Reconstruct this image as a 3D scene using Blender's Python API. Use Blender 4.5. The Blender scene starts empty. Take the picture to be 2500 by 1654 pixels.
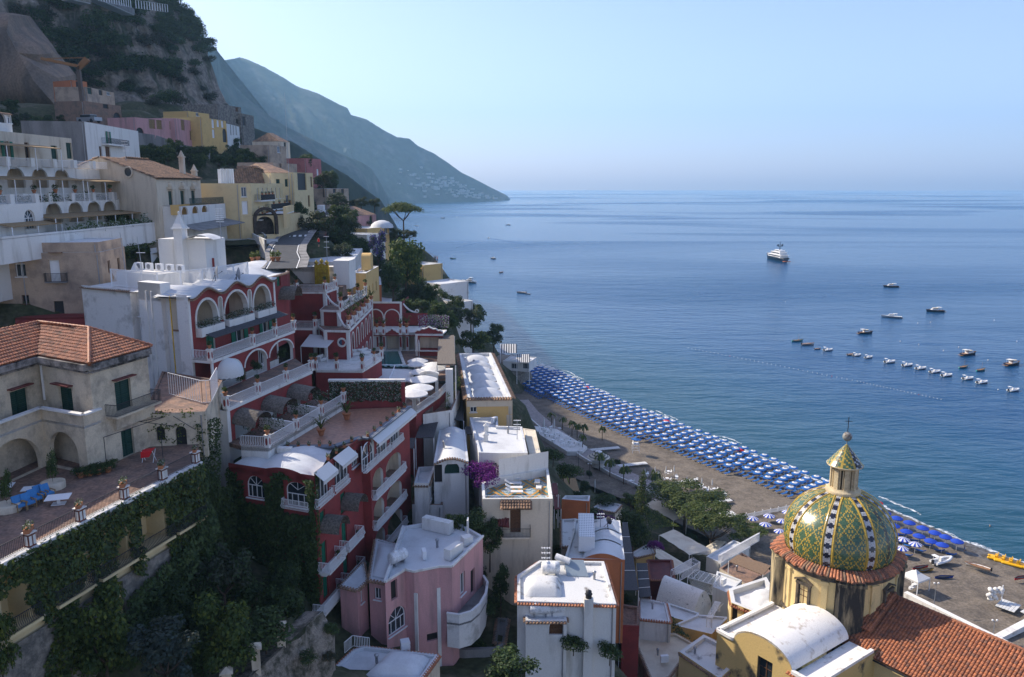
import bpy,math,random
from mathutils import Vector,Matrix,noise as mnoise
R_=math.radians
rnd=random.Random(7)
S=bpy.context.scene
COL=S.collection
CAMZ,F,PITCH=75.0,1944.0,math.atan(376/1944)
cd=bpy.data.cameras.new('camera');cam=bpy.data.objects.new('camera',cd);COL.objects.link(cam)
cam.location=(0,0,CAMZ);cam.rotation_euler=(R_(90)-PITCH,0,0)
cd.sensor_width=36;cd.lens=F/2500*36;cd.clip_start=.5;cd.clip_end=120000
S.camera=cam
SUN_EL,SUN_AZ=R_(38.5),R_(-63)
sdir=Vector((math.sin(SUN_AZ)*math.cos(SUN_EL),math.cos(SUN_AZ)*math.cos(SUN_EL),math.sin(SUN_EL)))
w=bpy.data.worlds.new('World');S.world=w;w.use_nodes=True
wn=w.node_tree.nodes;wl=w.node_tree.links
sky=wn.new('ShaderNodeTexSky');sky.sky_type='NISHITA';sky.sun_disc=False
sky.sun_elevation=SUN_EL;sky.sun_rotation=SUN_AZ
sky.altitude=50;sky.air_density=1.0;sky.dust_density=1.2;sky.ozone_density=3.4
wn['Background'].inputs[1].default_value=.14
tint=wn.new('ShaderNodeMix');tint.data_type='RGBA';tint.blend_type='MULTIPLY';tint.inputs[0].default_value=1;tint.inputs[7].default_value=(1.13,.945,1.0,1)
wl.new(sky.outputs[0],tint.inputs[6]);wl.new(tint.outputs[2],wn['Background'].inputs[0])
sl=bpy.data.lights.new('sun','SUN');sl.energy=4.2;sl.angle=R_(.5);sl.color=(1,.9,.76)
so=bpy.data.objects.new('sun',sl);COL.objects.link(so);so.location=(-300,200,400)
so.rotation_euler=(-sdir).to_track_quat('-Z','Y').to_euler()
S.view_settings.view_transform='Standard';S.view_settings.look='None'
S.view_settings.gamma=1;S.view_settings.exposure=.74;S.view_settings.use_curve_mapping=False
S.cycles.max_bounces=6;S.cycles.diffuse_bounces=3;S.cycles.glossy_bounces=2
S.cycles.transmission_bounces=2;S.cycles.volume_bounces=2;S.cycles.transparent_max_bounces=6
_c,_s=math.cos(PITCH),math.sin(PITCH)
def at(uv,y=None,z=None):
	a=(uv[0]-1250)/F;b=(827-uv[1])/F
	dx,dy,dz=a,_c+b*_s,-_s+b*_c
	t=y/dy if y is not None else(z-CAMZ)/dz
	return Vector((dx*t,dy*t,CAMZ+dz*t))
def on(uv,p0,p1):
	a=(uv[0]-1250)/F;b=(827-uv[1])/F
	d=Vector((a,_c+b*_s,-_s+b*_c))
	ex,ey=p1[0]-p0[0],p1[1]-p0[1];L=math.hypot(ex,ey);ex/=L;ey/=L
	nx,ny=ey,-ex
	t=(p0[0]*nx+p0[1]*ny)/(d.x*nx+d.y*ny)
	P=d*t
	return((P.x-p0[0])*ex+(P.y-p0[1])*ey,CAMZ+P.z)
def reg(ox,oy,k):return lambda x,y:(ox+x/k,oy+y/k)
R1=reg(0,0,3.733);R2=reg(0,380,3.733);R3=reg(0,760,3.733);R4=reg(0,1130,2.992)
R5=reg(500,160,3.563);R6=reg(400,560,3.733);R7=reg(500,900,3.92);R8=reg(500,1200,3.454)
S1=reg(850,500,4.9);S2=reg(850,750,4.238);S3=reg(950,1000,4.48);S4=reg(1000,1250,3.882)
S5=reg(1250,850,3.485);S6=reg(1400,1150,3.111);S7=reg(1700,1000,2.3975);S8=reg(1850,550,3.485)
U1=reg(1650,1200,3.453);U2=reg(2200,1230,3.697);U3=reg(1380,1080,4.612);U4=reg(880,560,7.84);U5=reg(660,640,7.129);U6=reg(900,720,6.535)
V1=reg(0,400,7.127);V2=reg(280,380,6.533)
T1=reg(0,200,7.128);T2=reg(640,400,6.535);T3=reg(500,420,7.127);T4=reg(1850,900,3.015)
MATS={}
def mat(name,col,rough=.8,col2=None,sc=.5,lo=.45,hi=.65,bump=0.,bsc=6.,spec=.3,metal=0.,streak=False,grain=.18,gsc=9.,rand=0.):
	if name in MATS:return MATS[name]
	m=bpy.data.materials.new(name);m.use_nodes=True;MATS[name]=m
	nt=m.node_tree;N=nt.nodes.new;L=nt.links.new
	b=nt.nodes['Principled BSDF']
	b.inputs['Roughness'].default_value=rough;b.inputs['Metallic'].default_value=metal
	b.inputs['Specular IOR Level'].default_value=spec
	g=N('ShaderNodeNewGeometry');pos=g.outputs['Position']
	cur=None
	rgb=N('ShaderNodeRGB');rgb.outputs[0].default_value=(*col,1);cur=rgb.outputs[0]
	if col2:
		n=N('ShaderNodeTexNoise');n.inputs['Scale'].default_value=sc;n.inputs['Detail'].default_value=7;n.inputs['Roughness'].default_value=.62
		if streak:
			mp=N('ShaderNodeMapping');mp.inputs['Scale'].default_value=(1,1,.16);L(pos,mp.inputs[0]);L(mp.outputs[0],n.inputs[0])
		else:L(pos,n.inputs[0])
		r=N('ShaderNodeMapRange');r.inputs[1].default_value=lo;r.inputs[2].default_value=hi;L(n.outputs[0],r.inputs[0])
		mx=N('ShaderNodeMix');mx.data_type='RGBA';L(r.outputs[0],mx.inputs[0]);L(cur,mx.inputs[6]);mx.inputs[7].default_value=(*col2,1);cur=mx.outputs[2]
	if grain:
		n=N('ShaderNodeTexNoise');n.inputs['Scale'].default_value=gsc;n.inputs['Detail'].default_value=3;L(pos,n.inputs[0])
		r=N('ShaderNodeMapRange');r.inputs[1].default_value=.3;r.inputs[2].default_value=.7;r.inputs[3].default_value=1-grain;r.inputs[4].default_value=1+grain;L(n.outputs[0],r.inputs[0])
		v=N('ShaderNodeVectorMath');v.operation='SCALE';L(cur,v.inputs[0]);L(r.outputs[0],v.inputs['Scale']);cur=v.outputs[0]
	if rand:
		oi=N('ShaderNodeObjectInfo');r=N('ShaderNodeMapRange');r.inputs[3].default_value=1-rand;r.inputs[4].default_value=1+rand;L(oi.outputs['Random'],r.inputs[0])
		v=N('ShaderNodeVectorMath');v.operation='SCALE';L(cur,v.inputs[0]);L(r.outputs[0],v.inputs['Scale']);cur=v.outputs[0]
	L(cur,b.inputs['Base Color'])
	if bump:
		n=N('ShaderNodeTexNoise');n.inputs['Scale'].default_value=bsc;n.inputs['Detail'].default_value=6;L(pos,n.inputs[0])
		bp=N('ShaderNodeBump');bp.inputs['Strength'].default_value=bump;bp.inputs['Distance'].default_value=.1;L(n.outputs[0],bp.inputs['Height']);L(bp.outputs[0],b.inputs['Normal'])
	return m
white=mat('white_plaster',(.71,.69,.64),.8,(.40,.375,.32),.9,.52,.78,streak=True,bump=.15,grain=.05)
whited=mat('weathered_white',(.72,.70,.66),.8,(.30,.28,.24),.55,.55,.78,bump=.2,grain=.06)
roofw=mat('white_roof',(.60,.61,.61),.65,(.40,.40,.40),.35,.48,.8,bump=.12,grain=.05)
roofd=mat('stained_white_roof',(.60,.60,.58),.65,(.15,.13,.11),.8,.58,.72,bump=.15,grain=.08)
red=mat('red_plaster',(.27,.045,.042),.8,(.18,.036,.034),.5,.42,.72,bump=.15,grain=.1)
cream=mat('cream_plaster',(.63,.54,.41),.85,(.36,.29,.21),.9,.5,.75,streak=True,bump=.15,grain=.06)
beige=mat('stained_beige_plaster',(.47,.35,.25),.9,(.22,.17,.14),.45,.45,.72,bump=.25,grain=.1)
oldw=mat('old_lime_plaster',(.64,.54,.39),.9,(.27,.225,.175),.55,.46,.72,bump=.3,grain=.1)
pink=mat('pink_plaster',(.58,.31,.30),.85,(.34,.21,.20),.8,.47,.74,streak=True,bump=.15,grain=.06)
yellow=mat('ochre_plaster',(.66,.44,.17),.85,(.50,.33,.14),.6,.5,.8,bump=.12,grain=.05)
lemon=mat('pale_yellow_plaster',(.70,.55,.30),.85,(.55,.42,.24),.6,.5,.8,bump=.12,grain=.05)
churchy=mat('weathered_church_plaster',(.72,.55,.26),.88,(.10,.085,.06),.42,.57,.66,bump=.25,grain=.08,streak=True)
churchd=mat('black_stained_plaster',(.52,.42,.24),.9,(.035,.033,.03),.5,.40,.56,bump=.3,grain=.1,streak=True)
orange=mat('orange_plaster',(.50,.17,.07),.85,(.38,.13,.06),.6,.45,.75,bump=.1,grain=.06)
grey=mat('grey_concrete',(.24,.23,.22),.9,(.12,.115,.11),.5,.45,.7,bump=.2,grain=.1,streak=True)
stone=mat('rubble_stone',(.27,.24,.20),.95,(.13,.12,.105),1.6,.4,.6,bump=.6,bsc=3,grain=.2)
tile=mat('terracotta_tile',(.41,.155,.07),.55,(.21,.085,.05),2.4,.42,.66,grain=.3,gsc=6,rand=.22)
tileo=mat('old_roof_tile',(.31,.185,.11),.8,(.15,.10,.07),1.2,.4,.62,grain=.25,gsc=6)
tiled=mat('dark_red_roofing',(.17,.04,.035),.6,(.11,.03,.03),1.,grain=.12)
terr=mat('terracotta_pot',(.42,.17,.08),.8,(.3,.12,.06),4,grain=.1)
paver=mat('brick_paving',(.27,.165,.115),.8,(.17,.115,.09),.8,.4,.6,grain=.3,gsc=5)
wood=mat('brown_wood',(.14,.065,.03),.6,(.09,.04,.02),6,grain=.2)
woodl=mat('cane_matting',(.33,.22,.11),.9,(.22,.145,.075),6,grain=.3,gsc=20)
reed=mat('grey_reed_matting',(.19,.16,.13),.9,(.10,.085,.07),5,.4,.6,grain=.35,gsc=18)
reedd=mat('dark_slat_matting',(.085,.08,.085),.8,(.05,.05,.055),5,.4,.6,grain=.3,gsc=18)
green=mat('green_shutter_paint',(.012,.15,.085),.5,grain=.1)
greend=mat('dark_green_shutter_paint',(.012,.05,.037),.5,grain=.12)
glass=mat('window_glass',(.025,.032,.04),.08,spec=.6,grain=0)
glassb=mat('blue_window_glass',(.05,.09,.14),.1,spec=.6,grain=0)
iron=mat('dark_iron',(.035,.035,.04),.55,grain=.1)
wmetal=mat('white_painted_metal',(.78,.78,.77),.45,grain=.04)
gmetal=mat('grey_metal',(.35,.36,.38),.4,metal=.6,grain=.05)
blackm=mat('black_plastic',(.02,.02,.022),.5,grain=0)
fabw=mat('white_canvas',(.66,.65,.62),.85,grain=.04)
fabb=mat('blue_canvas',(.015,.105,.34),.8,grain=.06)
fabn=mat('royal_blue_canvas',(.012,.055,.40),.8,grain=.06)
fabr=mat('red_canvas',(.62,.02,.025),.8,grain=.06)
fabc=mat('cream_canvas',(.64,.58,.46),.9,(.55,.48,.37),.6,grain=.05)
asph=mat('asphalt',(.05,.052,.056),.85,(.07,.07,.072),1.,bump=.1,grain=.15)
paint=mat('road_paint',(.7,.7,.68),.7,(.4,.4,.4),3,.55,.7)
soil=mat('garden_soil',(.07,.055,.035),1,(.04,.045,.02),.7,.4,.6,bump=.4,grain=.25)
bark=mat('tree_bark',(.10,.07,.05),.95,(.05,.038,.03),4,bump=.4,grain=.2)
def leafm(name,c,c2,rough=.6,sc=1.2):
	m=mat(name,c,rough,c2,sc,.38,.62,spec=.35,grain=.45,gsc=3.5,rand=.14)
	b=m.node_tree.nodes['Principled BSDF'];b.inputs['Subsurface Weight'].default_value=0
	b.inputs['Transmission Weight'].default_value=0
	nt=m.node_tree;tr=nt.nodes.new('ShaderNodeBsdfTranslucent');ad=nt.nodes.new('ShaderNodeMixShader');ad.inputs[0].default_value=.42
	src=b.inputs['Base Color'].links[0].from_socket
	nt.links.new(src,tr.inputs[0]);nt.links.new(b.outputs[0],ad.inputs[1]);nt.links.new(tr.outputs[0],ad.inputs[2])
	nt.links.new(ad.outputs[0],nt.nodes['Material Output'].inputs[0])
	return m
lf_dark=leafm('dark_green_leaves',(.058,.094,.030),(.030,.056,.018))
lf_mid=leafm('mid_green_leaves',(.085,.125,.030),(.045,.080,.020))
lf_yel=leafm('yellow_green_leaves',(.17,.19,.028),(.09,.13,.025))
lf_oliv=leafm('olive_leaves',(.075,.088,.052),(.045,.056,.032))
lf_blue=leafm('blue_grey_needles',(.075,.105,.085),(.04,.065,.055))
lf_brown=leafm('brown_green_leaves',(.07,.062,.025),(.04,.045,.018))
lf_pine=leafm('pine_needles',(.15,.18,.042),(.075,.105,.025))
lf_ivy=leafm('ivy_leaves',(.085,.125,.034),(.045,.078,.022),.5)
lf_purp=leafm('violet_flowers',(.10,.075,.30),(.05,.06,.09))
lf_mag=leafm('magenta_bracts',(.20,.018,.22),(.12,.012,.16))
lf_wht=leafm('white_flowers',(.6,.6,.55),(.05,.08,.03),sc=4)
lf_dry=leafm('dry_scrub',(.10,.085,.045),(.05,.052,.025))
class MB:
	def __init__(s):s.v=[];s.f=[];s.m=[];s.sm=[]
	def add(s,vs,fs,mi=0,smooth=False):
		o=len(s.v);s.v.extend([tuple(p)for p in vs])
		for f in fs:s.f.append([o+i for i in f]);s.m.append(mi);s.sm.append(smooth)
		return s
	def poly(s,pts,mi=0):return s.add(pts,[range(len(pts))],mi)
	def prism(s,xy,z0,z1,mi=0,cap=None,bot=True):
		n=len(xy);vs=[(p[0],p[1],z0)for p in xy]+[(p[0],p[1],z1)for p in xy]
		s.add(vs,[[i,(i+1)%n,n+(i+1)%n,n+i]for i in range(n)],mi)
		s.add(vs[n:],[range(n)],mi if cap is None else cap)
		if bot:s.add(vs[:n],[range(n-1,-1,-1)],mi)
		return s
	def box(s,c,sz,rot=0,mi=0,base=False):
		x,y,z=sz[0]/2,sz[1]/2,sz[2];zz=(0,z)if base else(-z/2,z/2)
		cs,sn=math.cos(rot),math.sin(rot)
		vs=[(c[0]+a*x*cs-b*y*sn,c[1]+a*x*sn+b*y*cs,c[2]+q)for q in zz for a,b in((-1,-1),(1,-1),(1,1),(-1,1))]
		return s.add(vs,[(0,3,2,1),(4,5,6,7),(0,1,5,4),(1,2,6,5),(2,3,7,6),(3,0,4,7)],mi)
	def beam(s,p,q,wd,h,mi=0,up=None):
		p=Vector(p);q=Vector(q);d=q-p
		if d.length<1e-6:return s
		d.normalize()
		u=Vector(up)if up else(Vector((0,0,1))if abs(d.z)<.95 else Vector((0,1,0)))
		r=d.cross(u).normalized();u=r.cross(d).normalized()
		vs=[e+r*a*wd/2+u*b*h/2 for e in(p,q)for a,b in((-1,-1),(1,-1),(1,1),(-1,1))]
		return s.add(vs,[(0,1,2,3),(7,6,5,4),(0,4,5,1),(1,5,6,2),(2,6,7,3),(3,7,4,0)],mi)
	def tube(s,p,q,r0,r1=None,n=6,mi=0,cap=True):
		r1=r0 if r1 is None else r1
		p=Vector(p);q=Vector(q);d=(q-p).normalized()
		u=Vector((0,0,1))if abs(d.z)<.9 else Vector((1,0,0))
		a=d.cross(u).normalized();b=d.cross(a)
		vs=[]
		for e,r in((p,r0),(q,r1)):
			for i in range(n):
				t=2*math.pi*i/n;vs.append(e+a*math.cos(t)*r+b*math.sin(t)*r)
		s.add(vs,[(i,(i+1)%n,n+(i+1)%n,n+i)for i in range(n)],mi,n>5)
		if cap:s.add(vs[:n],[range(n-1,-1,-1)],mi);s.add(vs[n:],[range(n)],mi)
		return s
	def lathe(s,c,prof,n=16,mi=0,ph=0,smooth=True,cap=True):
		vs=[]
		for r,z in prof:
			for i in range(n):
				t=ph+2*math.pi*i/n;vs.append((c[0]+r*math.cos(t),c[1]+r*math.sin(t),c[2]+z))
		fs=[(k*n+i,k*n+(i+1)%n,(k+1)*n+(i+1)%n,(k+1)*n+i)for k in range(len(prof)-1)for i in range(n)]
		s.add(vs,fs,mi,smooth)
		if cap:s.add(vs[-n:],[range(n)],mi);s.add(vs[:n],[range(n-1,-1,-1)],mi)
		return s
	def ball(s,c,r,n=10,mi=0,sz=1.):
		return s.lathe(c,[(r*math.sin(math.pi*k/6)+1e-3,-r*sz*math.cos(math.pi*k/6))for k in range(7)],n,mi)
	def grid(s,pts,nu,nv,mi=0,smooth=True):
		return s.add(pts,[(j*nu+i,j*nu+i+1,(j+1)*nu+i+1,(j+1)*nu+i)for j in range(nv-1)for i in range(nu-1)],mi,smooth)
	def mesh(s,name,mats,off=(0,0,0)):
		me=bpy.data.meshes.new(name)
		me.from_pydata([(p[0]-off[0],p[1]-off[1],p[2]-off[2])for p in s.v],[],s.f)
		for m in(mats if isinstance(mats,(list,tuple))else[mats]):me.materials.append(m)
		me.polygons.foreach_set('material_index',s.m);me.polygons.foreach_set('use_smooth',s.sm)
		me.update();return me
	def build(s,name,mats,parent=None,off=None):
		off=off if off is not None else(parent_loc(parent)if parent else(0,0,0))
		return obj(name,s.mesh(name,mats,off),parent)
def parent_loc(p):
	L=Vector(p.location)
	while p.parent:p=p.parent;L=L+Vector(p.location)
	return L
def obj(name,me,parent=None,loc=None,rz=0):
	o=bpy.data.objects.new(name,me);COL.objects.link(o)
	if parent:o.parent=parent
	if loc is not None:o.location=loc
	if rz:o.rotation_euler=(0,0,rz)
	return o
def tag(o,label=None,cat=None,group=None,kind=None):
	if label:o['label']=label
	if cat:o['category']=cat
	if group:o['group']=group
	if kind:o['kind']=kind
	return o
def thing(name,label,cat,loc=(0,0,0),rz=0,group=None):
	o=bpy.data.objects.new(name,None);COL.objects.link(o);o.empty_display_size=.3
	o.location=loc;o.rotation_euler=(0,0,rz);return tag(o,label,cat,group)
def dup(o,parent=None):
	c=o.copy();COL.objects.link(c)
	if parent is not None:c.parent=parent
	for k in o.children:dup(k,c)
	return c
def place(proto,loc,rz=0,sc=1,label=None,group=None):
	c=dup(proto);c.location=loc;c.rotation_euler=(0,0,rz);c.scale=sc if isinstance(sc,(tuple,list))else(sc,)*3
	if label:c['label']=label
	if group:c['group']=group
	return c
PROTOS=[]
def hide_proto(o):PROTOS.append(o)
ORD=['first','second','third','fourth','fifth','sixth','seventh','eighth','ninth','tenth','eleventh','twelfth','thirteenth','fourteenth','fifteenth','sixteenth','seventeenth','eighteenth','nineteenth','twentieth']
TEN={20:'twenty',30:'thirty',40:'forty',50:'fifty',60:'sixty',70:'seventy',80:'eighty',90:'ninety'}
def ordw(i):
	if i<20:return ORD[i]
	n=i+1
	if n%10==0:return TEN[n][:-1]+'ieth'
	return TEN[n//10*10]+'-'+ORD[n%10-1]
def wall(mb,p0,p1,z0,z1,ops=(),t=.25,mi=0,ri=None,top=None):
	"""p0->p1 with the outside on the right-hand side; ops: (s0,s1,zb,zt,arch)"""
	ri=mi if ri is None else ri
	ex,ey=p1[0]-p0[0],p1[1]-p0[1];L=math.hypot(ex,ey);ex/=L;ey/=L;nx,ny=ey,-ex
	def P(s,z,d=0):return(p0[0]+ex*s-nx*d,p0[1]+ey*s-ny*d,z)
	ops=[(max(.02,o[0]),min(L-.02,o[1]),max(z0+.02,o[2]),min(z1-.02,o[3]),o[4])for o in ops if o[1]>.05 and o[0]<L-.05 and o[3]>z0+.05 and o[2]<z1-.05]
	ss=sorted({0,L,*[o[0]for o in ops],*[o[1]for o in ops]});zs=sorted({z0,z1,*[o[2]for o in ops],*[o[3]for o in ops]})
	for i in range(len(ss)-1):
		for j in range(len(zs)-1):
			cs,cz=(ss[i]+ss[i+1])/2,(zs[j]+zs[j+1])/2
			if ss[i+1]-ss[i]<1e-5 or zs[j+1]-zs[j]<1e-5:continue
			if any(o[0]<cs<o[1]and o[2]<cz<o[3]for o in ops):continue
			mb.poly([P(ss[i],zs[j]),P(ss[i+1],zs[j]),P(ss[i+1],zs[j+1]),P(ss[i],zs[j+1])],mi)
	for a,b,zb,zt,arch in ops:
		if arch:
			hw=(b-a)/2;rise=min(hw,(zt-zb)*.8)if arch is True else arch
			n=12;pts=[((a+b)/2-hw*math.cos(math.pi*k/n),zt-rise+rise*math.sin(math.pi*k/n))for k in range(n+1)]
			h=n//2
			for k in range(n):
				c=(a,zt)if k<h else(b,zt)
				mb.poly([P(*c),P(*pts[k]),P(*pts[k+1])][::-1],mi)
				mb.poly([P(*pts[k]),P(*pts[k+1]),P(*pts[k+1],t),P(*pts[k],t)],ri)
			zl=zt-rise
		else:
			zl=zt;mb.poly([P(a,zt),P(b,zt),P(b,zt,t),P(a,zt,t)],ri)
		mb.poly([P(a,zb),P(a,zl),P(a,zl,t),P(a,zb,t)],ri);mb.poly([P(b,zl),P(b,zb),P(b,zb,t),P(b,zl,t)],ri)
		mb.poly([P(b,zb),P(a,zb),P(a,zb,t),P(b,zb,t)],ri)
WC={}
def arch_pts(w,h,arch,n=10):
	if not arch:return[(-w/2,0),(w/2,0),(w/2,h),(-w/2,h)]
	r=min(w/2,h*.8)if arch is True else arch
	return[(-w/2,0),(w/2,0)]+[(w/2*math.cos(math.pi*k/n),h-r+r*math.sin(math.pi*k/n))for k in range(n+1)]
def slab(mb,pts,y0,y1,mi):
	n=len(pts);vs=[(x,y0,z)for x,z in pts]+[(x,y1,z)for x,z in pts]
	mb.add(vs,[list(range(n)),list(range(2*n-1,n-1,-1))]+[(i,n+i,n+(i+1)%n,(i+1)%n)for i in range(n)],mi)
def win_meshes(kind,w,h,arch):
	key=(kind,round(w,1),round(h,1),arch if arch in(True,False,None,0)else round(arch,1))
	if key in WC:return WC[key]
	f=MB();g=MB();r=[]
	w=max(.3,key[1]);h=max(.3,key[2])
	e=.07
	if kind in('win','winb','winw','french'):
		fm={'win':wmetal,'winb':wmetal,'winw':wood,'french':wmetal}[kind]
		slab(g,arch_pts(w,h,arch),.045,.06,0)
		f.box((-w/2+e/2,0,h/2),(e,.08,h));f.box((w/2-e/2,0,h/2),(e,.08,h));f.box((0,0,e/2),(w-2*e-.004,.08,e))
		zr=h-(min(w/2,h*.8)if arch else e)
		f.box((0,0,zr),(w-2*e-.004,.07,e));f.box((0,.005,(zr+e)/2),(e*.9,.06,zr-e-.05))
		f.box((0,-.24,-.05),(w+.22,.2,.09))
		if w>1.5:
			for sx in(-1,1):f.box((sx*w*.27,.005,(zr+e)/2),(e*.8,.055,zr-e-.05))
		if arch:
			n=10;rr=min(w/2,h*.8)if arch is True else arch
			for k in range(n):
				p=[Vector((math.cos(math.pi*(k+j)/n)*(w/2-e/2),0,h-rr+math.sin(math.pi*(k+j)/n)*(rr-e/2)))for j in(0,1)]
				f.beam(p[0],p[1],e,e,0,(0,1,0))
			for a in(.25,.5,.75):f.beam((0,0,h-rr),(math.cos(math.pi*a)*(w/2-e),0,h-rr+math.sin(math.pi*a)*(rr-e)),e*.6,e*.6,0,(0,1,0))
		else:f.box((0,0,h-e/2),(w-.004,.075,e))
		r=[('window',f.mesh('window',fm),[('pane',g.mesh('pane',glassb if kind=='winb' else glass))])]
	elif kind in('green','greend','brown','blind'):
		c={'green':green,'greend':greend,'brown':wood,'blind':woodl}[kind]
		pts=arch_pts(w,h,arch);slab(f,pts,.03,.05,0)
		hh=h if not arch else h-min(w/2,h*.8)*.35
		for sx in(-1,1):
			x0,x1=(sx*.015,sx*(w/2-.02));xc=(x0+x1)/2;ww=abs(x1-x0)
			f.box((x0+sx*.03,0,hh/2),(.06,.06,hh-.04));f.box((x1-sx*.03,0,hh/2),(.06,.06,hh-.04))
			for zz in(.06,hh*.45,hh-.08):f.box((xc,0,zz),(ww-.13,.055,.08))
			k=int(hh/.16)
			for i in range(1,k):
				z=hh*i/k
				if abs(z-hh*.45)>.08:f.box((xc,.012,z),(ww-.14,.03,.07))
		r=[('shutter',f.mesh('shutter',c),[])]
	elif kind=='open':
		slab(g,arch_pts(w,h,arch),.1,.12,0)
		f.box((0,.06,h/2),(.07,.06,h));f.box((0,.06,h*.97),(w-.01,.06,.06))
		r=[('window',f.mesh('window',wmetal),[('pane',g.mesh('pane',glass))])]
		for sx in(-1,1):
			q=MB();q.box((sx*(w/2+w*.24),-.09-.25,h/2),(w*.44,.05,h-.04))
			for i in range(1,int(h/.2)):q.box((sx*(w/2+w*.24),-.12-.25,h*i/int(h/.2)),(w*.36,.03,.08))
			r.append(('shutter',q.mesh('shutter',green),[]))
	elif kind in('dark','door','wdoor'):
		slab(f,arch_pts(w,h,arch),.02,.06,0)
		c={'dark':blackm,'door':wood,'wdoor':wmetal}[kind]
		if kind!='dark':
			for sx in(-.25,.25):
				for z in(.28,.7):f.box((sx*w,.012,h*z*.95),(w*.36,.03,h*.32))
			f.ball((w*.05,-.01,h*.45),.04,6)
		r=[('door' if kind!='dark' else 'opening',f.mesh('door',c),[])]
	WC[key]=r;return r
def put_windows(T,p0,p1,items,t=.22):
	ex,ey=p1[0]-p0[0],p1[1]-p0[1];L=math.hypot(ex,ey);ex/=L;ey/=L;nx,ny=ey,-ex
	off=parent_loc(T)
	for s0,s1,zb,zt,arch,kind in items:
		s=(s0+s1)/2
		for nm,me,subs in win_meshes(kind,s1-s0,zt-zb,arch):
			o=obj(nm,me,T,(p0[0]+ex*s-nx*t-off[0],p0[1]+ey*s-ny*t-off[1],zb-off[2]),math.atan2(ey,ex))
			for sn,sm in subs:obj(sn,sm,o)
def ccw(p):
	a=sum(p[i][0]*p[(i+1)%len(p)][1]-p[(i+1)%len(p)][0]*p[i][1]for i in range(len(p)))
	return list(p)if a>0 else list(p)[::-1]
class House:
	"""flat-topped house over footprint pts (world xy, any order kept counter-clockwise)"""
	def __init__(s,name,label,cat,pts,z0,z1,wallm,roofm=None,par=.45,pw=.25,group=None,trim=None,T=None):
		s.pts=ccw([(p[0],p[1])for p in pts]);s.z0,s.z1=z0,z1;s.wm=wallm;s.roofm=roofm or roofw;s.par=par;s.pw=pw
		cx=sum(p[0]for p in s.pts)/len(s.pts);cy=sum(p[1]for p in s.pts)/len(s.pts)
		s.T=T or thing(name,label,cat,(cx,cy,z0),0,group);s.c=(cx,cy)
		s.ops={};s.items={};s.trim=trim;s.edgem={}
	def edge(s,i):n=len(s.pts);return s.pts[i%n],s.pts[(i+1)%n]
	def near(s,uv):
		best=None
		for i in range(len(s.pts)):
			p0,p1=s.edge(i);nx,ny=p1[1]-p0[1],-(p1[0]-p0[0])
			if nx*p0[0]+ny*p0[1]>=0:continue
			L=math.hypot(p1[0]-p0[0],p1[1]-p0[1]);q,z=on(uv,p0,p1)
			if-.3<q<L+.3 and s.z0-2<z<s.z1+1:
				d=math.hypot(p0[0]+(p1[0]-p0[0])*q/L,p0[1]+(p1[1]-p0[1])*q/L)
				if best is None or d<best[0]:best=(d,i,q,z)
		return best
	def win(s,uv,w,h,kind='win',arch=False):
		b=s.near(uv)
		if not b:return s
		return s.win_at(b[1],b[2],b[3],w,h,kind,arch)
	def win_at(s,i,q,z,w,h,kind='win',arch=False):
		p0,p1=s.edge(i);L=math.hypot(p1[0]-p0[0],p1[1]-p0[1])
		q=min(max(q,w/2+.06),L-w/2-.06);z=max(z,s.z0+.04)
		for o in s.items.get(i%len(s.pts),[]):
			if o[0]-.05<q+w/2 and q-w/2<o[1]+.05 and o[2]-.05<z+h and z<o[3]+.05:return s
		s.items.setdefault(i%len(s.pts),[]).append((q-w/2,q+w/2,z,min(z+h,s.z1-.1),arch,kind));return s
	def row(s,i,n,z,w,h,kind='win',arch=False,m=.1):
		p0,p1=s.edge(i);L=math.hypot(p1[0]-p0[0],p1[1]-p0[1])
		for k in range(n):s.win_at(i,L*(m+(1-2*m)*(k+.5)/n),z,w,h,kind,arch)
		return s
	def done(s,roof=True,eave=None):
		mb=MB();n=len(s.pts)
		for i in range(n):
			p0,p1=s.edge(i);d=Vector(p1)-Vector(p0);L=d.length
			if L>5 and d.y/L>.75 and s.z1-s.z0>5 and not s.items.get(i):
				for q in range(int((s.z1-s.z0-1)/3.2)):
					if q<3:s.row(i,max(2,int(L/4.5)),s.z1-2.7-3.2*q,.9,1.5,('greend','win','brown')[(i+q)%3])
			if L>3 and d.x/L>.5:
				dp=MB();c=Vector(p0)+d*(1-.35/L);o_=Vector((d.y,-d.x))/L*.07;dp.tube((c.x+o_.x,c.y+o_.y,s.z0),(c.x+o_.x,c.y+o_.y,s.z1-.3),.055,n=6);dp.build('drainpipe',gmetal,s.T)
			it=s.items.get(i,[])
			wall(mb,p0,p1,s.z0,s.z1,[o[:5]for o in it],.25,s.edgem.get(i,0))
			put_windows(s.T,p0,p1,it)
		mb.build('wall',s.wm if isinstance(s.wm,(list,tuple))else[s.wm],s.T)
		if roof:
			r=MB();inn=inset(s.pts,s.pw);zt=s.z1;zf=zt-s.par
			for i in range(n):
				j=(i+1)%n
				r.add([(*s.pts[i],zt),(*s.pts[j],zt),(*inn[j],zt),(*inn[i],zt)],[(0,1,2,3)])
				r.add([(*inn[i],zt),(*inn[j],zt),(*inn[j],zf),(*inn[i],zf)],[(0,1,2,3)])
			r.poly([(*p,zf)for p in inn]);r.build('roof',s.roofm,s.T)
		if eave:s.eave(eave)
		return s
	def eave(s,m=None,edges=None,z=None,out=.22,pitch=.3):
		mb=MB();z=s.z1-.12 if z is None else z
		for i in(edges if edges is not None else range(len(s.pts))):
			p0,p1=s.edge(i);tile_row(mb,p0,p1,z,out,pitch)
		return mb.build('eave_tiles',m or tile,s.T)
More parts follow.
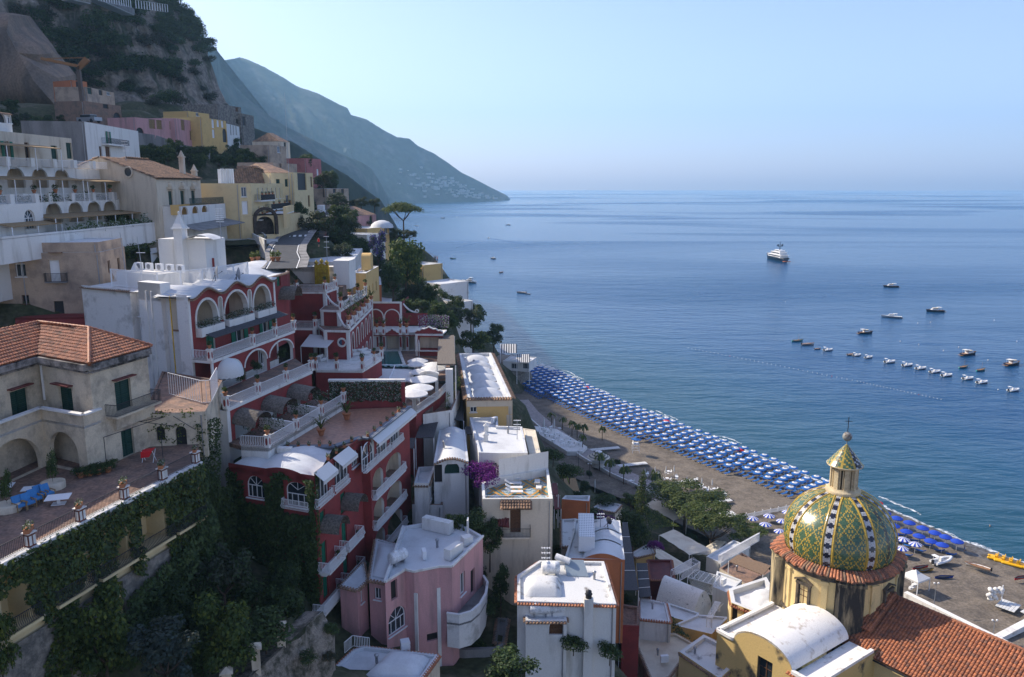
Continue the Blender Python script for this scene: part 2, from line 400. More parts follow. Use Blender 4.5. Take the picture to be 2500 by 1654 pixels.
def tile_row(mb,p0,p1,z,out=.25,pitch=.3,slope=.35):
	ex,ey=p1[0]-p0[0],p1[1]-p0[1];L=math.hypot(ex,ey);ex/=L;ey/=L;nx,ny=ey,-ex
	k=max(1,int(L/pitch));st=L/k
	for i in range(k):
		c=(i+.5)*st;vs=[]
		for d,dz in((-.12,.05),(out,-out*slope)):
			for a in range(5):
				t=math.pi*a/4;q=c-math.cos(t)*st*.46
				vs.append((p0[0]+ex*q+nx*d,p0[1]+ey*q+ny*d,z+dz+math.sin(t)*st*.42))
		mb.add(vs,[(a,a+1,6+a,5+a)for a in range(4)],0,True)
		mb.add(vs[5:],[(0,1,2,3,4)])
def inset(pts,d):
	n=len(pts);out=[]
	for i in range(n):
		a=Vector(pts[i-1]);b=Vector(pts[i]);c=Vector(pts[(i+1)%n])
		e0=(b-a).normalized();e1=(c-b).normalized()
		n0=Vector((-e0.y,e0.x));n1=Vector((-e1.y,e1.x));k=1+n0.dot(n1)
		v=(n0+n1)/max(k,.35);out.append((b.x+v.x*d,b.y+v.y*d))
	return out
def railing(mb,pts,h=1.,sp=.16,belly=.12,r=.017,mi=0,rail=.05):
	"""pts: 3D polyline along the foot; belly>0 gives the bowed Italian bars"""
	for a,b in zip(pts[:-1],pts[1:]):
		a=Vector(a);b=Vector(b);d=b-a;L=d.length
		if L<.05:continue
		e=d/L;nn=Vector((e.y,-e.x,0))
		mb.beam(a+Vector((0,0,h)),b+Vector((0,0,h)),rail,.04,mi);mb.beam(a+Vector((0,0,.08)),b+Vector((0,0,.08)),.03,.03,mi)
		k=max(1,int(L/sp))
		for i in range(k+1):
			p=a+d*(i/k)
			if belly:
				zz=[(.08,0),(.3*h,belly),(.55*h,.02),(h,0)]
				for(z0,o0),(z1,o1)in zip(zz[:-1],zz[1:]):mb.beam(p+nn*o0+Vector((0,0,z0)),p+nn*o1+Vector((0,0,z1)),2*r,2*r,mi)
			else:mb.beam(p+Vector((0,0,.08)),p+Vector((0,0,h)),2*r,2*r,mi)
# ================================================================== THE SETTING
from mathutils.bvhtree import BVHTree
SEA_END=10500.
def sea_material():
	m=bpy.data.materials.new('sea_water');m.use_nodes=True;nt=m.node_tree;N=nt.nodes.new;L=nt.links.new
	b=nt.nodes['Principled BSDF'];g=N('ShaderNodeNewGeometry');pos=g.outputs['Position']
	dp=N('ShaderNodeVectorMath');dp.operation='DOT_PRODUCT';dp.inputs[1].default_value=(.885,.466,0);L(pos,dp.inputs[0])
	r=N('ShaderNodeMapRange');r.inputs[1].default_value=163;r.inputs[2].default_value=285;r.interpolation_type='SMOOTHSTEP';L(dp.outputs['Value'],r.inputs[0])
	n=N('ShaderNodeTexNoise');n.inputs['Scale'].default_value=.012;n.inputs['Detail'].default_value=4;L(pos,n.inputs[0])
	cr=N('ShaderNodeValToRGB');e=cr.color_ramp.elements
	e[0].position=0;e[0].color=(.006,.055,.085,1);e[1].position=1;e[1].color=(.001,.044,.125,1)
	k=e.new(.4);k.color=(.002,.052,.108,1)
	ad=N('ShaderNodeMath');ad.operation='MULTIPLY_ADD';L(n.outputs[0],ad.inputs[0]);ad.inputs[1].default_value=.5;ad.inputs[2].default_value=-.25
	a2=N('ShaderNodeMath');L(ad.outputs[0],a2.inputs[0]);L(r.outputs[0],a2.inputs[1]);L(a2.outputs[0],cr.inputs[0]);L(cr.outputs[0],b.inputs['Base Color'])
	b.inputs['IOR'].default_value=1.33;b.inputs['Specular IOR Level'].default_value=.5
	mp=N('ShaderNodeMapping');mp.inputs['Scale'].default_value=(.0008,.0021,1);mp.inputs['Rotation'].default_value=(0,0,.12);L(pos,mp.inputs[0])
	n2=N('ShaderNodeTexNoise');n2.inputs['Scale'].default_value=1;n2.inputs['Detail'].default_value=3;n2.inputs['Distortion'].default_value=.7;L(mp.outputs[0],n2.inputs[0])
	r2=N('ShaderNodeMapRange');r2.inputs[1].default_value=.50;r2.inputs[2].default_value=.60;L(n2.outputs[0],r2.inputs[0])
	r3=N('ShaderNodeMapRange');r3.inputs[3].default_value=.16;r3.inputs[4].default_value=.30;L(r2.outputs[0],r3.inputs[0]);L(r3.outputs[0],b.inputs['Roughness'])
	m2=N('ShaderNodeMapping');m2.inputs['Scale'].default_value=(.13,.34,1);m2.inputs['Rotation'].default_value=(0,0,-.25);L(pos,m2.inputs[0])
	w1=N('ShaderNodeTexNoise');w1.inputs['Scale'].default_value=1;w1.inputs['Detail'].default_value=5;w1.inputs['Roughness'].default_value=.55;w1.inputs['Distortion'].default_value=.4;L(m2.outputs[0],w1.inputs[0])
	m3=N('ShaderNodeMapping');m3.inputs['Scale'].default_value=(.03,.075,1);m3.inputs['Rotation'].default_value=(0,0,.3);L(pos,m3.inputs[0])
	w2=N('ShaderNodeTexNoise');w2.inputs['Scale'].default_value=1;w2.inputs['Detail'].default_value=3;L(m3.outputs[0],w2.inputs[0])
	sm=N('ShaderNodeMath');sm.operation='MULTIPLY_ADD';sm.inputs[1].default_value=2.2;L(w2.outputs[0],sm.inputs[0]);L(w1.outputs[0],sm.inputs[2])
	bp=N('ShaderNodeBump');bp.inputs['Distance'].default_value=1.1;L(sm.outputs[0],bp.inputs['Height'])
	r4=N('ShaderNodeMapRange');r4.inputs[3].default_value=.45;r4.inputs[4].default_value=.9;L(r2.outputs[0],r4.inputs[0]);L(r4.outputs[0],bp.inputs['Strength'])
	L(bp.outputs[0],b.inputs['Normal']);return m
mb=MB();mb.poly([(-9000,60,0),(14500,60,0),(14500,SEA_END,0),(-9000,SEA_END,0)])
tag(mb.build('sea',sea_material()),kind='structure')
WATER=[(-16,372),(-4,352),(7.3,334),(19,314.5),(30.7,288),(40.6,265.6),(49.6,248.8),(57.6,234),(65,221.7),(72.9,207.8),(78.7,195.6),(88.2,177.8),(95.7,161.9),(99.6,154.5),(108,144),(124,128),(150,100)]
BACK=[(-22,350),(-14,322),(-6,298),(-3,282),(-1,266),(2,250),(5,236),(9,222),(14,209),(19,197),(25,186),(34,174),(44,160),(52,148),(60,136),(70,122),(90,98)]
def lerp(a,b,t):return a+(b-a)*t
def along(pl,s):
	k=min(int(s),len(pl)-2);t=s-k
	return Vector((lerp(pl[k][0],pl[k+1][0],t),lerp(pl[k][1],pl[k+1][1],t)))
def beach_pt(s,t,dz=0):
	p=along(WATER,s).lerp(along(BACK,s),t)
	z=.0+2.6*(max(t,0)**.6)if t>=0 else t*3
	return Vector((p.x,p.y,z+dz))
sand=mat('dark_beach_gravel',(.175,.145,.112),.95,(.10,.083,.066),.35,.40,.66,bump=.55,bsc=2.2,grain=.3,gsc=2.5)
sandw=mat('wet_grey_gravel',(.13,.125,.12),.75,(.07,.06,.05),.5,.42,.6,bump=.3,bsc=3,grain=.25,gsc=3)
mb=MB();NU,TS=140,[-.35,-.12,-.03,0,.05,.1,.16,.24,.34,.46,.6,.74,.88,1,1.12]
pts=[]
for t in TS:
	for i in range(NU):
		s=i/(NU-1)*(len(WATER)-1);q=beach_pt(s,t)
		q.z+=(mnoise.noise(Vector((q.x*.25,q.y*.25,3)))*.18+mnoise.noise(Vector((q.x*.9,q.y*.9,9)))*.07)if t>.02 else 0
		pts.append(q)
for j in range(len(TS)-1):
	for i in range(NU-1):
		mb.add([pts[j*NU+i],pts[j*NU+i+1],pts[(j+1)*NU+i+1],pts[(j+1)*NU+i]],[(0,1,2,3)][::1],1 if TS[j]<.12 else 0,True)
tag(mb.build('beach',[sand,sandw]),kind='structure')
fm=bpy.data.materials.new('sea_foam');fm.use_nodes=True;nt=fm.node_tree
b=nt.nodes['Principled BSDF'];b.inputs['Base Color'].default_value=(.82,.85,.86,1);b.inputs['Roughness'].default_value=.6
g=nt.nodes.new('ShaderNodeNewGeometry');n=nt.nodes.new('ShaderNodeTexNoise');n.inputs['Scale'].default_value=.8;n.inputs['Detail'].default_value=8;n.inputs['Roughness'].default_value=.75
r=nt.nodes.new('ShaderNodeMapRange');r.inputs[1].default_value=.42;r.inputs[2].default_value=.62;r.inputs[3].default_value=.0;r.inputs[4].default_value=.95
nt.links.new(g.outputs['Position'],n.inputs[0]);nt.links.new(n.outputs[0],r.inputs[0]);nt.links.new(r.outputs[0],b.inputs['Alpha'])
mb=MB();K=900
for(o0,o1,zz,sd)in((-.7,.9,.035,1),(1.3,2.6,.03,5),(3.6,4.4,.03,8)):
	row=[]
	for i in range(K):
		s=i/(K-1)*(len(WATER)-1.01);p=along(WATER,s);q=along(WATER,min(s+.02,len(WATER)-1));e=(q-p).normalized();nn=Vector((-e.y,e.x));nn=nn if nn.x>0 else-nn
		wob=mnoise.noise(Vector((i*.05,sd,0)))*1.3+mnoise.noise(Vector((i*.21,sd,2)))*.6
		thin=.5+.5*mnoise.noise(Vector((i*.03,sd,7)))
		row.append((p+nn*(o0+wob),p+nn*(o0+wob+(o1-o0)*max(.1,thin+.35))))
	for i in range(K-1):
		if sd>1 and mnoise.noise(Vector((i*.02,sd,4)))<.1:continue
		a,b_=row[i];c,d=row[i+1];mb.poly([(a.x,a.y,zz+.12*(sd==1)),(c.x,c.y,zz+.12*(sd==1)),(d.x,d.y,zz),(b_.x,b_.y,zz)])
tag(mb.build('surf',fm),kind='stuff',label='white foam of small breakers along the waterline')
CP=[(-30,40,40),(-22,48,38),(-18,58,36),(-14,66,33),(-24,66,40),(-4,70,29),(0,60,27),(2,72,29.5),(8,72,27),(12,62,20),(22,76,14),(35,80,10),(50,85,8),(60,110,4),(45,60,8),(60,70,6),(0,40,20),(-10,45,30),(-12,30,30),(-35,20,45),(30,30,8),(-34,55,46),(-36,64,50),(-42,70,54),(-52,80,58),(-58,100,64),(-62,120,69),(-66,135,72),(-75,150,76),(-55,150,70),(-47,140,66),(-60,175,76),(-80,190,82),(-95,215,83.5),(-80,235,83),(-70,260,82),(-110,240,88),(-130,235,97),(-33,118,63),(-35,125,63.2),(-39,150,65),(-44,180,66),(-49,215,67.2),(-54,250,67),(-60,300,64),(-70,350,55),(-24,80,38),(-20,90,40),(-16,105,42),(-12,115,42),(-8,100,36),(-6,85,33),(2,84,29),(8,92,27),(3,105,34),(8,105,26),(14,100,17),(20,112,9),(22,135,4),(18,160,3.4),(14,185,3),(6,215,3),(0,240,3),(-5,120,38),(-5,135,38),(2,130,26),(6,150,10),(2,175,14),(-3,200,22),(-6,225,24),(-8,250,22),(-10,275,14),(-8,288,10),(-14,300,16),(-18,130,48),(-20,150,50),(-22,175,52),(-18,195,46),(-28,220,58),(-24,240,50),(-22,262,34),(-32,290,34),(-40,340,20),(-30,350,4),(-60,420,2),(-90,500,-4),(-160,200,104),(-200,180,130),(-260,150,170),(-150,120,92),(-120,80,82),(-200,60,120),(-300,60,200),(-90,40,72),(-80,0,60),(-160,-10,100),(-300,-40,180),(-60,20,52),(-110,270,92),(-130,330,100),(-160,400,110),(-200,480,100),(-140,520,40),(-110,440,40),(-100,360,66)]
CPA=CP+[(x,y,1.)for x,y in BACK[4:]]+[(x+1,y+5,-6)for x,y in WATER]+[((a[0]+b[0])/2,(a[1]+b[1])/2,-3)for a,b in zip(WATER,BACK)]+[(78,112,1),(95,90,0),(16,86,12),(20,90,7),(24,96,6),(20,100,7),(25,104,5),(30,100,6),(22,112,6),(28,116,5),(15,95,13),(12,100,18),(28,90,8),(-30,122,57),(-28,127,55),(-33,124,60),(-31,117,56),(-26,133,48),(-30,108,48),(-33,112,51),(-29,113,49),(-31,116,51),(-20,122,43),(-18,128,43),(-22,118,44),(-14,122,41),(-24,124,45),(-21,133,45),(-18,115,42),(-26,104,47),(-29,104,50),(30,340,-6),(60,340,-8),(0,380,-6),(40,420,-8),(-20,440,-6),(-40,520,-6),(10,500,-8),(60,500,-8),(-120,260,98),(-132,300,104),(-150,340,108)]
def ground(x,y):
	sw=sz=0
	for px,py,pz in CPA:
		d2=(px-x)**2+(py-y)**2+6;q=1/(d2*d2);sw+=q;sz+=q*pz
	return sz/sw
GX,GY=[-330+5.*i for i in range(37)]+[-147+3.5*i for i in range(62)],[-40+5*i for i in range(13)]+[25+3.5*i for i in range(80)]+[305+7*i for i in range(34)]
hv=[]
for y in GY:
	for x in GX:
		z=ground(x,y);z+=mnoise.noise(Vector((x*.12,y*.12,1)))*.7+mnoise.noise(Vector((x*.4,y*.4,5)))*.25
		hv.append((x,y,z))
nx_=len(GX);hf=[(j*nx_+i,j*nx_+i+1,(j+1)*nx_+i+1,(j+1)*nx_+i)for j in range(len(GY)-1)for i in range(nx_-1)]
mb=MB();mb.add(hv,hf,0,True)
hillm=mat('scrubby_hillside',(.055,.06,.028),1,(.13,.11,.075),.22,.50,.68,bump=.7,bsc=1.2,grain=.35,gsc=1.4)
tag(mb.build('hillside',hillm),kind='structure')
BV=BVHTree.FromPolygons(hv,hf)
V_=Vector
def rim(z):
	tb=[(68,-122),(106,-130),(114,-138),(122,-141),(130,-143),(138,-146),(147,-150),(156,-158),(164,-163),(175,-168),(195,-174),(250,-190),(430,-280)]
	for(a,xa),(c,xc)in zip(tb[:-1],tb[1:]):
		if z<=c:return lerp(xa,xc,(z-a)/(c-a))if z>a else xa
	return tb[-1][1]
def cliff_pt(s,h):
	ztop=[490,440,400,348,292,206,176,166,180,210,250];zb=[90,90,90,88,88,88,86,74,50,10,-5]
	f=s*10;k=min(int(f),9);t=f-k
	z=lerp(lerp(zb[k],zb[k+1],t),lerp(ztop[k],ztop[k+1],t),h)
	xr=rim(z)
	C=[(-760,-60),(-540,40),(-410,110),(-318,170),(-258,240),(-215,310),(xr-18,362),(xr,398),(xr-14,440),(xr-110,560),(-520,800)]
	p=Vector((lerp(C[k][0],C[k+1][0],t),lerp(C[k][1],C[k+1][1],t)))
	o=(165-z)*.36*max(0,1-abs(s-.3)/.42)
	if z>185:o-=(z-185)*.35
	p+=Vector((.45,-.89))*o
	return Vector((p.x,p.y,z))
cv=[];CU,CW=300,120
for j in range(CW):
	for i in range(CU):
		p=cliff_pt(i/(CU-1),j/(CW-1))
		q=Vector((p.x*.035,p.y*.035,p.z*.02));d=mnoise.fractal(q,.8,2.1,6)*8
		q2=Vector((p.x*.16,p.y*.16,p.z*.045));d+=abs(mnoise.noise(q2))*5.5+mnoise.noise(Vector((p.x*.5,p.y*.5,p.z*.12)))*1.6+mnoise.noise(V_((p.x*1.1,p.y*1.1,p.z*.3)))*.9
		k=1-max(0,min(1,(i/(CU-1)-.62)/.06))*.75 if i/(CU-1)<.82 else.6
		p+=Vector((.5,-.8,.1))*d*k;cv.append(p)
cf=[(j*CU+i,j*CU+i+1,(j+1)*CU+i+1,(j+1)*CU+i)for j in range(CW-1)for i in range(CU-1)]
n0=len(cv)
for i in range(CU):
	p=cv[(CW-1)*CU+i];cv.append(Vector((p.x-160,p.y+230,p.z+120)))
cf+=[((CW-1)*CU+i,(CW-1)*CU+i+1,n0+i+1,n0+i)for i in range(CU-1)]
mb=MB();mb.add(cv,cf,0,True)
rock=mat('grey_brown_rock',(.25,.205,.165),.95,(.07,.07,.045),.16,.44,.60,streak=True,bump=1.,bsc=.5,grain=.35,gsc=.7)
tag(mb.build('cliff',rock),kind='structure')
BC=BVHTree.FromPolygons([tuple(p)for p in cv],cf)
def ray(uv):
	a=(uv[0]-1250)/F;b=(827-uv[1])/F
	return Vector((a,_c+b*_s,-_s+b*_c)).normalized()
def hit(uv,both=True):
	d=ray(uv);o=Vector((0,0,CAMZ));r=BV.ray_cast(o,d);best=r[0];bd=r[3]if r[0]else 1e9
	if both:
		r=BC.ray_cast(o,d)
		if r[0]and r[3]<bd:best=r[0]
	return best
def gz(x,y):
	r=BV.ray_cast(Vector((x,y,900)),Vector((0,0,-1)));return r[0].z if r[0]else ground(x,y)
def mountain(name,ridge,foot,m,nv=44,amp=.05,sd=0,back=.6):
	"""ridge: (u, v, distance); foot: (distance, x shift) of the shore below"""
	n=150;R=[];Fp=[]
	for i in range(n):
		f=i/(n-1)*(len(ridge)-1);k=min(int(f),len(ridge)-2);t=f-k
		u,v,d=[lerp(ridge[k][q],ridge[k+1][q],t)for q in range(3)]
		R.append(at((u,v),y=d))
		g0=i/(n-1)*(len(foot)-1);k=min(int(g0),len(foot)-2);t=g0-k
		Fp.append(Vector([lerp(foot[k][q],foot[k+1][q],t)for q in range(2)]+[-6]))
	pts=[]
	for j in range(nv+8):
		for i in range(n):
			if j<=nv:
				t=j/nv;p=R[i].lerp(Fp[i],t);H=R[i].z-Fp[i].z
				p.z=lerp(R[i].z,Fp[i].z,t**.9);w=min(1,4*t)*min(1,6*(1-t)+.1)
				sc=5./max(H,200)
				q=Vector((p.x*sc+sd,p.y*sc,p.z*sc*.4))
				d=(abs(mnoise.noise(q*1.0))-.28)*1.5+mnoise.fractal(q*2.3,.7,2.1,5)*.55
				p.z+=d*H*amp*w*1.7;p.y+=d*H*amp*w*2.2;p.z+=mnoise.noise(q*9)*H*.012*min(1,8*t+.4)
				p.z=max(p.z,-6)
			else:
				t=(j-nv)/8;r0=R[i];p=Vector((r0.x,r0.y+t*r0.z*2.0,r0.z*(1-t*back)))
			pts.append(p)
	order=list(range(nv+7,nv,-1))+list(range(0,nv+1))
	mb=MB();mb.grid([pts[j*n+i]for j in order for i in range(n)],n,len(order))
	o=tag(mb.build(name,m),kind='structure');return pts,n,nv
scrub=mat('mountain_scrub',(.042,.052,.034),1,(.11,.10,.085),.008,.53,.70,grain=.4,gsc=.03)
scrub2=mat('near_mountain_scrub',(.042,.050,.028),1,(.12,.105,.085),.02,.53,.70,grain=.4,gsc=.06)
far=mountain('headland',[(180,-30,3300),(330,-25,3300),(400,0,3300),(425,30,3300),(455,82,3300),(500,108,3300),(540,150,3350),(590,140,3600),(640,161,3600),(683,185,3600),(725,211,3600),(780,230,3600),(823,253,3600),(848,264,3600),(857,281,3600),(893,291,3600),(935,317,3600),(968,335,3600),(1000,339,3650),(1019,356,3700),(1061,376,3700),(1098,401,3750),(1125,421,3800),(1160,438,3850),(1200,459,3900),(1222,470,3950),(1238,478,3960),(1246,488,3960)],[(-1300,2300),(-1100,2350),(-950,2420),(-820,2500),(-700,2600),(-640,2750),(-590,2900),(-520,3050),(-430,3200),(-330,3350),(-240,3450),(-150,3560),(-80,3700),(-10,3900)],scrub,sd=3,amp=.05)
mountain('mountain_spur',[(250,-120,2000),(380,-60,2000),(440,20,2050),(466,60,2100),(470,68,2100),(478,85,2100),(506,95,2100),(525,118,2150),(536,140,2200),(541,170,2250),(575,215,2300),(610,245,2300),(660,285,2300),(700,310,2300),(760,340,2300),(830,375,2350),(880,395,2400),(905,410,2450),(925,440,2500),(940,470,2550),(952,500,2600)],[(-800,1200),(-760,1300),(-700,1350),(-640,1400),(-560,1500),(-500,1650),(-450,1800),(-420,2000),(-405,2250),(-400,2600)],scrub,sd=11,amp=.06)
mountain('wooded_slope',[(480,180,700),(560,290,720),(640,320,740),(720,350,760),(790,395,800),(850,430,820),(895,465,850),(930,490,880),(955,530,900),(968,560,900)],[(-260,480),(-240,520),(-215,560),(-190,620),(-170,700),(-155,800),(-135,900)],scrub2,sd=21,amp=.05)
hz=MB();hz.box((2750,5220,-12),(24000,10800,1010),0,0,True)
hm=bpy.data.materials.new('air');hm.use_nodes=True;nt=hm.node_tree
for n in list(nt.nodes):
	if n.type=='BSDF_PRINCIPLED':nt.nodes.remove(n)
pv=nt.nodes.new('ShaderNodeVolumePrincipled');pv.inputs['Color'].default_value=(.40,.71,.98,1);pv.inputs['Density'].default_value=1.05e-4;pv.inputs['Anisotropy'].default_value=.3
nt.links.new(pv.outputs[0],nt.nodes['Material Output'].inputs['Volume'])
tag(hz.build('haze',hm),kind='stuff')
road=[(-31.6,109),(-33.6,118.5),(-36,126),(-37.6,133),(-40.6,152),(-43.3,170),(-46.3,190),(-49.5,214),(-53,235),(-57,260)]
def ribbon(name,cl,w0,w1,m,dz,kind='structure',zf=None):
	mb=MB()
	for(a,b)in zip(cl[:-1],cl[1:]):
		for k in range(4):
			p=[Vector((lerp(a[0],b[0],t),lerp(a[1],b[1],t)))for t in(k/4,(k+1)/4)]
			e=Vector((b[0]-a[0],b[1]-a[1])).normalized();n=Vector((e.y,-e.x))
			q=[(p[0]+n*w0),(p[0]+n*w1),(p[1]+n*w1),(p[1]+n*w0)]
			mb.poly([(v.x,v.y,(zf(p[0 if i<2 else 1]))+dz)for i,v in enumerate(q)])
	o=mb.build(name,m);return tag(o,kind=kind)if kind else o
def road_z(p):
	tb=[(100,62.8),(118,63.6),(125,63.9),(150,65.6),(180,66.7),(215,67.6),(260,67.6)]
	for(a,za),(b,zb)in zip(tb[:-1],tb[1:]):
		if p.y<=b:return lerp(za,zb,max(0,(p.y-a)/(b-a)))
	return tb[-1][1]
ribbon('road',road,-2.2,2.2,asph,.5,zf=road_z)
ribbon('pavement',road,2.2,3.4,grey,.62,zf=road_z)
ribbon('pavement',road,-2.9,-2.2,grey,.60,zf=road_z)
mk=MB()
for sd in(-2.05,1.92):
	for(a,b)in zip(road[:-1],road[1:]):
		e=Vector((b[0]-a[0],b[1]-a[1]));L=e.length;e.normalize();n=Vector((e.y,-e.x))
		P=[Vector(a)+n*sd,Vector(a)+n*(sd+.13),Vector(b)+n*(sd+.13),Vector(b)+n*sd]
		mk.poly([(v.x,v.y,road_z(Vector(a)if i<2 else Vector(b))+.506)for i,v in enumerate(P)])
a=Vector((-39.1,146));e=(Vector(road[3])-Vector(road[2])).normalized();n=Vector((e.y,-e.x))
for k in range(4):
	c=a+n*(-1.5+k*1.0);P=[c-e*1.2-n*.26,c-e*1.2+n*.26,c+e*1.2+n*.26,c+e*1.2-n*.26]
	mk.poly([(v.x,v.y,road_z(v)+.508)for v in P])
tag(mk.build('road_markings',paint),kind='structure')
# ================================================================== THE RED HOTEL
V=Vector
def off_line(p0,p1,d):
	e=(V(p1)-V(p0)).normalized();n=V((e.y,-e.x));return(V(p0)+n*d,V(p1)+n*d)
def band(mb,p0,p1,z,h=.22,d=.1,mi=0):
	e=(V(p1)-V(p0)).normalized();n=V((e.y,-e.x));a=V(p0)+n*d*.5;b=V(p1)+n*d*.5
	mb.beam((a.x,a.y,z),(b.x,b.y,z),d+.06,h,mi)
def vband(mb,p0,p1,s,z0,z1,w=.35,d=.08,mi=0):
	e=(V(p1)-V(p0)).normalized();n=V((e.y,-e.x));c=V(p0)+e*s+n*(d/2-.03)
	mb.box((c.x,c.y,z0),(w,d+.06,z1-z0),math.atan2(e.y,e.x),mi,True)
def arch_trim(mb,p0,p1,s0,s1,zb,zt,w=.22,d=.07,mi=0,rise=None,legs=True):
	e=(V(p1)-V(p0)).normalized();n=V((e.y,-e.x));c=(s0+s1)/2;hw=(s1-s0)/2+w/2;r=rise or min(hw,(zt-zb)*.8)
	P=lambda s,z:V((p0[0]+e.x*s+n.x*(d/2-.02),p0[1]+e.y*s+n.y*(d/2-.02),z))
	k=12;pts=[P(c-hw*math.cos(math.pi*i/k),zt+w/2-r+r*math.sin(math.pi*i/k))for i in range(k+1)]
	if legs:pts=[P(c-hw,zb)]+pts+[P(c+hw,zb)]
	for a,b in zip(pts[:-1],pts[1:]):mb.beam(a,b,d+.04,w,mi,(n.x,n.y,0.0001))if False else mb.beam(a,b,w,d+.04,mi,(n.x,n.y,0))
def deck(mb,poly,z,t=.25,mi=0,cap=None):mb.prism(ccw(poly),z-t,z,mi,cap)
POST=None
def post_mesh():
	global POST
	if POST:return POST
	mb=MB();mb.box((0,0,0),(.46,.46,1.15),0,0,True);mb.box((0,0,1.15),(.56,.56,.12),0,0,True)
	for a in range(4):
		c,s=math.cos(a*math.pi/2),math.sin(a*math.pi/2);n=10;pts=[]
		for k in range(n):
			t=2*math.pi*k/n;u=.13*math.cos(t);zz=.62+.36*max(-1,min(1,1.15*math.sin(t)));pts.append((c*.236-s*u,s*.236+c*u,zz))
		mb.poly(pts,1)
	POST=mb.mesh('rail_post',[white,red]);return POST
def rail_posts(T,pts,h=1.,belly=.14,posts=None,first=True,last=True,name='railing'):
	mb=MB();railing(mb,pts,h,.17,belly);mb.build(name,wmetal,T)
	off=parent_loc(T);P=[]
	for q in(posts if posts is not None else pts):
		k=pts[0];e=V(pts[1])-V(pts[0]);obj('rail_post',post_mesh(),T,V(q)-off,math.atan2(e.y,e.x));P.append(V((q[0],q[1],q[2]+1.27)))
	return P
def seg(a,b,n):return[tuple(V(a).lerp(V(b),i/n))for i in range(n+1)]
POTS=[]
def potted(p,where,sc=1.,kind='bush'):POTS.append((V(p),sc,kind,where))
F0,F1,HD,HC=(-33.2,80.6),(-29.4,98.),(-48.2,88.6),(-45.5,101.5)
T=HU=thing('hotel','red hotel block with white arched loggias and balconies below a white rooftop terrace','hotel',(-38,88,52.4))
L=math.hypot(F1[0]-F0[0],F1[1]-F0[1])
sx=lambda uv:on(uv,F0,F1)[0]
A=[(sx(R6(290,760)),sx(R6(485,750))),(sx(R6(548,700)),sx(R6(760,650))),(sx(R6(812,600)),sx(R6(962,560)))]
N2=[(sx(R6(500,700)),sx(R6(527,700))),(sx(R6(768,640)),sx(R6(793,640)))]
ops=[(a,b,60.15,z,True)for(a,b),z in zip(A,(63.0,63.15,63.1))]+[(a,b,60.4,62.9,True)for a,b in N2]
D1=[(sx(R6(385,1000)),sx(R6(465,1000)),57.3,59.55,False,'green'),(sx(R6(640,900)),sx(R6(720,900)),57.3,59.5,False,'open'),(sx(R6(890,850)),sx(R6(950,850)),57.3,59.5,False,'open')]
mb=MB();wall(mb,F0,F1,53.6,63.55,ops+[d[:5]for d in D1],.55,0,1)
zt=lambda s:64.05+.42*math.cos((s-A[0][0]-1.9)/(A[1][0]+2.2-A[0][0]-1.9)*2*math.pi)
e=(V(F1)-V(F0)).normalized();nn=V((e.y,-e.x));K=40
for k in range(K):
	s0,s1=L*k/K,L*(k+1)/K;P=lambda s,z,d=0:(F0[0]+e.x*s-nn.x*d,F0[1]+e.y*s-nn.y*d,z)
	mb.poly([P(s0,63.55),P(s1,63.55),P(s1,zt(s1)-.15),P(s0,zt(s0)-.15)],0)
mb.build('facade',[red,white],T);put_windows(T,F0,F1,D1)
rf=MB();tl=MB()
for k in range(K):
	s0,s1=L*k/K,L*(k+1)/K;d0,d1=-.35,4.2
	a,b=zt(s0),zt(s1)
	rf.add([P(s0,a,d0),P(s1,b,d0),P(s1,b,d1),P(s0,a,d1),P(s0,a-.16,d0),P(s1,b-.16,d0),P(s1,b-.16,d1),P(s0,a-.16,d1)],[(0,1,2,3),(4,5,1,0),(7,6,5,4)],0,True)
for k in range(56):
	s0,s1=L*k/56,L*(k+1)/56;p0,p1=P(s0,0,-.25),P(s1,0,-.25);tile_row(tl,p0[:2],p1[:2],zt((s0+s1)/2)-.3,.22,.3)
rf.build('wavy_roof',roofw,T);tl.build('eave_tiles',tileo,T)
mb=MB()
for a,b,z0,z1,q in ops:arch_trim(mb,F0,F1,a,b,z0,z1,.24 if b-a>1 else.14,.08)
for s in(.18,L-.18):vband(mb,F0,F1,s,53.6,63.6,.36,.07)
mb.build('white_trim',white,T)
mb=MB()
for(a,b),c in zip(A,(cream,red,white)):
	deck(mb,[P(a-.4,0,.56)[:2],P(b+.4,0,.56)[:2],P(b+.4,0,2.6)[:2],P(a-.4,0,2.6)[:2]],60.1,.2)
	for d in((a-.35),(b+.35)):mb.poly([P(d,60.1,.56),P(d,60.1,2.6),P(d,63.4,2.6),P(d,63.4,.56)],1)
	mb.poly([P(a-.4,60.1,2.6),P(b+.4,60.1,2.6),P(b+.4,63.4,2.6),P(a-.4,63.4,2.6)],2 if c is red else 1)
	mb.poly([P(a-.4,63.4,.56),P(b+.4,63.4,.56),P(b+.4,63.4,2.6),P(a-.4,63.4,2.6)],1)
for a,b in N2:mb.poly([P(a-.1,60.3,.55),P(b+.1,60.3,.55),P(b+.1,63,.55),P(a-.1,63,.55)],1)
mb.build('loggia',[paver,cream,red],T)
PLANT_BOXES=[]
for(a,b)in A:
	mb=MB();p0,p1=P(a-.25,0,-.35),P(b+.25,0,-.35)
	mb.beam((p0[0],p0[1],59.8),(p1[0],p1[1],59.8),.7,.95);mb.build('planter',white,T);PLANT_BOXES.append(((p0[0],p0[1],60.3),(p1[0],p1[1],60.3)))
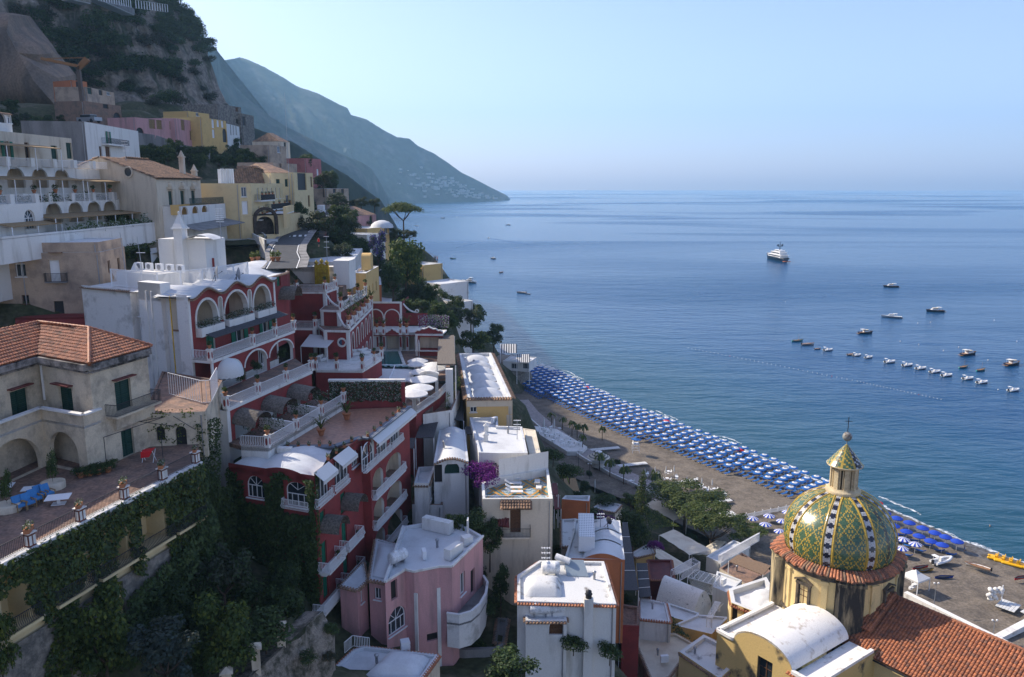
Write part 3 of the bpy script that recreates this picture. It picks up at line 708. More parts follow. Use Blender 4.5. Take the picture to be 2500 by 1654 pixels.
for i,(a,b,z0)in enumerate(((sx(R6(340,900))-.3,sx(R6(590,880)),59.75),(sx(R6(590,830)),sx(R6(850,800)),59.7),(sx(R6(850,750)),L-.1,59.7))):
	mb=MB();q=[P(a,z0,-.02),P(b,z0,-.02),P(b,z0-.5,-1.75),P(a,z0-.5,-1.75)]
	mb.add(q+[(x,y,z-.07)for x,y,z in q],[(0,1,2,3),(7,6,5,4),(0,4,5,1),(1,5,6,2),(2,6,7,3),(3,7,4,0)]);mb.build('awning',reedd,T)
B0,B1=off_line(F0,F1,2.3);B0=tuple(B0+(-.2)*e);B1=tuple(B1)
mb=MB();deck(mb,[F0,B0,B1,F1],57.2,.3,0,1);mb.build('balcony_slab',[white,paver],T)
pts=[(F0[0],F0[1],57.2),(B0[0],B0[1],57.2)];b0,b1=(*B0,57.2),(*B1,57.2)
pp=[V(b0).lerp(V(b1),t)for t in(0,.46,.74,1)]
P1_=rail_posts(T,[b0,b1],1.05,.14,pp);mbx=MB();railing(mbx,[(F0[0],F0[1],57.2),b0],1.05,.17,.14);mbx.build('railing',wmetal,T)
for i,q in enumerate(P1_):potted(q,'red hotel rail under the dark awnings',.9)
sb=lambda uv:on(uv,B0,B1)[0];LB=math.hypot(B1[0]-B0[0],B1[1]-B0[1])
AR=[(sb(R6(470,1260)),sb(R6(705,1240))),(sb(R6(735,1180)),sb(R6(935,1160))),(sb(R6(960,1100)),LB-.5)]
mb=MB();wall(mb,B0,B1,53.6,56.9,[(a,b,53.65,56.5,1.5)for a,b in AR],.4,0,1);mb.build('arcade_wall',[red,white],T)
mb=MB()
for a,b in AR:arch_trim(mb,B0,B1,a,b,54.6,56.5,.2,.07,rise=1.55,legs=False)
vband(mb,B0,B1,.2,53.6,57,.36);band(mb,B0,B1,57.05,.3,.12);mb.build('white_trim',white,T)
it=[(sx(R6(520,1440)),sx(R6(600,1440)),53.7,55.9,False,'french'),(sx(R6(860,1200)),sx(R6(935,1200)),53.7,55.9,False,'french')]
put_windows(T,*off_line(F0,F1,.3),it)
dm=MB();c=V(B0)+e*(AR[0][0]+1.9)
prof=[(1.75*math.cos(t)+.01,1.55*math.sin(t))for t in[math.pi/2*k/8 for k in range(9)]]
vs=[];NA=22
for r,z in prof:
	for k in range(NA+1):
		th=-math.pi/2+math.pi*k/NA;rr=r*(1+.02*math.cos(k*math.pi));d=V((nn.x*math.cos(th)+e.x*math.sin(th),nn.y*math.cos(th)+e.y*math.sin(th)));vs.append((c.x+d.x*rr,c.y+d.y*rr,55.35+z))
for k in range(NA+1):
	th=-math.pi/2+math.pi*k/NA;d=V((nn.x*math.cos(th)+e.x*math.sin(th),nn.y*math.cos(th)+e.y*math.sin(th)));vs.append((c.x+d.x*1.78,c.y+d.y*1.78,55.0+.1*(k%2)))
m_=NA+1;dm.add(vs,[(j*m_+k,j*m_+k+1,(j+1)*m_+k+1,(j+1)*m_+k)for j in range(8)for k in range(NA)],0,True);dm.add(vs,[(9*m_+k,9*m_+k+1,k+1,k)for k in range(NA)])
dm.build('dome_awning',fabw,T)
C0=at(R7(205,385),z=53.6);C1=at(R6(1345,1290),z=53.6);C0=(C0.x,C0.y);C1=(C1.x,C1.y)
mb=MB();deck(mb,[B0,C0,C1,B1],53.6,.3,0,1);mb.build('balcony_slab',[white,paver],T)
P2_=rail_posts(T,[(*C0,53.6),(*C1,53.6)],1.05,.14,seg((*C0,53.6),(*C1,53.6),3));mbx=MB();railing(mbx,[(*B0,53.6),(*C0,53.6)],1.05,.17,.14);mbx.build('railing',wmetal,T)
for q in P2_:potted(q,'lower red hotel rail below big arches',.9)
eC=(V(C1)-V(C0)).normalized();nC=V((eC.y,-eC.x));LC=(V(C1)-V(C0)).length
mb=MB();wall(mb,C0,C1,49.6,53.3,[(1.2+i*(LC-1.6)/3,1.2+i*(LC-1.6)/3+2.6,49.7,52.3,.8)for i in range(3)],.4,0,1);mb.build('patio_wall',[red,white],T)
mb=MB();band(mb,C0,C1,53.45,.34,.12);vband(mb,C0,C1,.2,46,53.4,.5);mb.build('white_trim',white,T)
mb=MB();mb.prism(ccw([F0,(F0[0]-1,F0[1]-2),C0,(C0[0]-3.2,C0[1]+.6)]),44,53.35);mb.prism(ccw([(-36,79),F0,F1,(-40,98)]),44,53.5,0,1);mb.build('base_wall',[white,paver],T)
for i in range(3):
	m1=MB();s0=.7+i*(LC-1.4)/3;w_=3.1;pts=[]
	for d in(.02,2.6):
		for k in range(11):
			t=math.pi*k/10;s=s0+w_/2-w_/2*math.cos(t);q=V(C0)+eC*s+nC*d;pts.append((q.x,q.y,51.9+1.15*math.sin(t)-d*.1))
	m1.grid(pts,11,2);m1.grid([(x,y,z-.05)for x,y,z in pts],11,2)
	m1.build('barrel_awning',reed,T)
mb=MB();q=[HD,(-40.9,84.6),(-40.6,85.5),(-39.4,84.8),(-39.7,84.),(-36.6,82.3),(-36.4,82.8),(-34.3,81.6),(-34.5,81.1),F0]
for a,b,z in zip(q[:-1],q[1:],(63.6,63.6,63.6,64.9,64.9,64.9,63.9,63.9,63.9)):
	it=[]
	if b==(-39.4,84.8):it=[]
	wall(mb,a,b,44,z,())
wall(mb,HC,HD,50,63.6);mb.prism(ccw([(-39.7,84.),(-36.6,82.3),(-36.,83.4),(-39.1,85.1)]),63,64.9);mb.build('end_wall',whited,T)
put_windows(T,(-40.6,85.5),(-39.4,84.8),[(.25,.95,61,62.3,False,'win'),(.25,.95,58,60.,False,'win'),(.3,1.,54.2,55.6,False,'win')],-.02)
mb=MB();mb.tube((-35.4,81.65,52.4),(-35.4,81.65,63.7),.07,n=6);mb.build('yellow_drainpipe',mat('yellow_pipe',(.55,.36,.05),.5),T)
mb=MB()
for x,y in((-38.6,83.35),(-37.9,82.96)):mb.tube((x,y,52.4),(x,y,64),.09,n=6)
mb.build('drainpipe',white,T)
mb=MB();tile_row(mb,HD,(-40.9,84.6),63.75,.3,.32);mb.build('eave_tiles',tileo,T)
mb=MB();mb.poly([(*p,63.7)for p in(HD,(-40.9,84.6),(-39.4,84.8),(-36.6,82.3),F0,F1,HC)]);deck(mb,[HD,(-40.9,84.6),(-41.3,83.9+.9),(-47.6,88.)],63.95,.3);mb.build('roof',roofd,T)
mb=MB();rp=[(-45.2,89.5),(-38.4,85.8),(-34.9,89.5),(-32.4,97.5)]
for(a,b)in zip(rp[:-1],rp[1:]):
	d=V(b)-V(a);n_=int(d.length/2.1)
	for i in range(n_+1):c=V(a)+d*i/n_;mb.box((c.x,c.y,63.7),(.12,.12,2.),math.atan2(d.y,d.x),0,True)
	for z in(63.85,65.65):mb.beam((*a,z),(*b,z),.07,.07)
	k=int(d.length/.16)
	for i in range(k):
		c=V(a)+d*i/k;c2=V(a)+d*min(i+8,k)/k
		mb.beam((c.x,c.y,63.85),(c2.x,c2.y,65.65),.035,.02);mb.beam((c2.x,c2.y,63.85),(c.x,c.y,65.65),.035,.02)
mb.build('lattice_screen',wmetal,T)
mb=MB();mb.prism(ccw([(-45,90.4),(-39,87),(-37.4,90),(-43.4,93.5)]),63.7,65.3);mb.prism(ccw([(-41,95),(-36,93),(-35,97),(-40,99)]),63.7,64.9);mb.build('roof_room',white,T)
tw=at(R2(1690,900),y=95);tz=at(R2(1690,760),y=95).z
mb=MB();mb.box((-42.6+4,96.5,63.7),(6.2,4.2,tz-63.7),-.2,0,True);mb.box((tw.x,94,63.7),(1.1,1.1,tz+1.2-63.7),-.2,0,True);mb.build('stair_tower',white,T)
mb=MB();c=(tw.x,94,tz+1.2);mb.box((c[0],c[1],c[2]),(1.5,1.5,.14),-.2,0,True)
mb.lathe(c,[(.95,.14),(.6,.7),(.32,1.3),(.1,1.75),(.17,1.85),(.14,2.0),(.02,2.1)],4,0,.6,False);mb.build('spire',white,T);mb=MB();mb.lathe((tw.x-4.5,91.5,63.7),[(.8,1.0),(.5,1.6),(.2,2.2),(.13,2.35),(.02,2.5)],4,0,.6,False);mb.build('spire',white,T)
mb=MB();v=[(tw.x+.6+3.6*i/10,94.6+j,tz+.02+.55*math.sin(math.pi*i/10))for j in(-1.6,0,1.6)for i in range(11)];mb.grid(v,11,3);mb.build('vaulted_roof',roofw,T)
mb=MB();mb.box((-36.9,95.2,64.3),(2.9,.06,2.1),-.2,0,True);mb.build('red_panel',red,T)
for i in range(9):
	mb=MB()if i==0 else mb
	if i==0:
		mb.box((0,0,0),(.95,.38,.85),0,0,True);mb.tube((.1,-.2,.45),(.1,-.215,.45),.3,n=12,mi=1);acm=mb.mesh('air_conditioner',[wmetal,gmetal])
	o=obj('air_conditioner',acm,None,(-43.2+(i%5)*1.5,92.2-(i%5)*.75+(i//5)*1.6,65.3 if i<5 else 63.75),-.47);tag(o,f'white air conditioner on the hotel roof, {ORD[i % 5]} from left in the {"front" if i < 5 else "back"} row','air conditioner','air conditioners on the hotel roof')
def dish(p,rz,label,r=.6,m=None):
	t=thing('satellite_dish',label,'satellite dish',p,rz)
	mb=MB();vs=[]
	for k in range(5):
		for i in range(14):
			a=2*math.pi*i/14;rr=r*k/4;vs.append((rr*math.cos(a),-.25+.35*(rr/r)**2*r*-1+.2,1.0+rr*math.sin(a)))
	mb.add(vs,[(k*14+i,k*14+(i+1)%14,(k+1)*14+(i+1)%14,(k+1)*14+i)for k in range(4)for i in range(14)],0,True)
	o=obj('reflector',mb.mesh('reflector',m or gmetal),t)
	mb=MB();mb.tube((0,0,0),(0,0,1),.04);mb.tube((-.5,.3,0),(0,0,.7),.025);mb.tube((.5,.3,0),(0,0,.7),.025);mb.tube((0,-.1,.6),(0,-.75,1.),.02);mb.box((0,-.75,1.),(.1,.12,.1));obj('mount',mb.mesh('mount',iron),t)
dish((*P(8.2,0,1.9)[:2],zt(8.2)),1.9,'left grey satellite dish standing on the wavy white roof',.75);dish((*P(12.2,0,1.7)[:2],zt(12.2)),2.1,'right grey satellite dish standing on the wavy white roof',.75)
def mast(p,h,label,arms=6,lean=0):
	t=thing('antenna_mast',label,'antenna',p);mb=MB();mb.tube((0,0,0),(lean,0,h),.05,.03,5);obj('pole',mb.mesh('pole',gmetal),t);mb=MB()
	for k in range(arms):
		z=h*(.55+.42*k/max(1,arms-1));mb.beam((-.45,0,z),(.45,0,z),.06,.06)
		for x in(-.4,-.13,.13,.4):mb.beam((x,-.25,z),(x,.25,z),.03,.03)
	if arms:obj('aerial',mb.mesh('aerial',wmetal),t)
mast((tw.x+4.2,95.5,tz),3.6,'tall white aerial mast with many short arms beside the hotel stair tower',7)
mast((-43.9,90.2,65.3),4.4,'thin bare pole leaning slightly on the near end of the hotel roof',0,-.2);mast((-41.6,89.4,65.3),4.,'thin pole with a lamp head on the near end of the hotel roof',1,-.25)
az=at(R3(1810,920),y=66.6).z
AX=House('annex','low white annex with rusty roof edge behind the vine pergola','building',[(-31.6,65.9),(-26.7,66.8),(-29.2,78.),(-37,82)],51.5,az,oldw,paver,.12)
AX.win(R3(1660,1240),.9,1.9,'dark',True).win(R3(1470,1180),.7,1.3,'dark',True);AX.done()
mb=MB();mb.box((0,0,0),(1,1,1));mb=MB();f=[(-32.2,72.5,az),(-27.9,69.4,az),(-27.2,69.6,az),(-28.4,74.6,az)];railing(mb,f,2.1,.36,0,.016);mb.build('railing',wmetal,AX.T)
W0,W1=(-17.85,68.2),(-13.0,90.6)
WI=(-26.8,71.6)
T=HL=thing('hotel_wing','lower red hotel wing with a terracotta roof terrace, arched windows and rows of white balconies','hotel',(-20,78,34))
ew=(V(W1)-V(W0)).normalized();nw=V((ew.y,-ew.x));LW=(V(W1)-V(W0)).length
sw=lambda uv:on(uv,W0,W1)[0]
SM=sw(R7(1500,800))
m0=V(W0)+ew*SM;m1=m0+nw*.9;W2=V(W1)+nw*.9
ops0=[(sw(R7(1052,1000)),sw(R7(1180,1000)),46.2,48.9,False,'win'),(sw(R7(1240,1000)),sw(R7(1375,950)),46.2,48.9,False,'win'),(sw(R7(1405,900)),sw(R7(1470,900)),46.9,48.6,True,'win')]
s_door=(sw(R8(955,600)),sw(R8(1040,600)))
ops0+=[(a,b,z,z+2.25,False,'green')for z in(36.6,40.)for a,b in((.7,1.8),(5.2,6.4))]+[(.7,1.8,43.2,45.3,False,'green'),(5.2,6.4,43.2,45.3,False,'green')]
ops1=[];LS=LW-SM;so_=lambda uv:on(uv,tuple(m1),tuple(W2))[0]
for a,b in((R7(1520,950),R7(1625,900)),(R7(1645,850),R7(1745,800)),(R7(1770,750),R7(1865,700))):ops1.append((so_(a),so_(b),46.3,49.0,True,'win'))
A2=[(max(.5,so_(R7(1590,1150))-1.6),so_(R7(1710,1100))),(so_(R7(1735,1050)),min(LS-.4,so_(R7(1880,1000))))]
ops1+=[(a,b,z,z+2.75,1.1,None)for a,b in A2 for z in(42.6,39.2)]+[(a,b,35.9,38.5,1.1,None)for a,b in A2]
mb=MB();wall(mb,W0,tuple(m0),32,49.5,[o[:5]for o in ops0],.3,0,0);wall(mb,tuple(m0),tuple(m1),32,49.5);wall(mb,tuple(m1),tuple(W2),32,49.5,[o[:5]for o in ops1],.3,0,1)
wall(mb,tuple(W2),W1,32,49.5);wall(mb,WI,W0,32,49.2,[(2.0,4.0,46.1,48.3,True),(6.4,8.8,45.9,48.3,.8)],.3)
mb.build('wall',[red,white],T)
put_windows(T,W0,tuple(m0),ops0,.18);put_windows(T,tuple(m1),tuple(W2),[o for o in ops1 if o[5]],.18);put_windows(T,WI,W0,[(2.0,4.0,46.1,48.3,True,'win'),(6.4,8.8,45.9,48.3,.8,'win')],.18)
mb=MB()
for a,b in A2:
	for z in(42.6,39.2,35.9):
		q=lambda s,d,zz:tuple(m1+ew*s-nw*d)+(zz,)
		mb.poly([q(a-.1,1.5,z),q(b+.1,1.5,z),q(b+.1,1.5,z+2.9),q(a-.1,1.5,z+2.9)],0);mb.poly([q(b+.05,.3,z),q(b+.05,1.5,z),q(b+.05,1.5,z+2.9),q(b+.05,.3,z+2.9)],0)
		mb.poly([q(a-.05,.3,z),q(a-.05,1.5,z),q(a-.05,1.5,z+2.9),q(a-.05,.3,z+2.9)],1);mb.poly([q(a-.1,.2,z),q(b+.1,.2,z),q(b+.1,1.5,z),q(a-.1,1.5,z)],2)
mb.build('niche',[cream,red,paver],T)
for a,b in A2:
	for z in(42.6,39.2,35.9):put_windows(T,tuple(m1-nw*1.45),tuple(W2-nw*1.45),[(a+.15,a+1.15,z+.02,z+2.2,False,'green')],0)
BALC=[(sw(R8(905,600))-.3,3.4,36.4,1.15,1),(4.6,8.3,36.4,1.0,1),(-.1,3.4,39.8,1.15,1),(4.6,8.3,39.8,1.0,1),(-.1,2.9,45.95,.35,0),(3.4,6.6,45.95,.35,0)]
for a,b,z,d,full in BALC:
	q=lambda s,dd:tuple(V(W0)+ew*s+nw*dd)
	if full:
		mb=MB();deck(mb,[q(a,.01),q(a,d),q(b,d),q(b,.01)],z,.16);mb.prism(ccw([q(a+.2,.01),q(a+.2,d*.6),q(b-.2,d*.6),q(b-.2,.01)]),z-.45,z-.16);mb.build('balcony_slab',white,T)
	mb=MB();railing(mb,[(*q(a,.03),z),(*q(a,d),z),(*q(b,d),z),(*q(b,.03),z)],1.02,.14,.16);mb.build('railing',wmetal,T)
	if full:potted((*q(b-.5,d*.55),z),'small balcony of the lower red wing',.8)
for a,b in A2:
	for z in(42.6,39.2,35.9):
		q=lambda s,dd:tuple(m1+ew*s+nw*dd);mb=MB();railing(mb,[(*q(a-.3,.03),z),(*q(a-.3,.5),z),(*q(b+.3,.5),z),(*q(b+.3,.03),z)],1.02,.14,.14);deck(mb,[q(a-.3,.02),q(a-.3,.5),q(b+.3,.5),q(b+.3,.02)],z+.02,.12);mb.build('railing',wmetal,T)
for a,b,z0,z1,*_ in ops1[:3]:
	q=lambda s,dd:tuple(m1+ew*s+nw*dd);mb=MB();railing(mb,[(*q(a-.2,.03),z0-.1),(*q(a-.2,.4),z0-.1),(*q(b+.2,.4),z0-.1),(*q(b+.2,.03),z0-.1)],.95,.14,.12);mb.build('railing',wmetal,T)
q3=lambda s,dd:V(WI)+(V(W0)-V(WI)).normalized()*s+V(((V(W0)-V(WI)).normalized().y,-(V(W0)-V(WI)).normalized().x))*dd
mb=MB();railing(mb,[(*q3(6.2,.03),45.7),(*q3(6.2,.45),45.7),(*q3(9.,.45),45.7),(*q3(9.,.03),45.7)],1.,.14,.14);mb.build('railing',wmetal,T)
for s0,z0 in((.55,44.55),(5.1,44.9)):
	mb=MB();pts=[]
	for d in(.02,1.9):
		for k in range(11):t=math.pi*k/10;c=V(W0)+ew*(s0+1.25-1.25*math.cos(t))+nw*d;pts.append((c.x,c.y,z0-1.1+1.25*math.sin(t)))
	mb.grid(pts,11,2);mb.grid([(x,y,z-.04)for x,y,z in pts],11,2);mb.build('barrel_awning',reed,T)
for s0,s1,d in((ops0[0][0]-.2,ops0[0][1]+.2,0),(ops0[1][0]-.2,ops0[1][1]+.2,0),(.2,LS-.1,1)):
	o_,e_=(m1,ew)if d else(V(W0),ew);a,b=o_+e_*s0+nw*.03,o_+e_*s1+nw*.03;mb=MB()
	q=[(a.x,a.y,49.5),(b.x,b.y,49.5),(b.x+nw.x*.95,b.y+nw.y*.95,48.75),(a.x+nw.x*.95,a.y+nw.y*.95,48.75)]
	mb.add(q+[(x,y,z-.05)for x,y,z in q],[(0,1,2,3),(7,6,5,4),(0,4,5,1),(1,5,6,2),(2,6,7,3),(3,7,4,0)]);mb.poly([q[3],q[2],(q[2][0],q[2][1],48.4),(q[3][0],q[3][1],48.4)]);mb.build('roller_awning',fabw,T)
PA,PB,PL=at(R7(605,755),z=50.2),at(R7(1330,325),z=50.2),at(R7(345,740),z=50.2)
tr=at(R7(1225,735),z=49.35)
mb=MB();deck(mb,[(tr.x,tr.y),tuple(V(W0)+ew*(tr.y-68.2)),tuple(m0),tuple(m1),tuple(W2),(PB.x,PB.y),(PA.x+.3,PA.y+2.6)],49.35,.3);mb.build('roof_terrace',mat('terracotta_tiles',(.36,.185,.115),.45,(.27,.14,.095),1.6,.4,.62,grain=.2,gsc=3),T)
mb=MB();K2=[(PA.x+.5,PA.y+2.6),(tr.x-1.2,tr.y-.5),(tr.x+.3,tr.y-.4),tuple(m0),tuple(m1),tuple(W2)]
for a,b in zip(K2[:-1],K2[1:]):mb.beam((*a,49.4),(*b,49.4),.7,.16)
mb.build('coping',mat('slate_coping',(.13,.15,.18),.6,grain=.1),T)
mb=MB();tile_row(mb,tuple(m1),tuple(W2),49.3,.3,.28);tile_row(mb,(tr.x,tr.y),tuple(m0),49.2,.25,.28);mb.build('eave_tiles',tileo,T)
mb=MB();nu,nv=22,8;vs=[]
for j in range(nv):
	for i in range(nu):
		s,t=i/(nu-1),j/(nv-1);a=V(WI).lerp(V(W0),s);b=V((PL.x+.2,PL.y-.3)).lerp(V((tr.x,tr.y)),s);p=a.lerp(b,t)
		vs.append((p.x,p.y,48.75+.75*max(0,math.sin(max(0,min(1,(s-.34)/.62))*math.pi))**.8*(1-.25*t)+.3*t+.15*math.sin(max(0,min(1,s/.34))*math.pi)))
mb.grid(vs,nu,nv);
for i in range(nu-1):
	a,b=vs[i],vs[i+1];mb.poly([(a[0],a[1],48.4),(b[0],b[1],48.4),b,a],1)
mb.build('vaulted_roof',[roofw,red],T)
mb=MB();deck(mb,[(PL.x,PL.y),(PA.x,PA.y),(PB.x,PB.y),C1,C0],50.15,.4);mb.build('patio_floor',paver,T)
mb=MB();wall(mb,(PL.x,PL.y),(PA.x,PA.y),48.3,50.2);wall(mb,(PA.x,PA.y),(PB.x,PB.y),48.8,50.2);mb.prism(ccw([(PA.x+.5,PA.y+1.),(PA.x+1.9,PA.y+.9),(PA.x+1.9,PA.y+1.6),(PA.x+.5,PA.y+1.7)]),49.3,49.75);mb.build('parapet',white,T)
mbx=MB();railing(mbx,[tuple(PL),tuple(PA)],1.05,.17,.14);mbx.build('railing',wmetal,T)
P3_=rail_posts(T,[tuple(PA),tuple(PB)],1.05,.14,seg(tuple(PA),tuple(PB),3))
for q in P3_:potted(q,'rail above the terracotta terrace',.9)
for i in(1,2):
	mb=MB();a=V(C0).lerp(V(C1),i/3);b=V((PA.x,PA.y)).lerp(V((PB.x,PB.y)),i/3-.03);mb.beam((a.x,a.y,50.7),(b.x,b.y,50.7),.25,1.1);mb.build('partition_wall',white,T)
for k in range(11):
	s=SM*.35+(LW-SM*.35-.6)*k/10;c=V(W0)+ew*s+nw*(.55 if s>SM else-.4);potted((c.x,c.y,49.45),'seaward edge of the terracotta terrace',.75,'trough')
for k in range(5):c=V((PA.x+1.2,PA.y+2.4)).lerp(V((tr.x-.2,tr.y-.3)),k/4);potted((c.x,c.y,49.45),'near edge of the terracotta terrace',.75,'trough')
for uv in(R7(1115,640),R7(1360,490)):p=at(uv,z=49.37);potted(p,'open floor of the terracotta terrace',1.6,'palm')
JW0,JW1=at(R7(1030,280),z=50.3),at(R7(1800,310),z=49.5)
mb=MB();wall(mb,(PB.x-1.9,PB.y+1.2),(W2.x-.4,W2.y+.1),49,52.3);mb.prism(ccw([(PB.x-2,PB.y+1.2),(W2.x-.4,W2.y+.1),(W2.x-.4,W2.y+.6),(PB.x-2,PB.y+1.7)]),52.28,52.6,1);mb.build('terrace_back_wall',[red,white],T)
# ================================================================== THE CHURCH WITH THE TILED DOME
tile_d=mat('weathered_terracotta_tile',(.27,.115,.065),.7,(.15,.08,.055),2.4,.42,.66,grain=.3,gsc=6)
def tile_mesh(w,l):
	mb=MB();vs=[]
	for y,k in((0,1.),(l,.86)):
		for a in range(5):t=math.pi*a/4;vs.append((-math.cos(t)*w*.5*k,y,math.sin(t)*w*.36*k+(.05 if y==0 else 0)))
	mb.add(vs,[(a+1,a,5+a,6+a)for a in range(4)],0,True);mb.add(vs[:5],[(0,1,2,3,4)])
	mb.add([(-w*.5,0,.0),(-w*.72,0,-.03),(-w*.72,l,-.03),(-w*.43,l,0)],[(0,1,2,3)],0,True);return mb
def tile_field(T,poly,m,pu=.3,pv=.42,single=0,key=None,name='roof_tiles'):
	"""poly: planar roof slope, first edge = eave (left to right seen from outside). Real barrel tiles; the `single` best ones as parts"""
	P0,P1=V(poly[0]),V(poly[1]);u=(P1-P0).normalized();n=None
	for q in poly[2:]:
		n=u.cross(V(q)-P0)
		if n.length>.01:n.normalize();break
	v=n.cross(u);uv=[((V(q)-P0).dot(u),(V(q)-P0).dot(v))for q in poly]
	def inside(a,b):
		c=False
		for i in range(len(uv)):
			(x0,y0),(x1,y1)=uv[i],uv[i-1]
			if(y0>b)!=(y1>b)and a<(x1-x0)*(b-y0)/(y1-y0)+x0:c=not c
		return c
	us=[q[0]for q in uv];vs=[q[1]for q in uv];sp=[]
	a=min(us)+pu/2
	while a<max(us):
		b=min(vs)
		while b<max(vs):
			if inside(a,b+pv*.5):sp.append((a,b))
			b+=pv
		a+=pu
	rot=Matrix((u,v,n)).transposed();me=tile_mesh(pu,pv*1.12);mb=MB();off=parent_loc(T)
	W=lambda a,b:P0+u*a+v*b+n*.03
	if single:
		sp.sort(key=lambda s:(W(*s)-V((0,0,CAMZ))).length+(1000 if proj_out(W(*s))else 0))
		sm=me.mesh('roof_tile',m);sm2=me.mesh('roof_tile',tile_d)
		for a,b in sp[:single]:
			o=obj('roof_tile',sm if rnd.random()<.8 else sm2,T,W(a,b)-off);o.rotation_euler=(rot@Matrix.Rotation(rnd.uniform(-.03,.03),3,'Z')).to_euler()
		sp=sp[single:]
	for a,b in sp:
		j=rnd.uniform(-.012,.012);mb.add([rot@V((p[0]+j,p[1]+j,p[2]+rnd.uniform(-.006,.006)))+W(a,b)for p in me.v],me.f,int(rnd.random()<.2)+int(rnd.random()<.06),True)
	o=mb.build(name,[m,tile_d if m is tile else m,tileo],T);tag(o,kind='stuff')
	ub=MB();ub.poly([V(q)-n*.02 for q in poly]);ub.poly([V(q)-n*.14 for q in poly][::-1]);ub.build('roof',m,T)
def proj(p):
	x,y,z=p[0],p[1],p[2]-CAMZ;d=y*_c-z*_s
	return(1250+F*x/d,827-F*(y*_s+z*_c)/d)
def proj_out(p):
	u,v=proj(p);return not(0<u<2500 and 0<v<1654)
CC=V((39.2,89.2));ZC=31.5;ang=R_(-54);ca=V((math.cos(ang),math.sin(ang)));cb=V((math.sin(ang),-math.cos(ang)))
cp=lambda a,b:tuple(CC+ca*a+cb*b)
T=CH=thing('church','yellow church with a green and gold tiled dome and a long terracotta roof','church',(39.2,89.2,8))
mb=MB();n=64;ring=[(CC.x+6.5*math.cos(2*math.pi*i/n),CC.y+6.5*math.sin(2*math.pi*i/n))for i in range(n)]
mb.prism(ring,22,ZC-.1);mb.build('drum',churchy,T)
mb=MB();mb.prism([(CC.x+6.66*math.cos(2*math.pi*i/n),CC.y+6.66*math.sin(2*math.pi*i/n))for i in range(n)],ZC-.75,ZC-.3);mb.prism([(CC.x+6.75*math.cos(2*math.pi*i/n),CC.y+6.75*math.sin(2*math.pi*i/n))for i in range(n)],25.1,25.5);mb.build('stone_moulding',mat('dark_stone_trim',(.13,.105,.075),.9,(.05,.045,.04),1.2,bump=.3),T)
dg=[ang+math.pi/4+k*math.pi/2 for k in range(4)]
for k,a in enumerate(dg):
	d=V((math.cos(a),math.sin(a)));s=V((-d.y,d.x));c=CC
	mb=MB();q=[c+d*5.5+s*1.75,c+d*7.35+s*1.35,c+d*7.35-s*1.35,c+d*5.5-s*1.75];mb.prism(ccw([tuple(x)for x in q]),21,ZC-.12)
	q2=[c+d*5.5+s*1.9,c+d*7.5+s*1.5,c+d*7.5-s*1.5,c+d*5.5-s*1.9];mb.prism(ccw([tuple(x)for x in q2]),ZC-.7,ZC-.35)
	mb.build('buttress',churchd if k!=2 else churchd,T)
	for sg in(-1,1):
		mb=MB();a2=a+sg*.42;mb.box((CC.x+6.5*math.cos(a2),CC.y+6.5*math.sin(a2),25.5),(.35,.7,ZC-.8-25.5),a2,0,True);mb.box((CC.x+6.55*math.cos(a2),CC.y+6.55*math.sin(a2),ZC-1.15),(.5,.95,.3),a2,0,True);mb.build('pilaster',churchy,T)
def church_window(T,c,rz,w,h,ped=True):
	"""c = foot centre of the opening on the wall face, rz = direction along the wall"""
	fm=MB();st=MATS['dark_stone_trim']
	for x in(-w/2-.14,w/2+.14):fm.box((x,-.06,h/2),(.28,.3,h))
	fm.box((0,-.08,-.14),(w+.8,.36,.28));fm.box((0,-.07,h+.16),(w+.7,.34,.32))
	if ped:
		for sx in(-1,1):fm.beam((sx*(w/2+.55),-.12,h+.42),(0,-.12,h+.95),.3,.16)
	o=obj('window',fm.mesh('window',st),T,V(c)-parent_loc(T),rz)
	g=MB();g.box((0,.06,h/2),(w,.03,h));obj('pane',g.mesh('pane',glass),o)
	q=MB();q.box((0,.02,h/2),(.08,.06,h));q.box((0,.02,h*.5),(w,.05,.06));q.box((0,.02,h*.75),(w,.05,.05));obj('frame',q.mesh('frame',wood),o)
for a in(ang+math.pi,ang-math.pi/2,ang):
	pass
for a in(ang-math.pi/2,ang,ang+math.pi):
	c=(CC.x+6.52*math.cos(a),CC.y+6.52*math.sin(a),26.6);church_window(T,c,a+math.pi/2,1.25,2.75)
def rr(th):
	k=min(abs((th-a+math.pi)%(2*math.pi)-math.pi)for a in dg);return 7.15+.65*max(0,1-k/.3)**.7
mb=MB();N=124
for i in range(N):
	th=2*math.pi*(i+.5)/N;d=V((math.cos(th),math.sin(th)));s=V((-d.y,d.x));vs=[]
	for j,(r,z)in enumerate(((6.1,ZC+.62),(rr(th)*.5+3.2,ZC+.36),(rr(th)+.12*((i*7)%3-1),ZC+.02))):
		w_=2*math.pi*r/N*.5
		for a in range(5):t=math.pi*a/4;p=CC+d*(r+(rnd.uniform(-.04,.04)if j==2 else 0))-s*math.cos(t)*w_*.95;vs.append((p.x,p.y,z+math.sin(t)*w_*1.05))
	q_=rnd.choice((0,0,0,1,2));mb.add(vs,[(a+1,a,5+a,6+a)for a in range(4)]+[(6+a,5+a,10+a,11+a)for a in range(4)],q_,True);mb.add(vs[10:],[(0,1,2,3,4)],q_)
o=mb.build('eave_tiles',[tile,tile_d,tileo],T);tag(o,kind='stuff')
mb=MB();vs=[]
for r_,z in((0,ZC+.1),(1,ZC-.08)):
	for i in range(96):th=2*math.pi*i/96;r=6.2 if r_==0 else rr(th)-.12;vs.append((CC.x+r*math.cos(th),CC.y+r*math.sin(th),z+.35*(1-r_)))
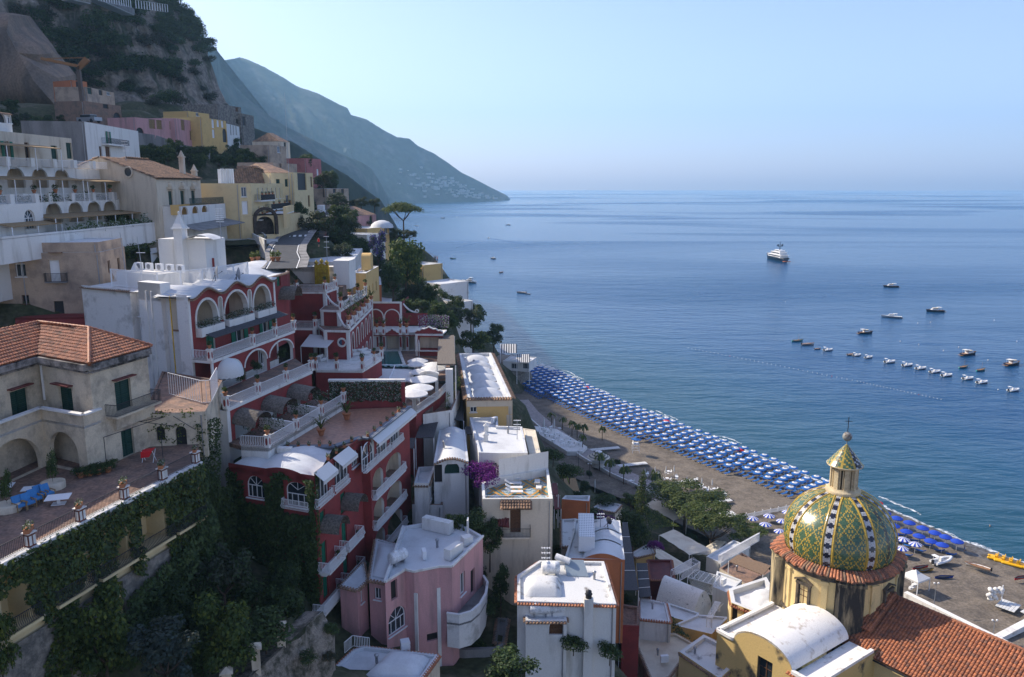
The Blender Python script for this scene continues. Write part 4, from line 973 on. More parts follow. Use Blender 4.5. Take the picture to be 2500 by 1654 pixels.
for i in range(96):th=2*math.pi*i/96;r=6.4;vs.append((CC.x+r*math.cos(th),CC.y+r*math.sin(th),ZC-.35))
mb.add(vs,[(j*96+i,j*96+(i+1)%96,(j+1)*96+(i+1)%96,(j+1)*96+i)for j in range(2)for i in range(96)]);mb.build('cornice',tileo,T)
def gl(n,c,r=.26):
	m=mat(n,c,r,tuple(x*.6 for x in c),3.,.5,.75,spec=.6,grain=.3,gsc=8);return m
gy,gg,gk,gw,gd=gl('glazed_yellow',(.47,.325,.055)),gl('glazed_green',(.07,.135,.07)),gl('glazed_black',(.012,.014,.03)),gl('glazed_white',(.48,.48,.47)),gl('glazed_brown',(.07,.05,.02))
RD,ZM,HT,ZB=6.25,34.0,5.62,ZC+.35
def dome_p(t):
	return RD*math.cos(t),ZM+HT*math.sin(t)
t0=math.asin((ZB-ZM)/HT)*.8;t1=math.acos(1.62/RD)
L_,ts=0,[t0]
st=.165;t=t0
while t<t1:
	dr=math.hypot(RD*math.sin(t),HT*math.cos(t));t+=st/dr;ts.append(t)
mb=MB();lg=MB();rib0=R_(-101.6)-math.pi/8
for row in range(len(ts)-1):
	ra,za=dome_p(ts[row]);rb,zb=dome_p(ts[row+1]+.02);r_=(ra+rb)/2
	for k in range(8):
		A0=rib0+k*math.pi/4;full=math.pi/4*ra;half=full/2;tw_=.172
		nr=max(2.5,3.5*min(1,.45+.55*ra/RD));wr=nr*tw_
		m_=int((half-wr)/tw_)
		cols=[]
		nrib=int(wr/tw_*2)
		for c in range(nrib):cols.append((-wr+(c+.5)*2*wr/nrib,2*wr/nrib,'rib',c-(nrib-1)/2))
		wp=full-2*wr;npn=max(3,int(round(wp/tw_)));npn+=1-npn%2
		for c in range(npn):cols.append((wr+(c+.5)*wp/npn,wp/npn,'pan',c-(npn-1)//2))
		for pos,w_,ty,c in cols:
			th=A0+(pos+(.5*w_ if(row%2)and ty=='pan' and 0 else 0))/ra;hw=w_/2/ra*.97
			if ty=='rib':
				e=nrib/2-.5
				if abs(abs(c)-e)<.1:mi=0
				else:mi=2 if((row%7)in(0,1,2,3)and abs(c)<1.2)or((row%7)in(1,2)and abs(c)<2.2)or((row+3)%7 in(0,1)and abs(c)>1.7)else 3
			else:
				e=(npn-1)//2;q=abs((c+4)%8-4)*1.35+abs((row+k*7)%11-5.5)
				mi=0 if(4.7<=q<6.4 or 1.6<=q<2.8)else 1
				if abs(c)==e:mi=0
				if q<.6:mi=1
				if k==1 and abs(c)<=1 and rnd.random()<.75:mi=4
				if rnd.random()<.02:mi=rnd.choice((0,1,4))
			j=rnd.uniform(-.008,.012)
			P=lambda r,z,th:(CC.x+r*math.cos(th),CC.y+r*math.sin(th),z)
			(mb).add([P(ra+.05+j,za-.005,th-hw),P(ra+.065+j,za-.03,th),P(ra+.05+j,za-.005,th+hw),P(rb+.012,zb,th+hw),P(rb+.012,zb,th-hw)],[(0,1,2,3,4)],mi)
o=mb.build('dome_tiles',[gy,gg,gk,gw,gd],T);tag(o,kind='stuff')
mb=MB();prof=[(dome_p(t)[0],dome_p(t)[1])for t in[t0+(t1-t0)*i/24 for i in range(25)]];mb.lathe((CC.x,CC.y,0),prof,96);mb.build('dome',gd,T)
for k in range(8):
	for sg in(-1,1):
		mb=MB()
		for i in range(0,len(ts)-2,2):
			P=[]
			for t in(ts[i],ts[i+2]):
				r,z=dome_p(t);nr=max(2.5,3.5*min(1,.45+.55*r/RD));th=rib0+k*math.pi/4+sg*nr*.172/r;P.append((CC.x+(r+.06)*math.cos(th),CC.y+(r+.06)*math.sin(th),z))
			mb.tube(P[0],P[1],.085,.075,5)
		mb.build('rib',gy,T)
z0=dome_p(t1)[1];cl=(CC.x,CC.y,z0);lant=mat('lantern_plaster',(.60,.49,.30),.85,(.33,.25,.16),.8,.48,.7,bump=.2)
mb=MB();mb.lathe(cl,[(1.95,-.25),(2.,.1),(1.9,.3),(1.72,.34),(1.66,.5)],32);mb.build('lantern_base',lant,T)
mb=MB()
for k in range(8):
	a=rib0+k*math.pi/4+math.pi/8;mb.box((CC.x+1.38*math.cos(a),CC.y+1.38*math.sin(a),z0+.45),(.34,.5,2.5),a,0,True)
	for q in(-.27,.27):mb.box((CC.x+1.3*math.cos(a+q),CC.y+1.3*math.sin(a+q),z0+.45),(.22,.12,2.5),a+q,0,True)
mb.lathe(cl,[(1.45,2.9),(1.62,3.0),(1.66,3.14),(1.8,3.2),(1.84,3.34)],32);mb.build('lantern',lant,T)
mb=MB();mb.lathe((cl[0],cl[1],z0+.45),[(1.06,0),(1.06,2.5)],16);mb.build('lantern_glazing',mat('dusty_glass',(.10,.085,.06),.4),T)
mb=MB();Z=z0+3.3;pr=[(1.98,0),(1.55,.62),(1.12,1.15),(.7,1.7),(.3,2.15),(.06,2.42)]
nrow=15;ncol=40
for r in range(nrow):
	f0,f1=r/nrow*5,(r+1)/nrow*5;I=lambda f:(lerp(pr[min(int(f),4)][0],pr[min(int(f),4)+1][0],f-min(int(f),4)),lerp(pr[min(int(f),4)][1],pr[min(int(f),4)+1][1],f-min(int(f),4)))
	(ra,za),(rb,zb)=I(f0),I(f1)
	for c in range(ncol):
		th=rib0+2*math.pi*c/ncol;hw=math.pi/ncol*.98;m5=c%5;mi=0 if m5==0 else(4 if(c//5)%2 and m5 in(2,3)and r%2 else(3 if(c//5)%4==1 and(r+c)%3==0 else(2 if(c//5)%4==1 else(0 if(r+c)%3==0 else 1))))
		P=lambda r,z,t:(CC.x+r*math.cos(t),CC.y+r*math.sin(t),Z+z);mb.add([P(ra+.05,za-.02,th-hw),P(ra+.05,za-.02,th+hw),P(rb,zb,th+hw),P(rb,zb,th-hw)],[(0,1,2,3)],mi)
o=mb.build('lantern_roof',[gy,gg,gk,gw,gd],T);tag(o,kind='stuff')
mb=MB();mb.lathe((cl[0],cl[1],Z),[(2.02,-.1),(2.06,.02),(1.9,.05)],32);mb.build('lantern_eave',lant,T)
mb=MB();mb.tube((*CC,Z+2.3),(*CC,Z+3.2),.05);mb.ball((*CC,Z+3.35),.55,18);mb.build('finial_ball',mat('grey_metal_ball',(.30,.31,.29),.45,(.14,.1,.07),2,.45,.6),T)
mb=MB();mb.tube((*CC,Z+3.9),(*CC,Z+5.75),.045);mb.beam((CC.x-.42,CC.y+.1,Z+5.2),(CC.x+.42,CC.y-.1,Z+5.2),.06,.06);mb.build('cross',iron,T)
eb,rb_,ez,rz_=6.1,-1.1,24.3,28.5
pe=lambda a,b,z:(*cp(a,b),z)
mb=MB();A0,A1=3.2,44
wall(mb,cp(A0,eb-.35),cp(A1,eb-.35),6,ez-.15,[(a,a+1.5,18.5,21.6,False)for a in(11,19,27)],.3)
wall(mb,cp(A1,-8),cp(A0,-8),6,ez-.15);mb.poly([pe(A1,eb-.35,6),pe(A1,-8,6),pe(A1,-8,ez-.15),pe(A1,rb_,rz_-.2),pe(A1,eb-.35,ez-.15)]);mb.poly([pe(A0,eb-.35,20),pe(A0,eb-.35,ez-.15),pe(A0,rb_,rz_-.2),pe(A0,-8,ez-.15),pe(A0,-8,20)]);mb.build('nave_wall',churchy,T)
for a in(11,19,27):c=cp(A0+a+.75,eb-.35);church_window(T,(*c,18.5),ang,1.5,3.1,False)
tile_field(T,[pe(A0,eb,ez),pe(A1,eb,ez),pe(A1,rb_,rz_),pe(A0,rb_,rz_)],tile,.36,.40,300)
tile_field(T,[pe(A1,-8.3,ez),pe(A0,-8.3,ez),pe(A0,rb_,rz_),pe(A1,rb_,rz_)],tiled,.6,.8,0,name='far_roof_tiles')
mb=MB()
for i in range(70):
	a=A0+(A1-A0)*i/70;mb.tube(pe(a,rb_,rz_+.05),pe(a+(A1-A0)/70*1.05,rb_,rz_+.08),.2,.16,7)
o=mb.build('ridge_tiles',tile,T);tag(o,kind='stuff')
mb=MB();mb.beam(pe(A0,eb+.05,ez-.2),pe(A1,eb+.05,ez-.2),.14,.14);mb.build('gutter',iron,T)
dm=[pe(5.0,3.9,ez+1.9),pe(7.4,3.9,ez+1.9)];mb=MB();mb.prism(ccw([cp(5,3.8),cp(6.9,3.8),cp(6.9,-.6),cp(5,-.6)]),25,ez+1.75);mb.build('dormer',lant,T)
tile_field(T,[pe(4.7,4.3,ez+1.75),pe(7.2,4.3,ez+1.75),pe(7.2,-.8,rz_+.5),pe(4.7,-.8,rz_+.5)],tile,.34,.4,0,name='dormer_tiles')
mb=MB();mb.box((*cp(5.95,3.82),ez+.85),(1.1,.1,.75),ang);mb.build('dormer_window',glass,T)
FB,ZT=16.6,25.2
mb=MB();cv_,hw=2.0,3.75;n=18
arcp=[(cv_-hw*math.cos(math.pi*i/n),ZT+2.15*math.sin(math.pi*i/n))for i in range(n+1)]
pl=lambda a,z,b=FB:(*cp(a,b),z)
wall(mb,cp(-4.1,FB),cp(8.7,FB),6,ZT,[(4.1+1.5,4.1+3.4,20.2,24.9,False)],.55)
mb.poly([pl(a,z)for a,z in arcp])
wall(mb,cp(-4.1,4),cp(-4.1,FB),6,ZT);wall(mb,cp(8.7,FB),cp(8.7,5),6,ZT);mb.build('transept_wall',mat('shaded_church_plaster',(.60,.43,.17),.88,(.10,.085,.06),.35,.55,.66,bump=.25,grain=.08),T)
church_window(T,(*cp(2.45,FB-.35),20.2),ang,1.7,4.6,False)
mb=MB();g=[]
for b in(FB,FB-3.5,FB-7,6.2):
	for a,z in arcp:g.append(pl(a,z+.0,b))
mb.grid(g,n+1,4);g2=[(x,y,z-.22)for x,y,z in g[:n+1]]
mb.grid(g[:n+1]+g2,n+1,2,0,False)
mb.poly([pl(-4.1,ZT-.35),pl(cv_-hw,ZT-.35),pl(cv_-hw,ZT-.35,6),pl(-4.1,ZT-.35,6)]);mb.poly([pl(cv_+hw,ZT-.35),pl(8.7,ZT-.35),pl(8.7,ZT-.35,6),pl(cv_+hw,ZT-.35,6)])
for(a0,b0),(a1,b1)in(((-4.0,FB),(-1.75,FB)),((-4.0,FB),(-4.0,6.5)),((5.75,FB),(8.6,FB)),((8.55,FB),(8.55,6.2))):mb.beam(pl(a0,ZT+.02,b0),pl(a1,ZT+.02,b1),.42,.34)
mb.build('vault_roof',mat('lime_washed_vault',(.78,.76,.71),.7,(.34,.27,.19),.9,.55,.74,bump=.25,grain=.08),T)
mb=MB();tile_row(mb,cp(5.2,FB+.05),cp(8.75,FB+.05),ZT-.25,.3,.3);tile_row(mb,cp(-4.15,FB-9),cp(-4.15,FB),ZT-.2,.3,.3);mb.build('eave_tiles',tile,T)
mb=MB();mb.beam(pl(-4.15,19.9,FB+.06),pl(8.75,19.9,FB+.06),.3,.35);mb.build('stone_moulding',MATS['dark_stone_trim'],T)
AP=House('chapel','low yellow chapel with a white terrace roof and a small dome, left of the drum','building',[at(S7(190,1050),z=24)[:2],at(S7(205,1130),z=24)[:2],at(S7(370,1195),z=24)[:2],(33.5,93),at(S7(410,980),z=24)[:2]],8,24,churchy,roofw,.7,.5)
AP.win(U1(490,1090),.8,2.2,'dark').win(U1(590,1060),.8,1.2,'dark');AP.done();AP.eave(tile,z=23.6)
mb=MB();c=at(S7(370,1110),z=23.4);mb.lathe((c.x+.8,c.y,23.3),[(1.9,0),(1.7,.5),(1.2,.85),(.5,1.05),(.02,1.1)],20);mb.build('low_dome',roofw,AP.T)
FW=House('sacristy','low stained yellow wing with a black streaked flat roof at the church foot','building',[(19.6,84.6),(23.3,88.2),(27.2,84.),(23,79.4)],8,21.3,churchy,roofd,.5,.45)
FW.win(U1(350,1275),.8,1.3,'dark').done();FW.eave(tileo,z=21.0)
# ================================================================== LEFT: OLD HOUSE AND ITS TERRACE
E0,E1=(-34.2,33.),(-25.7,62.2);TZ=52.7
T=TB=thing('terrace_building','yellow building with vine covered balconies under a paved terrace with an iron railing','building',(-34,50,38))
ee=(V(E1)-V(E0)).normalized();en=V((ee.y,-ee.x));LE=(V(E1)-V(E0)).length;se=lambda uv:on(uv,E0,E1)[0]
eq=lambda s,d,z:(*tuple(V(E0)+ee*s+en*d),z)
mb=MB();deck(mb,[E0,E1,(-27.5,66.8),(-33,67),(-39,64),(-45,58),(-47,33)],TZ,.3);mb.build('terrace_floor',paver,T)
BAY=[(se(a),se(b))for a,b in((R4(0,1000),R4(205,1000)),(R4(375,850),R4(605,800)),(R4(700,700),R4(930,650)),(R4(1005,560),R4(1205,500)),(R4(1265,400),R4(1440,330)))]
BAY=[(BAY[0][0]-6,BAY[0][0]-1)]+BAY
mb=MB();wall(mb,E0,E1,38,TZ-.3,[(a,b,48.2,51.7,False)for a,b in BAY]+[(BAY[3][0]+.5,BAY[3][0]+1.7,44.4,46.8,False)],1.7,0,0);mb.build('wall',lemon,T)
mb=MB()
for a,b in BAY:mb.poly([eq(a-.05,-1.7,48.2),eq(b+.05,-1.7,48.2),eq(b+.05,-1.7,51.7),eq(a-.05,-1.7,51.7)])
mb.build('loggia_wall',lemon,T)
put_windows(T,E0,E1,[(b-1.7,b-.6,48.25,50.7,False,'greend')for a,b in BAY]+[(BAY[3][0]+.5,BAY[3][0]+1.7,44.4,46.8,False,'dark')],1.62)
for a,b in BAY:
	mb=MB();deck(mb,[eq(a-.3,.0,0)[:2],eq(a-.3,.75,0)[:2],eq(b+.3,.75,0)[:2],eq(b+.3,0,0)[:2]],48.2,.2);mb.build('balcony_slab',lemon,T)
	mb=MB();railing(mb,[eq(a-.3,.02,48.2),eq(a-.3,.72,48.2),eq(b+.3,.72,48.2),eq(b+.3,.02,48.2)],1.,.13,.14,.012);mb.build('railing',iron,T)
mb=MB();mb.beam(eq(0,.12,47.9),eq(LE,.12,47.9),.3,.35);mb.build('cornice',cream,T)
mb=MB();wall(mb,tuple(V(E0)+en*.25),tuple(V(E1)+en*.25),34,47.2,[(BAY[3][0]+.3,BAY[3][0]+1.9,44.3,46.9,False)],.3);mb.build('stone_base',stone,T)
mb=MB();mb.beam(eq(0,.1,TZ-.12),eq(LE,.1,TZ-.12),.6,.3);mb.build('coping',whited,T)
pil=[se(p)for p in(R4(222,600),R4(590,425),R4(910,262),R4(1192,122),R3(1480,1520),R3(1785,1390))];pil=[pil[0]-6.2]+pil
pm=MB();pm.box((0,0,0),(.62,.52,1.0),0,0,True);pm.box((0,0,1.0),(.78,.68,.09),0,1,True)
for x in(-.17,.17):pm.box((x,-.262,.5),(.22,.03,.68),0,1);
for y in(-.0,):pm.box((-.312,y,.5),(.03,.26,.68),0,1);pm.box((.312,y,.5),(.03,.26,.68),0,1)
pmm=pm.mesh('rail_pillar',[mat('brick_red',(.17,.06,.04),.8,(.11,.04,.03),5),white])
for i,s in enumerate(pil):obj('rail_pillar',pmm,T,V(eq(s,0,TZ))-parent_loc(T),math.atan2(ee.y,ee.x)).scale=(.85,.85,.9);potted(eq(s,0,TZ+.98),'brick pillars of the paved terrace',.85,'trough')
for a,b in zip(pil[:-1],pil[1:]):mb=MB();railing(mb,[eq(a+.32,0,TZ),eq(b-.32,0,TZ)],.95,.12,0,.01);mb.build('railing',iron,T)
H1,H2,HCc,HL0=(-32.9,60.4),(-31.2,66.6),(-38.8,63.7),(-42.2,44.)
T=OH=thing('old_house','old stained house with a terracotta hip roof and dark green shutters','house',(-37,62,TZ))
LFo=[(H1[0]-.0,H1[1]),H2]
it1=[(on(R3(1045,700),H1,H2)[0],on(R3(1185,700),H1,H2)[0]+.1,56.75,59.2,False,'greend')]
d1=on(R3(527,700),HCc,H1)[0],on(R3(650,700),HCc,H1)[0]
it2=[(d1[0],d1[1],56.75,59.0,False,'greend')]
d0=on(R3(95,800),HL0,HCc)[0],on(R3(255,780),HL0,HCc)[0]
it3=[(d0[0],d0[1],56.75,59.0,False,'greend')]
mb=MB();EV=61.3
wall(mb,H1,H2,TZ,EV-.5,[o[:5]for o in it1]+[(2.6,4.,TZ+.02,TZ+2.3,False)],.25);wall(mb,HCc,H1,TZ,EV-.5,[o[:5]for o in it2],.25);wall(mb,HL0,HCc,TZ,EV-.5,[o[:5]for o in it3],.25);wall(mb,H2,(-42,72),TZ,EV-.5)
mb.build('wall',oldw,T);put_windows(T,H1,H2,it1+[(2.6,4.,TZ+.02,TZ+2.3,False,'greend')]);put_windows(T,HCc,H1,it2);put_windows(T,HL0,HCc,it3)
mb=MB()
for a,b in((HL0,HCc),(HCc,H1),(H1,H2)):band(mb,a,b,EV-.25,.5,.45);band(mb,a,b,EV-.68,.14,.2)
mb.build('cornice',mat('stained_cornice',(.30,.27,.24),.9,(.05,.045,.04),.8,.42,.6,bump=.3),T)
A1,A2=(-41.2,68.3,63.2),(-35.3,65.4,63.2);L1=(-46,45,63.2)
o2=lambda p,q,d:tuple(V(p)+(V((q[1]-p[1],p[0]-q[0]))).normalized()*d)
g1,g2=(H1[0]+.25,H1[1]-.4),(H2[0]+.4,H2[1]+.2);gc=(HCc[0]+.2,HCc[1]-.35);gl0=(HL0[0]+.4,HL0[1])
def plane_fix(P):
	if len(P)<4:return P
	a,b,c=[V(q)for q in P[:3]];n=(b-a).cross(c-a);out=P[:3]
	for q in P[3:]:q=V(q);z=a.z-(n.x*(q.x-a.x)+n.y*(q.y-a.y))/n.z;out=out+[(q.x,q.y,z)]
	return out
tile_field(T,plane_fix([(*gc,EV+.05),(*g1,EV+.05),A2,A1]),tile,.27,.36)
tile_field(T,[(*g1,EV+.05),(*g2,EV+.05),A2],tile,.27,.36)
tile_field(T,plane_fix([(*gl0,EV+.05),(*gc,EV+.05),A1,L1]),tile,.27,.36)
tile_field(T,plane_fix([(*g2,EV+.05),(-42,73.,EV+.05),A1,A2]),tile,.5,.6)
mb=MB()
for a,b in((A1,A2),(A2,(*g1,EV+.1)),(A2,(*g2,EV+.1)),(A1,L1)):
	n=int((V(b)-V(a)).length/.4)
	for i in range(n):p,q=V(a).lerp(V(b),i/n),V(a).lerp(V(b),(i+1.1)/n);mb.tube(p+V((0,0,.1)),q+V((0,0,.08)),.15,.12,6)
tag(mb.build('ridge_tiles',tile,T),kind='stuff')
mb=MB()
for p0,p1,it in((H1,H2,it1),(HCc,H1,it2),(HL0,HCc,it3)):
	for o in it:band(mb,tuple(V(p0)+(V(p1)-V(p0)).normalized()*(o[0]-.25)),tuple(V(p0)+(V(p1)-V(p0)).normalized()*(o[1]+.25)),o[3]+.25,.1,.45)
mb.build('tile_canopy',tiled,T)
K0,K1,K2,K3=(-40.4,44.),(-36.9,61.3),(-32.6,58.6),(-32.,60.)
b0,b1,b2=at(R3(0,1010),z=57.5),at(R3(370,885),z=57.5),at(R3(755,950),z=57.5)
b0,b1,b2=(-39.0+(-44+44),46.),(b1.x,b1.y),(b2.x,b2.y);b3=tuple(V(b2)+V((.45,1.7)))
b0=tuple(V(b1)+(V(HL0)-V(HCc)).normalized()*17)
mb=MB();arch_a=on(R3(90,1200),b0,b1)[0]
wall(mb,b0,b1,TZ,57.5,[(17-6.0,17-.5,TZ+.02,55.9,True),(4.5,10.,TZ+.02,55.9,True)],.4);Lb=(V(b2)-V(b1)).length
wall(mb,b1,b2,TZ,57.5,[(.5,Lb-1.0,TZ+.02,55.8,True)],.4);wall(mb,b2,b3,TZ,57.5);mb.build('loggia_wall',oldw,T)
mb=MB();deck(mb,[b0,b1,b2,b3,(H1[0],H1[1]),HCc,HL0],56.6,.2)
for a,b in((b0,b1),(b1,b2),(b2,b3)):mb.beam((*a,57.56),(*b,57.56),.45,.14)
mb.build('balcony',whited,T)
put_windows(T,HCc,H1,[(on(R3(505,1300),HCc,H1)[0],on(R3(715,1300),HCc,H1)[0],TZ+.02,55.4,True,'dark')],.1)
put_windows(T,HL0,HCc,[(on(R3(160,1350),HL0,HCc)[0],on(R3(310,1350),HL0,HCc)[0],TZ+.02,55.,False,'greend')],.1)
h_n=V((H2[1]-H1[1],H1[0]-H2[0])).normalized();h_e=(V(H2)-V(H1)).normalized();q=lambda s,d:tuple(V(H1)+h_e*s+h_n*d)
mb=MB();deck(mb,[q(1.2,0),q(1.2,1.1),q(6.4,1.1),q(6.4,0)],56.7,.15);mb.prism(ccw([q(1.9,.01),q(1.9,.3),q(6.4,.3),q(6.4,.01)]),55.4,56.5);mb.build('balcony_slab',oldw,T)
mb=MB();railing(mb,[(*q(1.2,.02),56.7),(*q(1.2,1.05),56.7),(*q(6.4,1.05),56.7),(*q(6.4,.02),56.7)],1.,.12,.0,.012);mb.build('railing',iron,T)
mb=MB();dp=at(R3(350,470),y=63.3);mb.tube((-38.5,63.45,57.6),(-38.5,63.45,61),.1,n=7);mb.lathe((-38.5,63.45,60.7),[(.12,0),(.3,.35),(.3,.45)],8);mb.build('drainpipe',white,T)
mb=MB();
for a,b in((R3(945,1150),R3(1555,945)),(R3(1100,1040),R3(1560,950)),(R3(1150,990),R3(1600,1050)),(R3(1555,945),R3(1780,1080))):mb.tube(at(a,z=55.3),at(b,z=55.3),.03,n=5)
pg=thing('pergola','thin iron pergola carrying a sparse vine beside the old house','pergola',(-30,64,TZ));
for a in(R3(945,1150),R3(1470,1160)):p=at(a,z=55.3);mb.tube((p.x,p.y,TZ),p,.03,n=5)
mb.build('frame',iron,pg)
BH=House('beige_house','stained beige house with dark doors and a small iron balcony at the left edge','house',[(-60,91),(-55.8,91.3),(-47.8,92.6),(-49,101),(-60,101)],58,67.3,beige,roofd,.3)
BH.win(R2(205,1105),1.15,1.5,'win').win(R2(510,1150),1.1,2.5,'wdoor').win(R2(300,1540),1.1,2.2,'dark').win(R2(550,1490),1.05,2.1,'dark').win(R2(280,1350),.8,1.0,'winw');BH.done()
BU=House('','','',[(-55.3,91.7),(-48.1,92.9),(-49,100.6),(-55.3,100.6)],67.2,at(R2(720,790),y=92.9).z,beige,roofd,.15,T=BH.T);BU.done()
b=BH.near(R2(510,1150));p0,p1=BH.edge(b[1]);e=(V(p1)-V(p0)).normalized();n=V((e.y,-e.x));c=V(p0)+e*b[2]
mb=MB();deck(mb,[tuple(c-e*1.),tuple(c-e*1+n*.6),tuple(c+e*1.3+n*.6),tuple(c+e*1.3)],b[3],.1);mb.build('balcony_slab',grey,BH.T)
mb=MB();railing(mb,[(*(c-e*1),b[3]),(*(c-e*1+n*.58),b[3]),(*(c+e*1.3+n*.58),b[3]),(*(c+e*1.3),b[3])],1,.13,0,.012);mb.build('railing',iron,BH.T)
for u in(R2(510,885),R2(210,960)):b=BH.near(u);p0,p1=BH.edge(b[1]);e=(V(p1)-V(p0)).normalized();c=V(p0)+e*b[2];mb=MB();band(mb,tuple(c-e*.7),tuple(c+e*.7),b[3],.1,.4);mb.build('tile_canopy',tileo,BH.T)
mb=MB();mb.lathe((-61,96,67.2),[(6,0),(5.4,1.),(4,1.8),(2,2.2),(.02,2.3)],28);mb.build('low_dome',roofw,BH.T)
mb=MB();wall(mb,(-56,88.5),(-47,89.5),56,60.2);mb.prism([(-56,88.5),(-47,89.5),(-47,92),(-56,92)],60,60.2);mb.build('red_wall',red,BH.T)
# ================================================================== white terraced hotel, upper left
T=WH=thing('terraced_hotel','white hotel stepping up the hill in arched terraces at the left edge','hotel',(-66,105,66))
def blk(T,pts,z0,z1,m=white,roof=None,par=.3):return House('','','',pts,z0,z1,m,roof or roofw,par,T=T)
xg=lambda y,d:(-57.6+(y-92)*.03-d,y)
g=blk(T,[xg(84,.0),xg(98.6,0),xg(98.6,2.0),xg(125,2.),xg(125,16),xg(84,16)],62,72.8)
for u,w_,h_ in((V1(540,1140),2.,2.3),):g.win(u,w_,h_,'win',True)
for u in(V1(960,1030),V1(1340,1010),V1(1660,980),V1(1930,960)):g.win(u,3.6,3.0,None,1.5)
for k,i in list(g.items.items()):g.items[k]=[o for o in i]
items={k:[o for o in v if o[5]]for k,v in g.items.items()};allops={k:list(v)for k,v in g.items.items()}
def done_open(h,depth=1.9,back=cream,door='greend'):
	"""openings of kind None become deep arched recesses with a door in the back wall"""
	mb=MB()
	for i,v in h.items.items():
		p0,p1=h.edge(i);e=(V(p1)-V(p0)).normalized();n=V((e.y,-e.x))
		for o in v:
			if o[5]is None:
				P=lambda s,d,z:(*tuple(V(p0)+e*s-n*d),z)
				mb.poly([P(o[0]-.4,depth,o[2]),P(o[1]+.4,depth,o[2]),P(o[1]+.4,depth,o[3]+.3),P(o[0]-.4,depth,o[3]+.3)])
				mb.poly([P(o[0]-.4,.25,o[2]),P(o[1]+.4,.25,o[2]),P(o[1]+.4,depth,o[2]),P(o[0]-.4,depth,o[2])])
				for s in(o[0]-.35,o[1]+.35):mb.poly([P(s,.25,o[2]),P(s,depth,o[2]),P(s,depth,o[3]+.3),P(s,.25,o[3]+.3)])
				if door:c=(o[0]+o[1])/2;put_windows(h.T,p0,p1,[(c-.7,c+.7,o[2]+.02,o[2]+min(2.2,(o[3]-o[2])*.8),False,door)],depth-.06)
	if mb.v:mb.build('loggia',back,h.T)
	for i in h.items:pass
	n_={k:[o for o in v if o[5]]for k,v in h.items.items()};full=h.items
	mb=MB()
	for i in range(len(h.pts)):
		p0,p1=h.edge(i);wall(mb,p0,p1,h.z0,h.z1,[o[:5]for o in full.get(i,[])],.25);put_windows(h.T,p0,p1,n_.get(i,[]))
	mb.build('wall',h.wm,h.T)
	r=MB();inn=inset(h.pts,h.pw);zf=h.z1-h.par
	for i in range(len(h.pts)):
		j=(i+1)%len(h.pts);r.add([(*h.pts[i],h.z1),(*h.pts[j],h.z1),(*inn[j],h.z1),(*inn[i],h.z1)],[(0,1,2,3)]);r.add([(*inn[i],h.z1),(*inn[j],h.z1),(*inn[j],zf),(*inn[i],zf)],[(0,1,2,3)])
	r.poly([(*p,zf)for p in inn]);r.build('roof',h.roofm,h.T)
done_open(g)
m_=blk(T,[xg(84,3.2),xg(123,5.),xg(123,16),xg(84,16)],72.5,77.2)
for u in(V1(300,420),V1(720,420),V1(1100,420)):m_.win(u,3.8,3.4,None,1.4)
m_.win(V1(1870,500),1.7,3.0,'win',True);done_open(m_)
ub=blk(T,[xg(84,4.4),xg(116,5.5),xg(116,16),xg(84,16)],77.2,81.4,cream)
for u,k,w_ in((R1(70,1455),'open',1.2),(R1(258,1460),'winw',1.),(R1(505,1480),'greend',1.5),(R1(655,1450),'greend',1.5)):ub.win(u,w_,2.2,k)
ub.done();tb=blk(T,[xg(84,5.5),xg(104,6),xg(104,15),xg(84,15)],81.3,at(R1(310,1040),y=104).z);tb.win(R1(205,1190),2.6,2.6,'win').win(R1(120,1130),.7,1.7,'win',True).win(R1(280,1145),.7,1.7,'win',True).win(R1(20,1120),1.6,1.9,'dark',True);tb.done();tb.eave(tileo,z=tb.z1-.1)
for y0,y1,d,z,zt_ in((84,98,.15,72.8,0),(98.8,124.5,2.1,72.8,0),(84,122,3.3,77.2,0)):
	n=max(2,int((y1-y0)/4.6));
	for i in range(n+1):p=xg(lerp(y0,y1,i/n),d);mb=MB();mb.box((p[0]-.2,p[1],z),(.5,.8,1.1),0,0,True);mb.build('rail_post',white,T)
	mb=MB();railing(mb,[(*xg(y0,d+.2),z),(*xg(y1,d+.2),z)],1.,.16,.05,.014);mb.build('railing',wmetal,T)
for y0,y1,d0,d1,z in((86,110,1.0,3.3,76.0),(112,121,1.5,5.,75.8),(98.5,122,-1.6,2.1,71.3),(90,99.5,-1.7,.1,70.7),(86,108,2.4,4.5,80.)):
	a=MB();q=[(*xg(y0,d0),z-.35),(*xg(y1,d0),z-.35),(*xg(y1,d1),z),(*xg(y0,d1),z)];a.add(q+[(x,y,w-.1)for x,y,w in q],[(0,1,2,3),(7,6,5,4),(0,4,5,1),(1,5,6,2),(2,6,7,3),(3,7,4,0)]);a.build('cane_awning',woodl,T)
	a=MB();n=max(2,int((y1-y0)/4.5))
	for i in range(n+1):p=xg(lerp(y0,y1,i/n),d0+.1);a.tube((*p,z-3.3),(*p,z-.4),.06,n=6)
	a.build('awning_post',wmetal,T)
mb=MB();wall(mb,xg(84,-3.5),xg(123,-3.8),66.6,69.3);mb.prism(ccw([xg(84,-3.5),xg(123,-3.8),xg(123,-3.5),xg(84,-3.2)]),69.2,69.5);deck(mb,[xg(84,-3.3),xg(123,-3.5),xg(123,2),xg(84,0)],68.8,.3);mb.build('garden_wall',white,T)
for y in(87,91.5,101,105.5,110,114.5,119):potted((*xg(y,.3 if y<98 else 2.3),73.9),'middle rail of the white stepped hotel',1.1,'bush')
H=House('white_house','white house with brown shutters, a balcony and a streaked grey end wall','house',[(-73.3,141),(-75.6,166),(-84,166),(-83,139)],74,85.6,white,grey,.4)
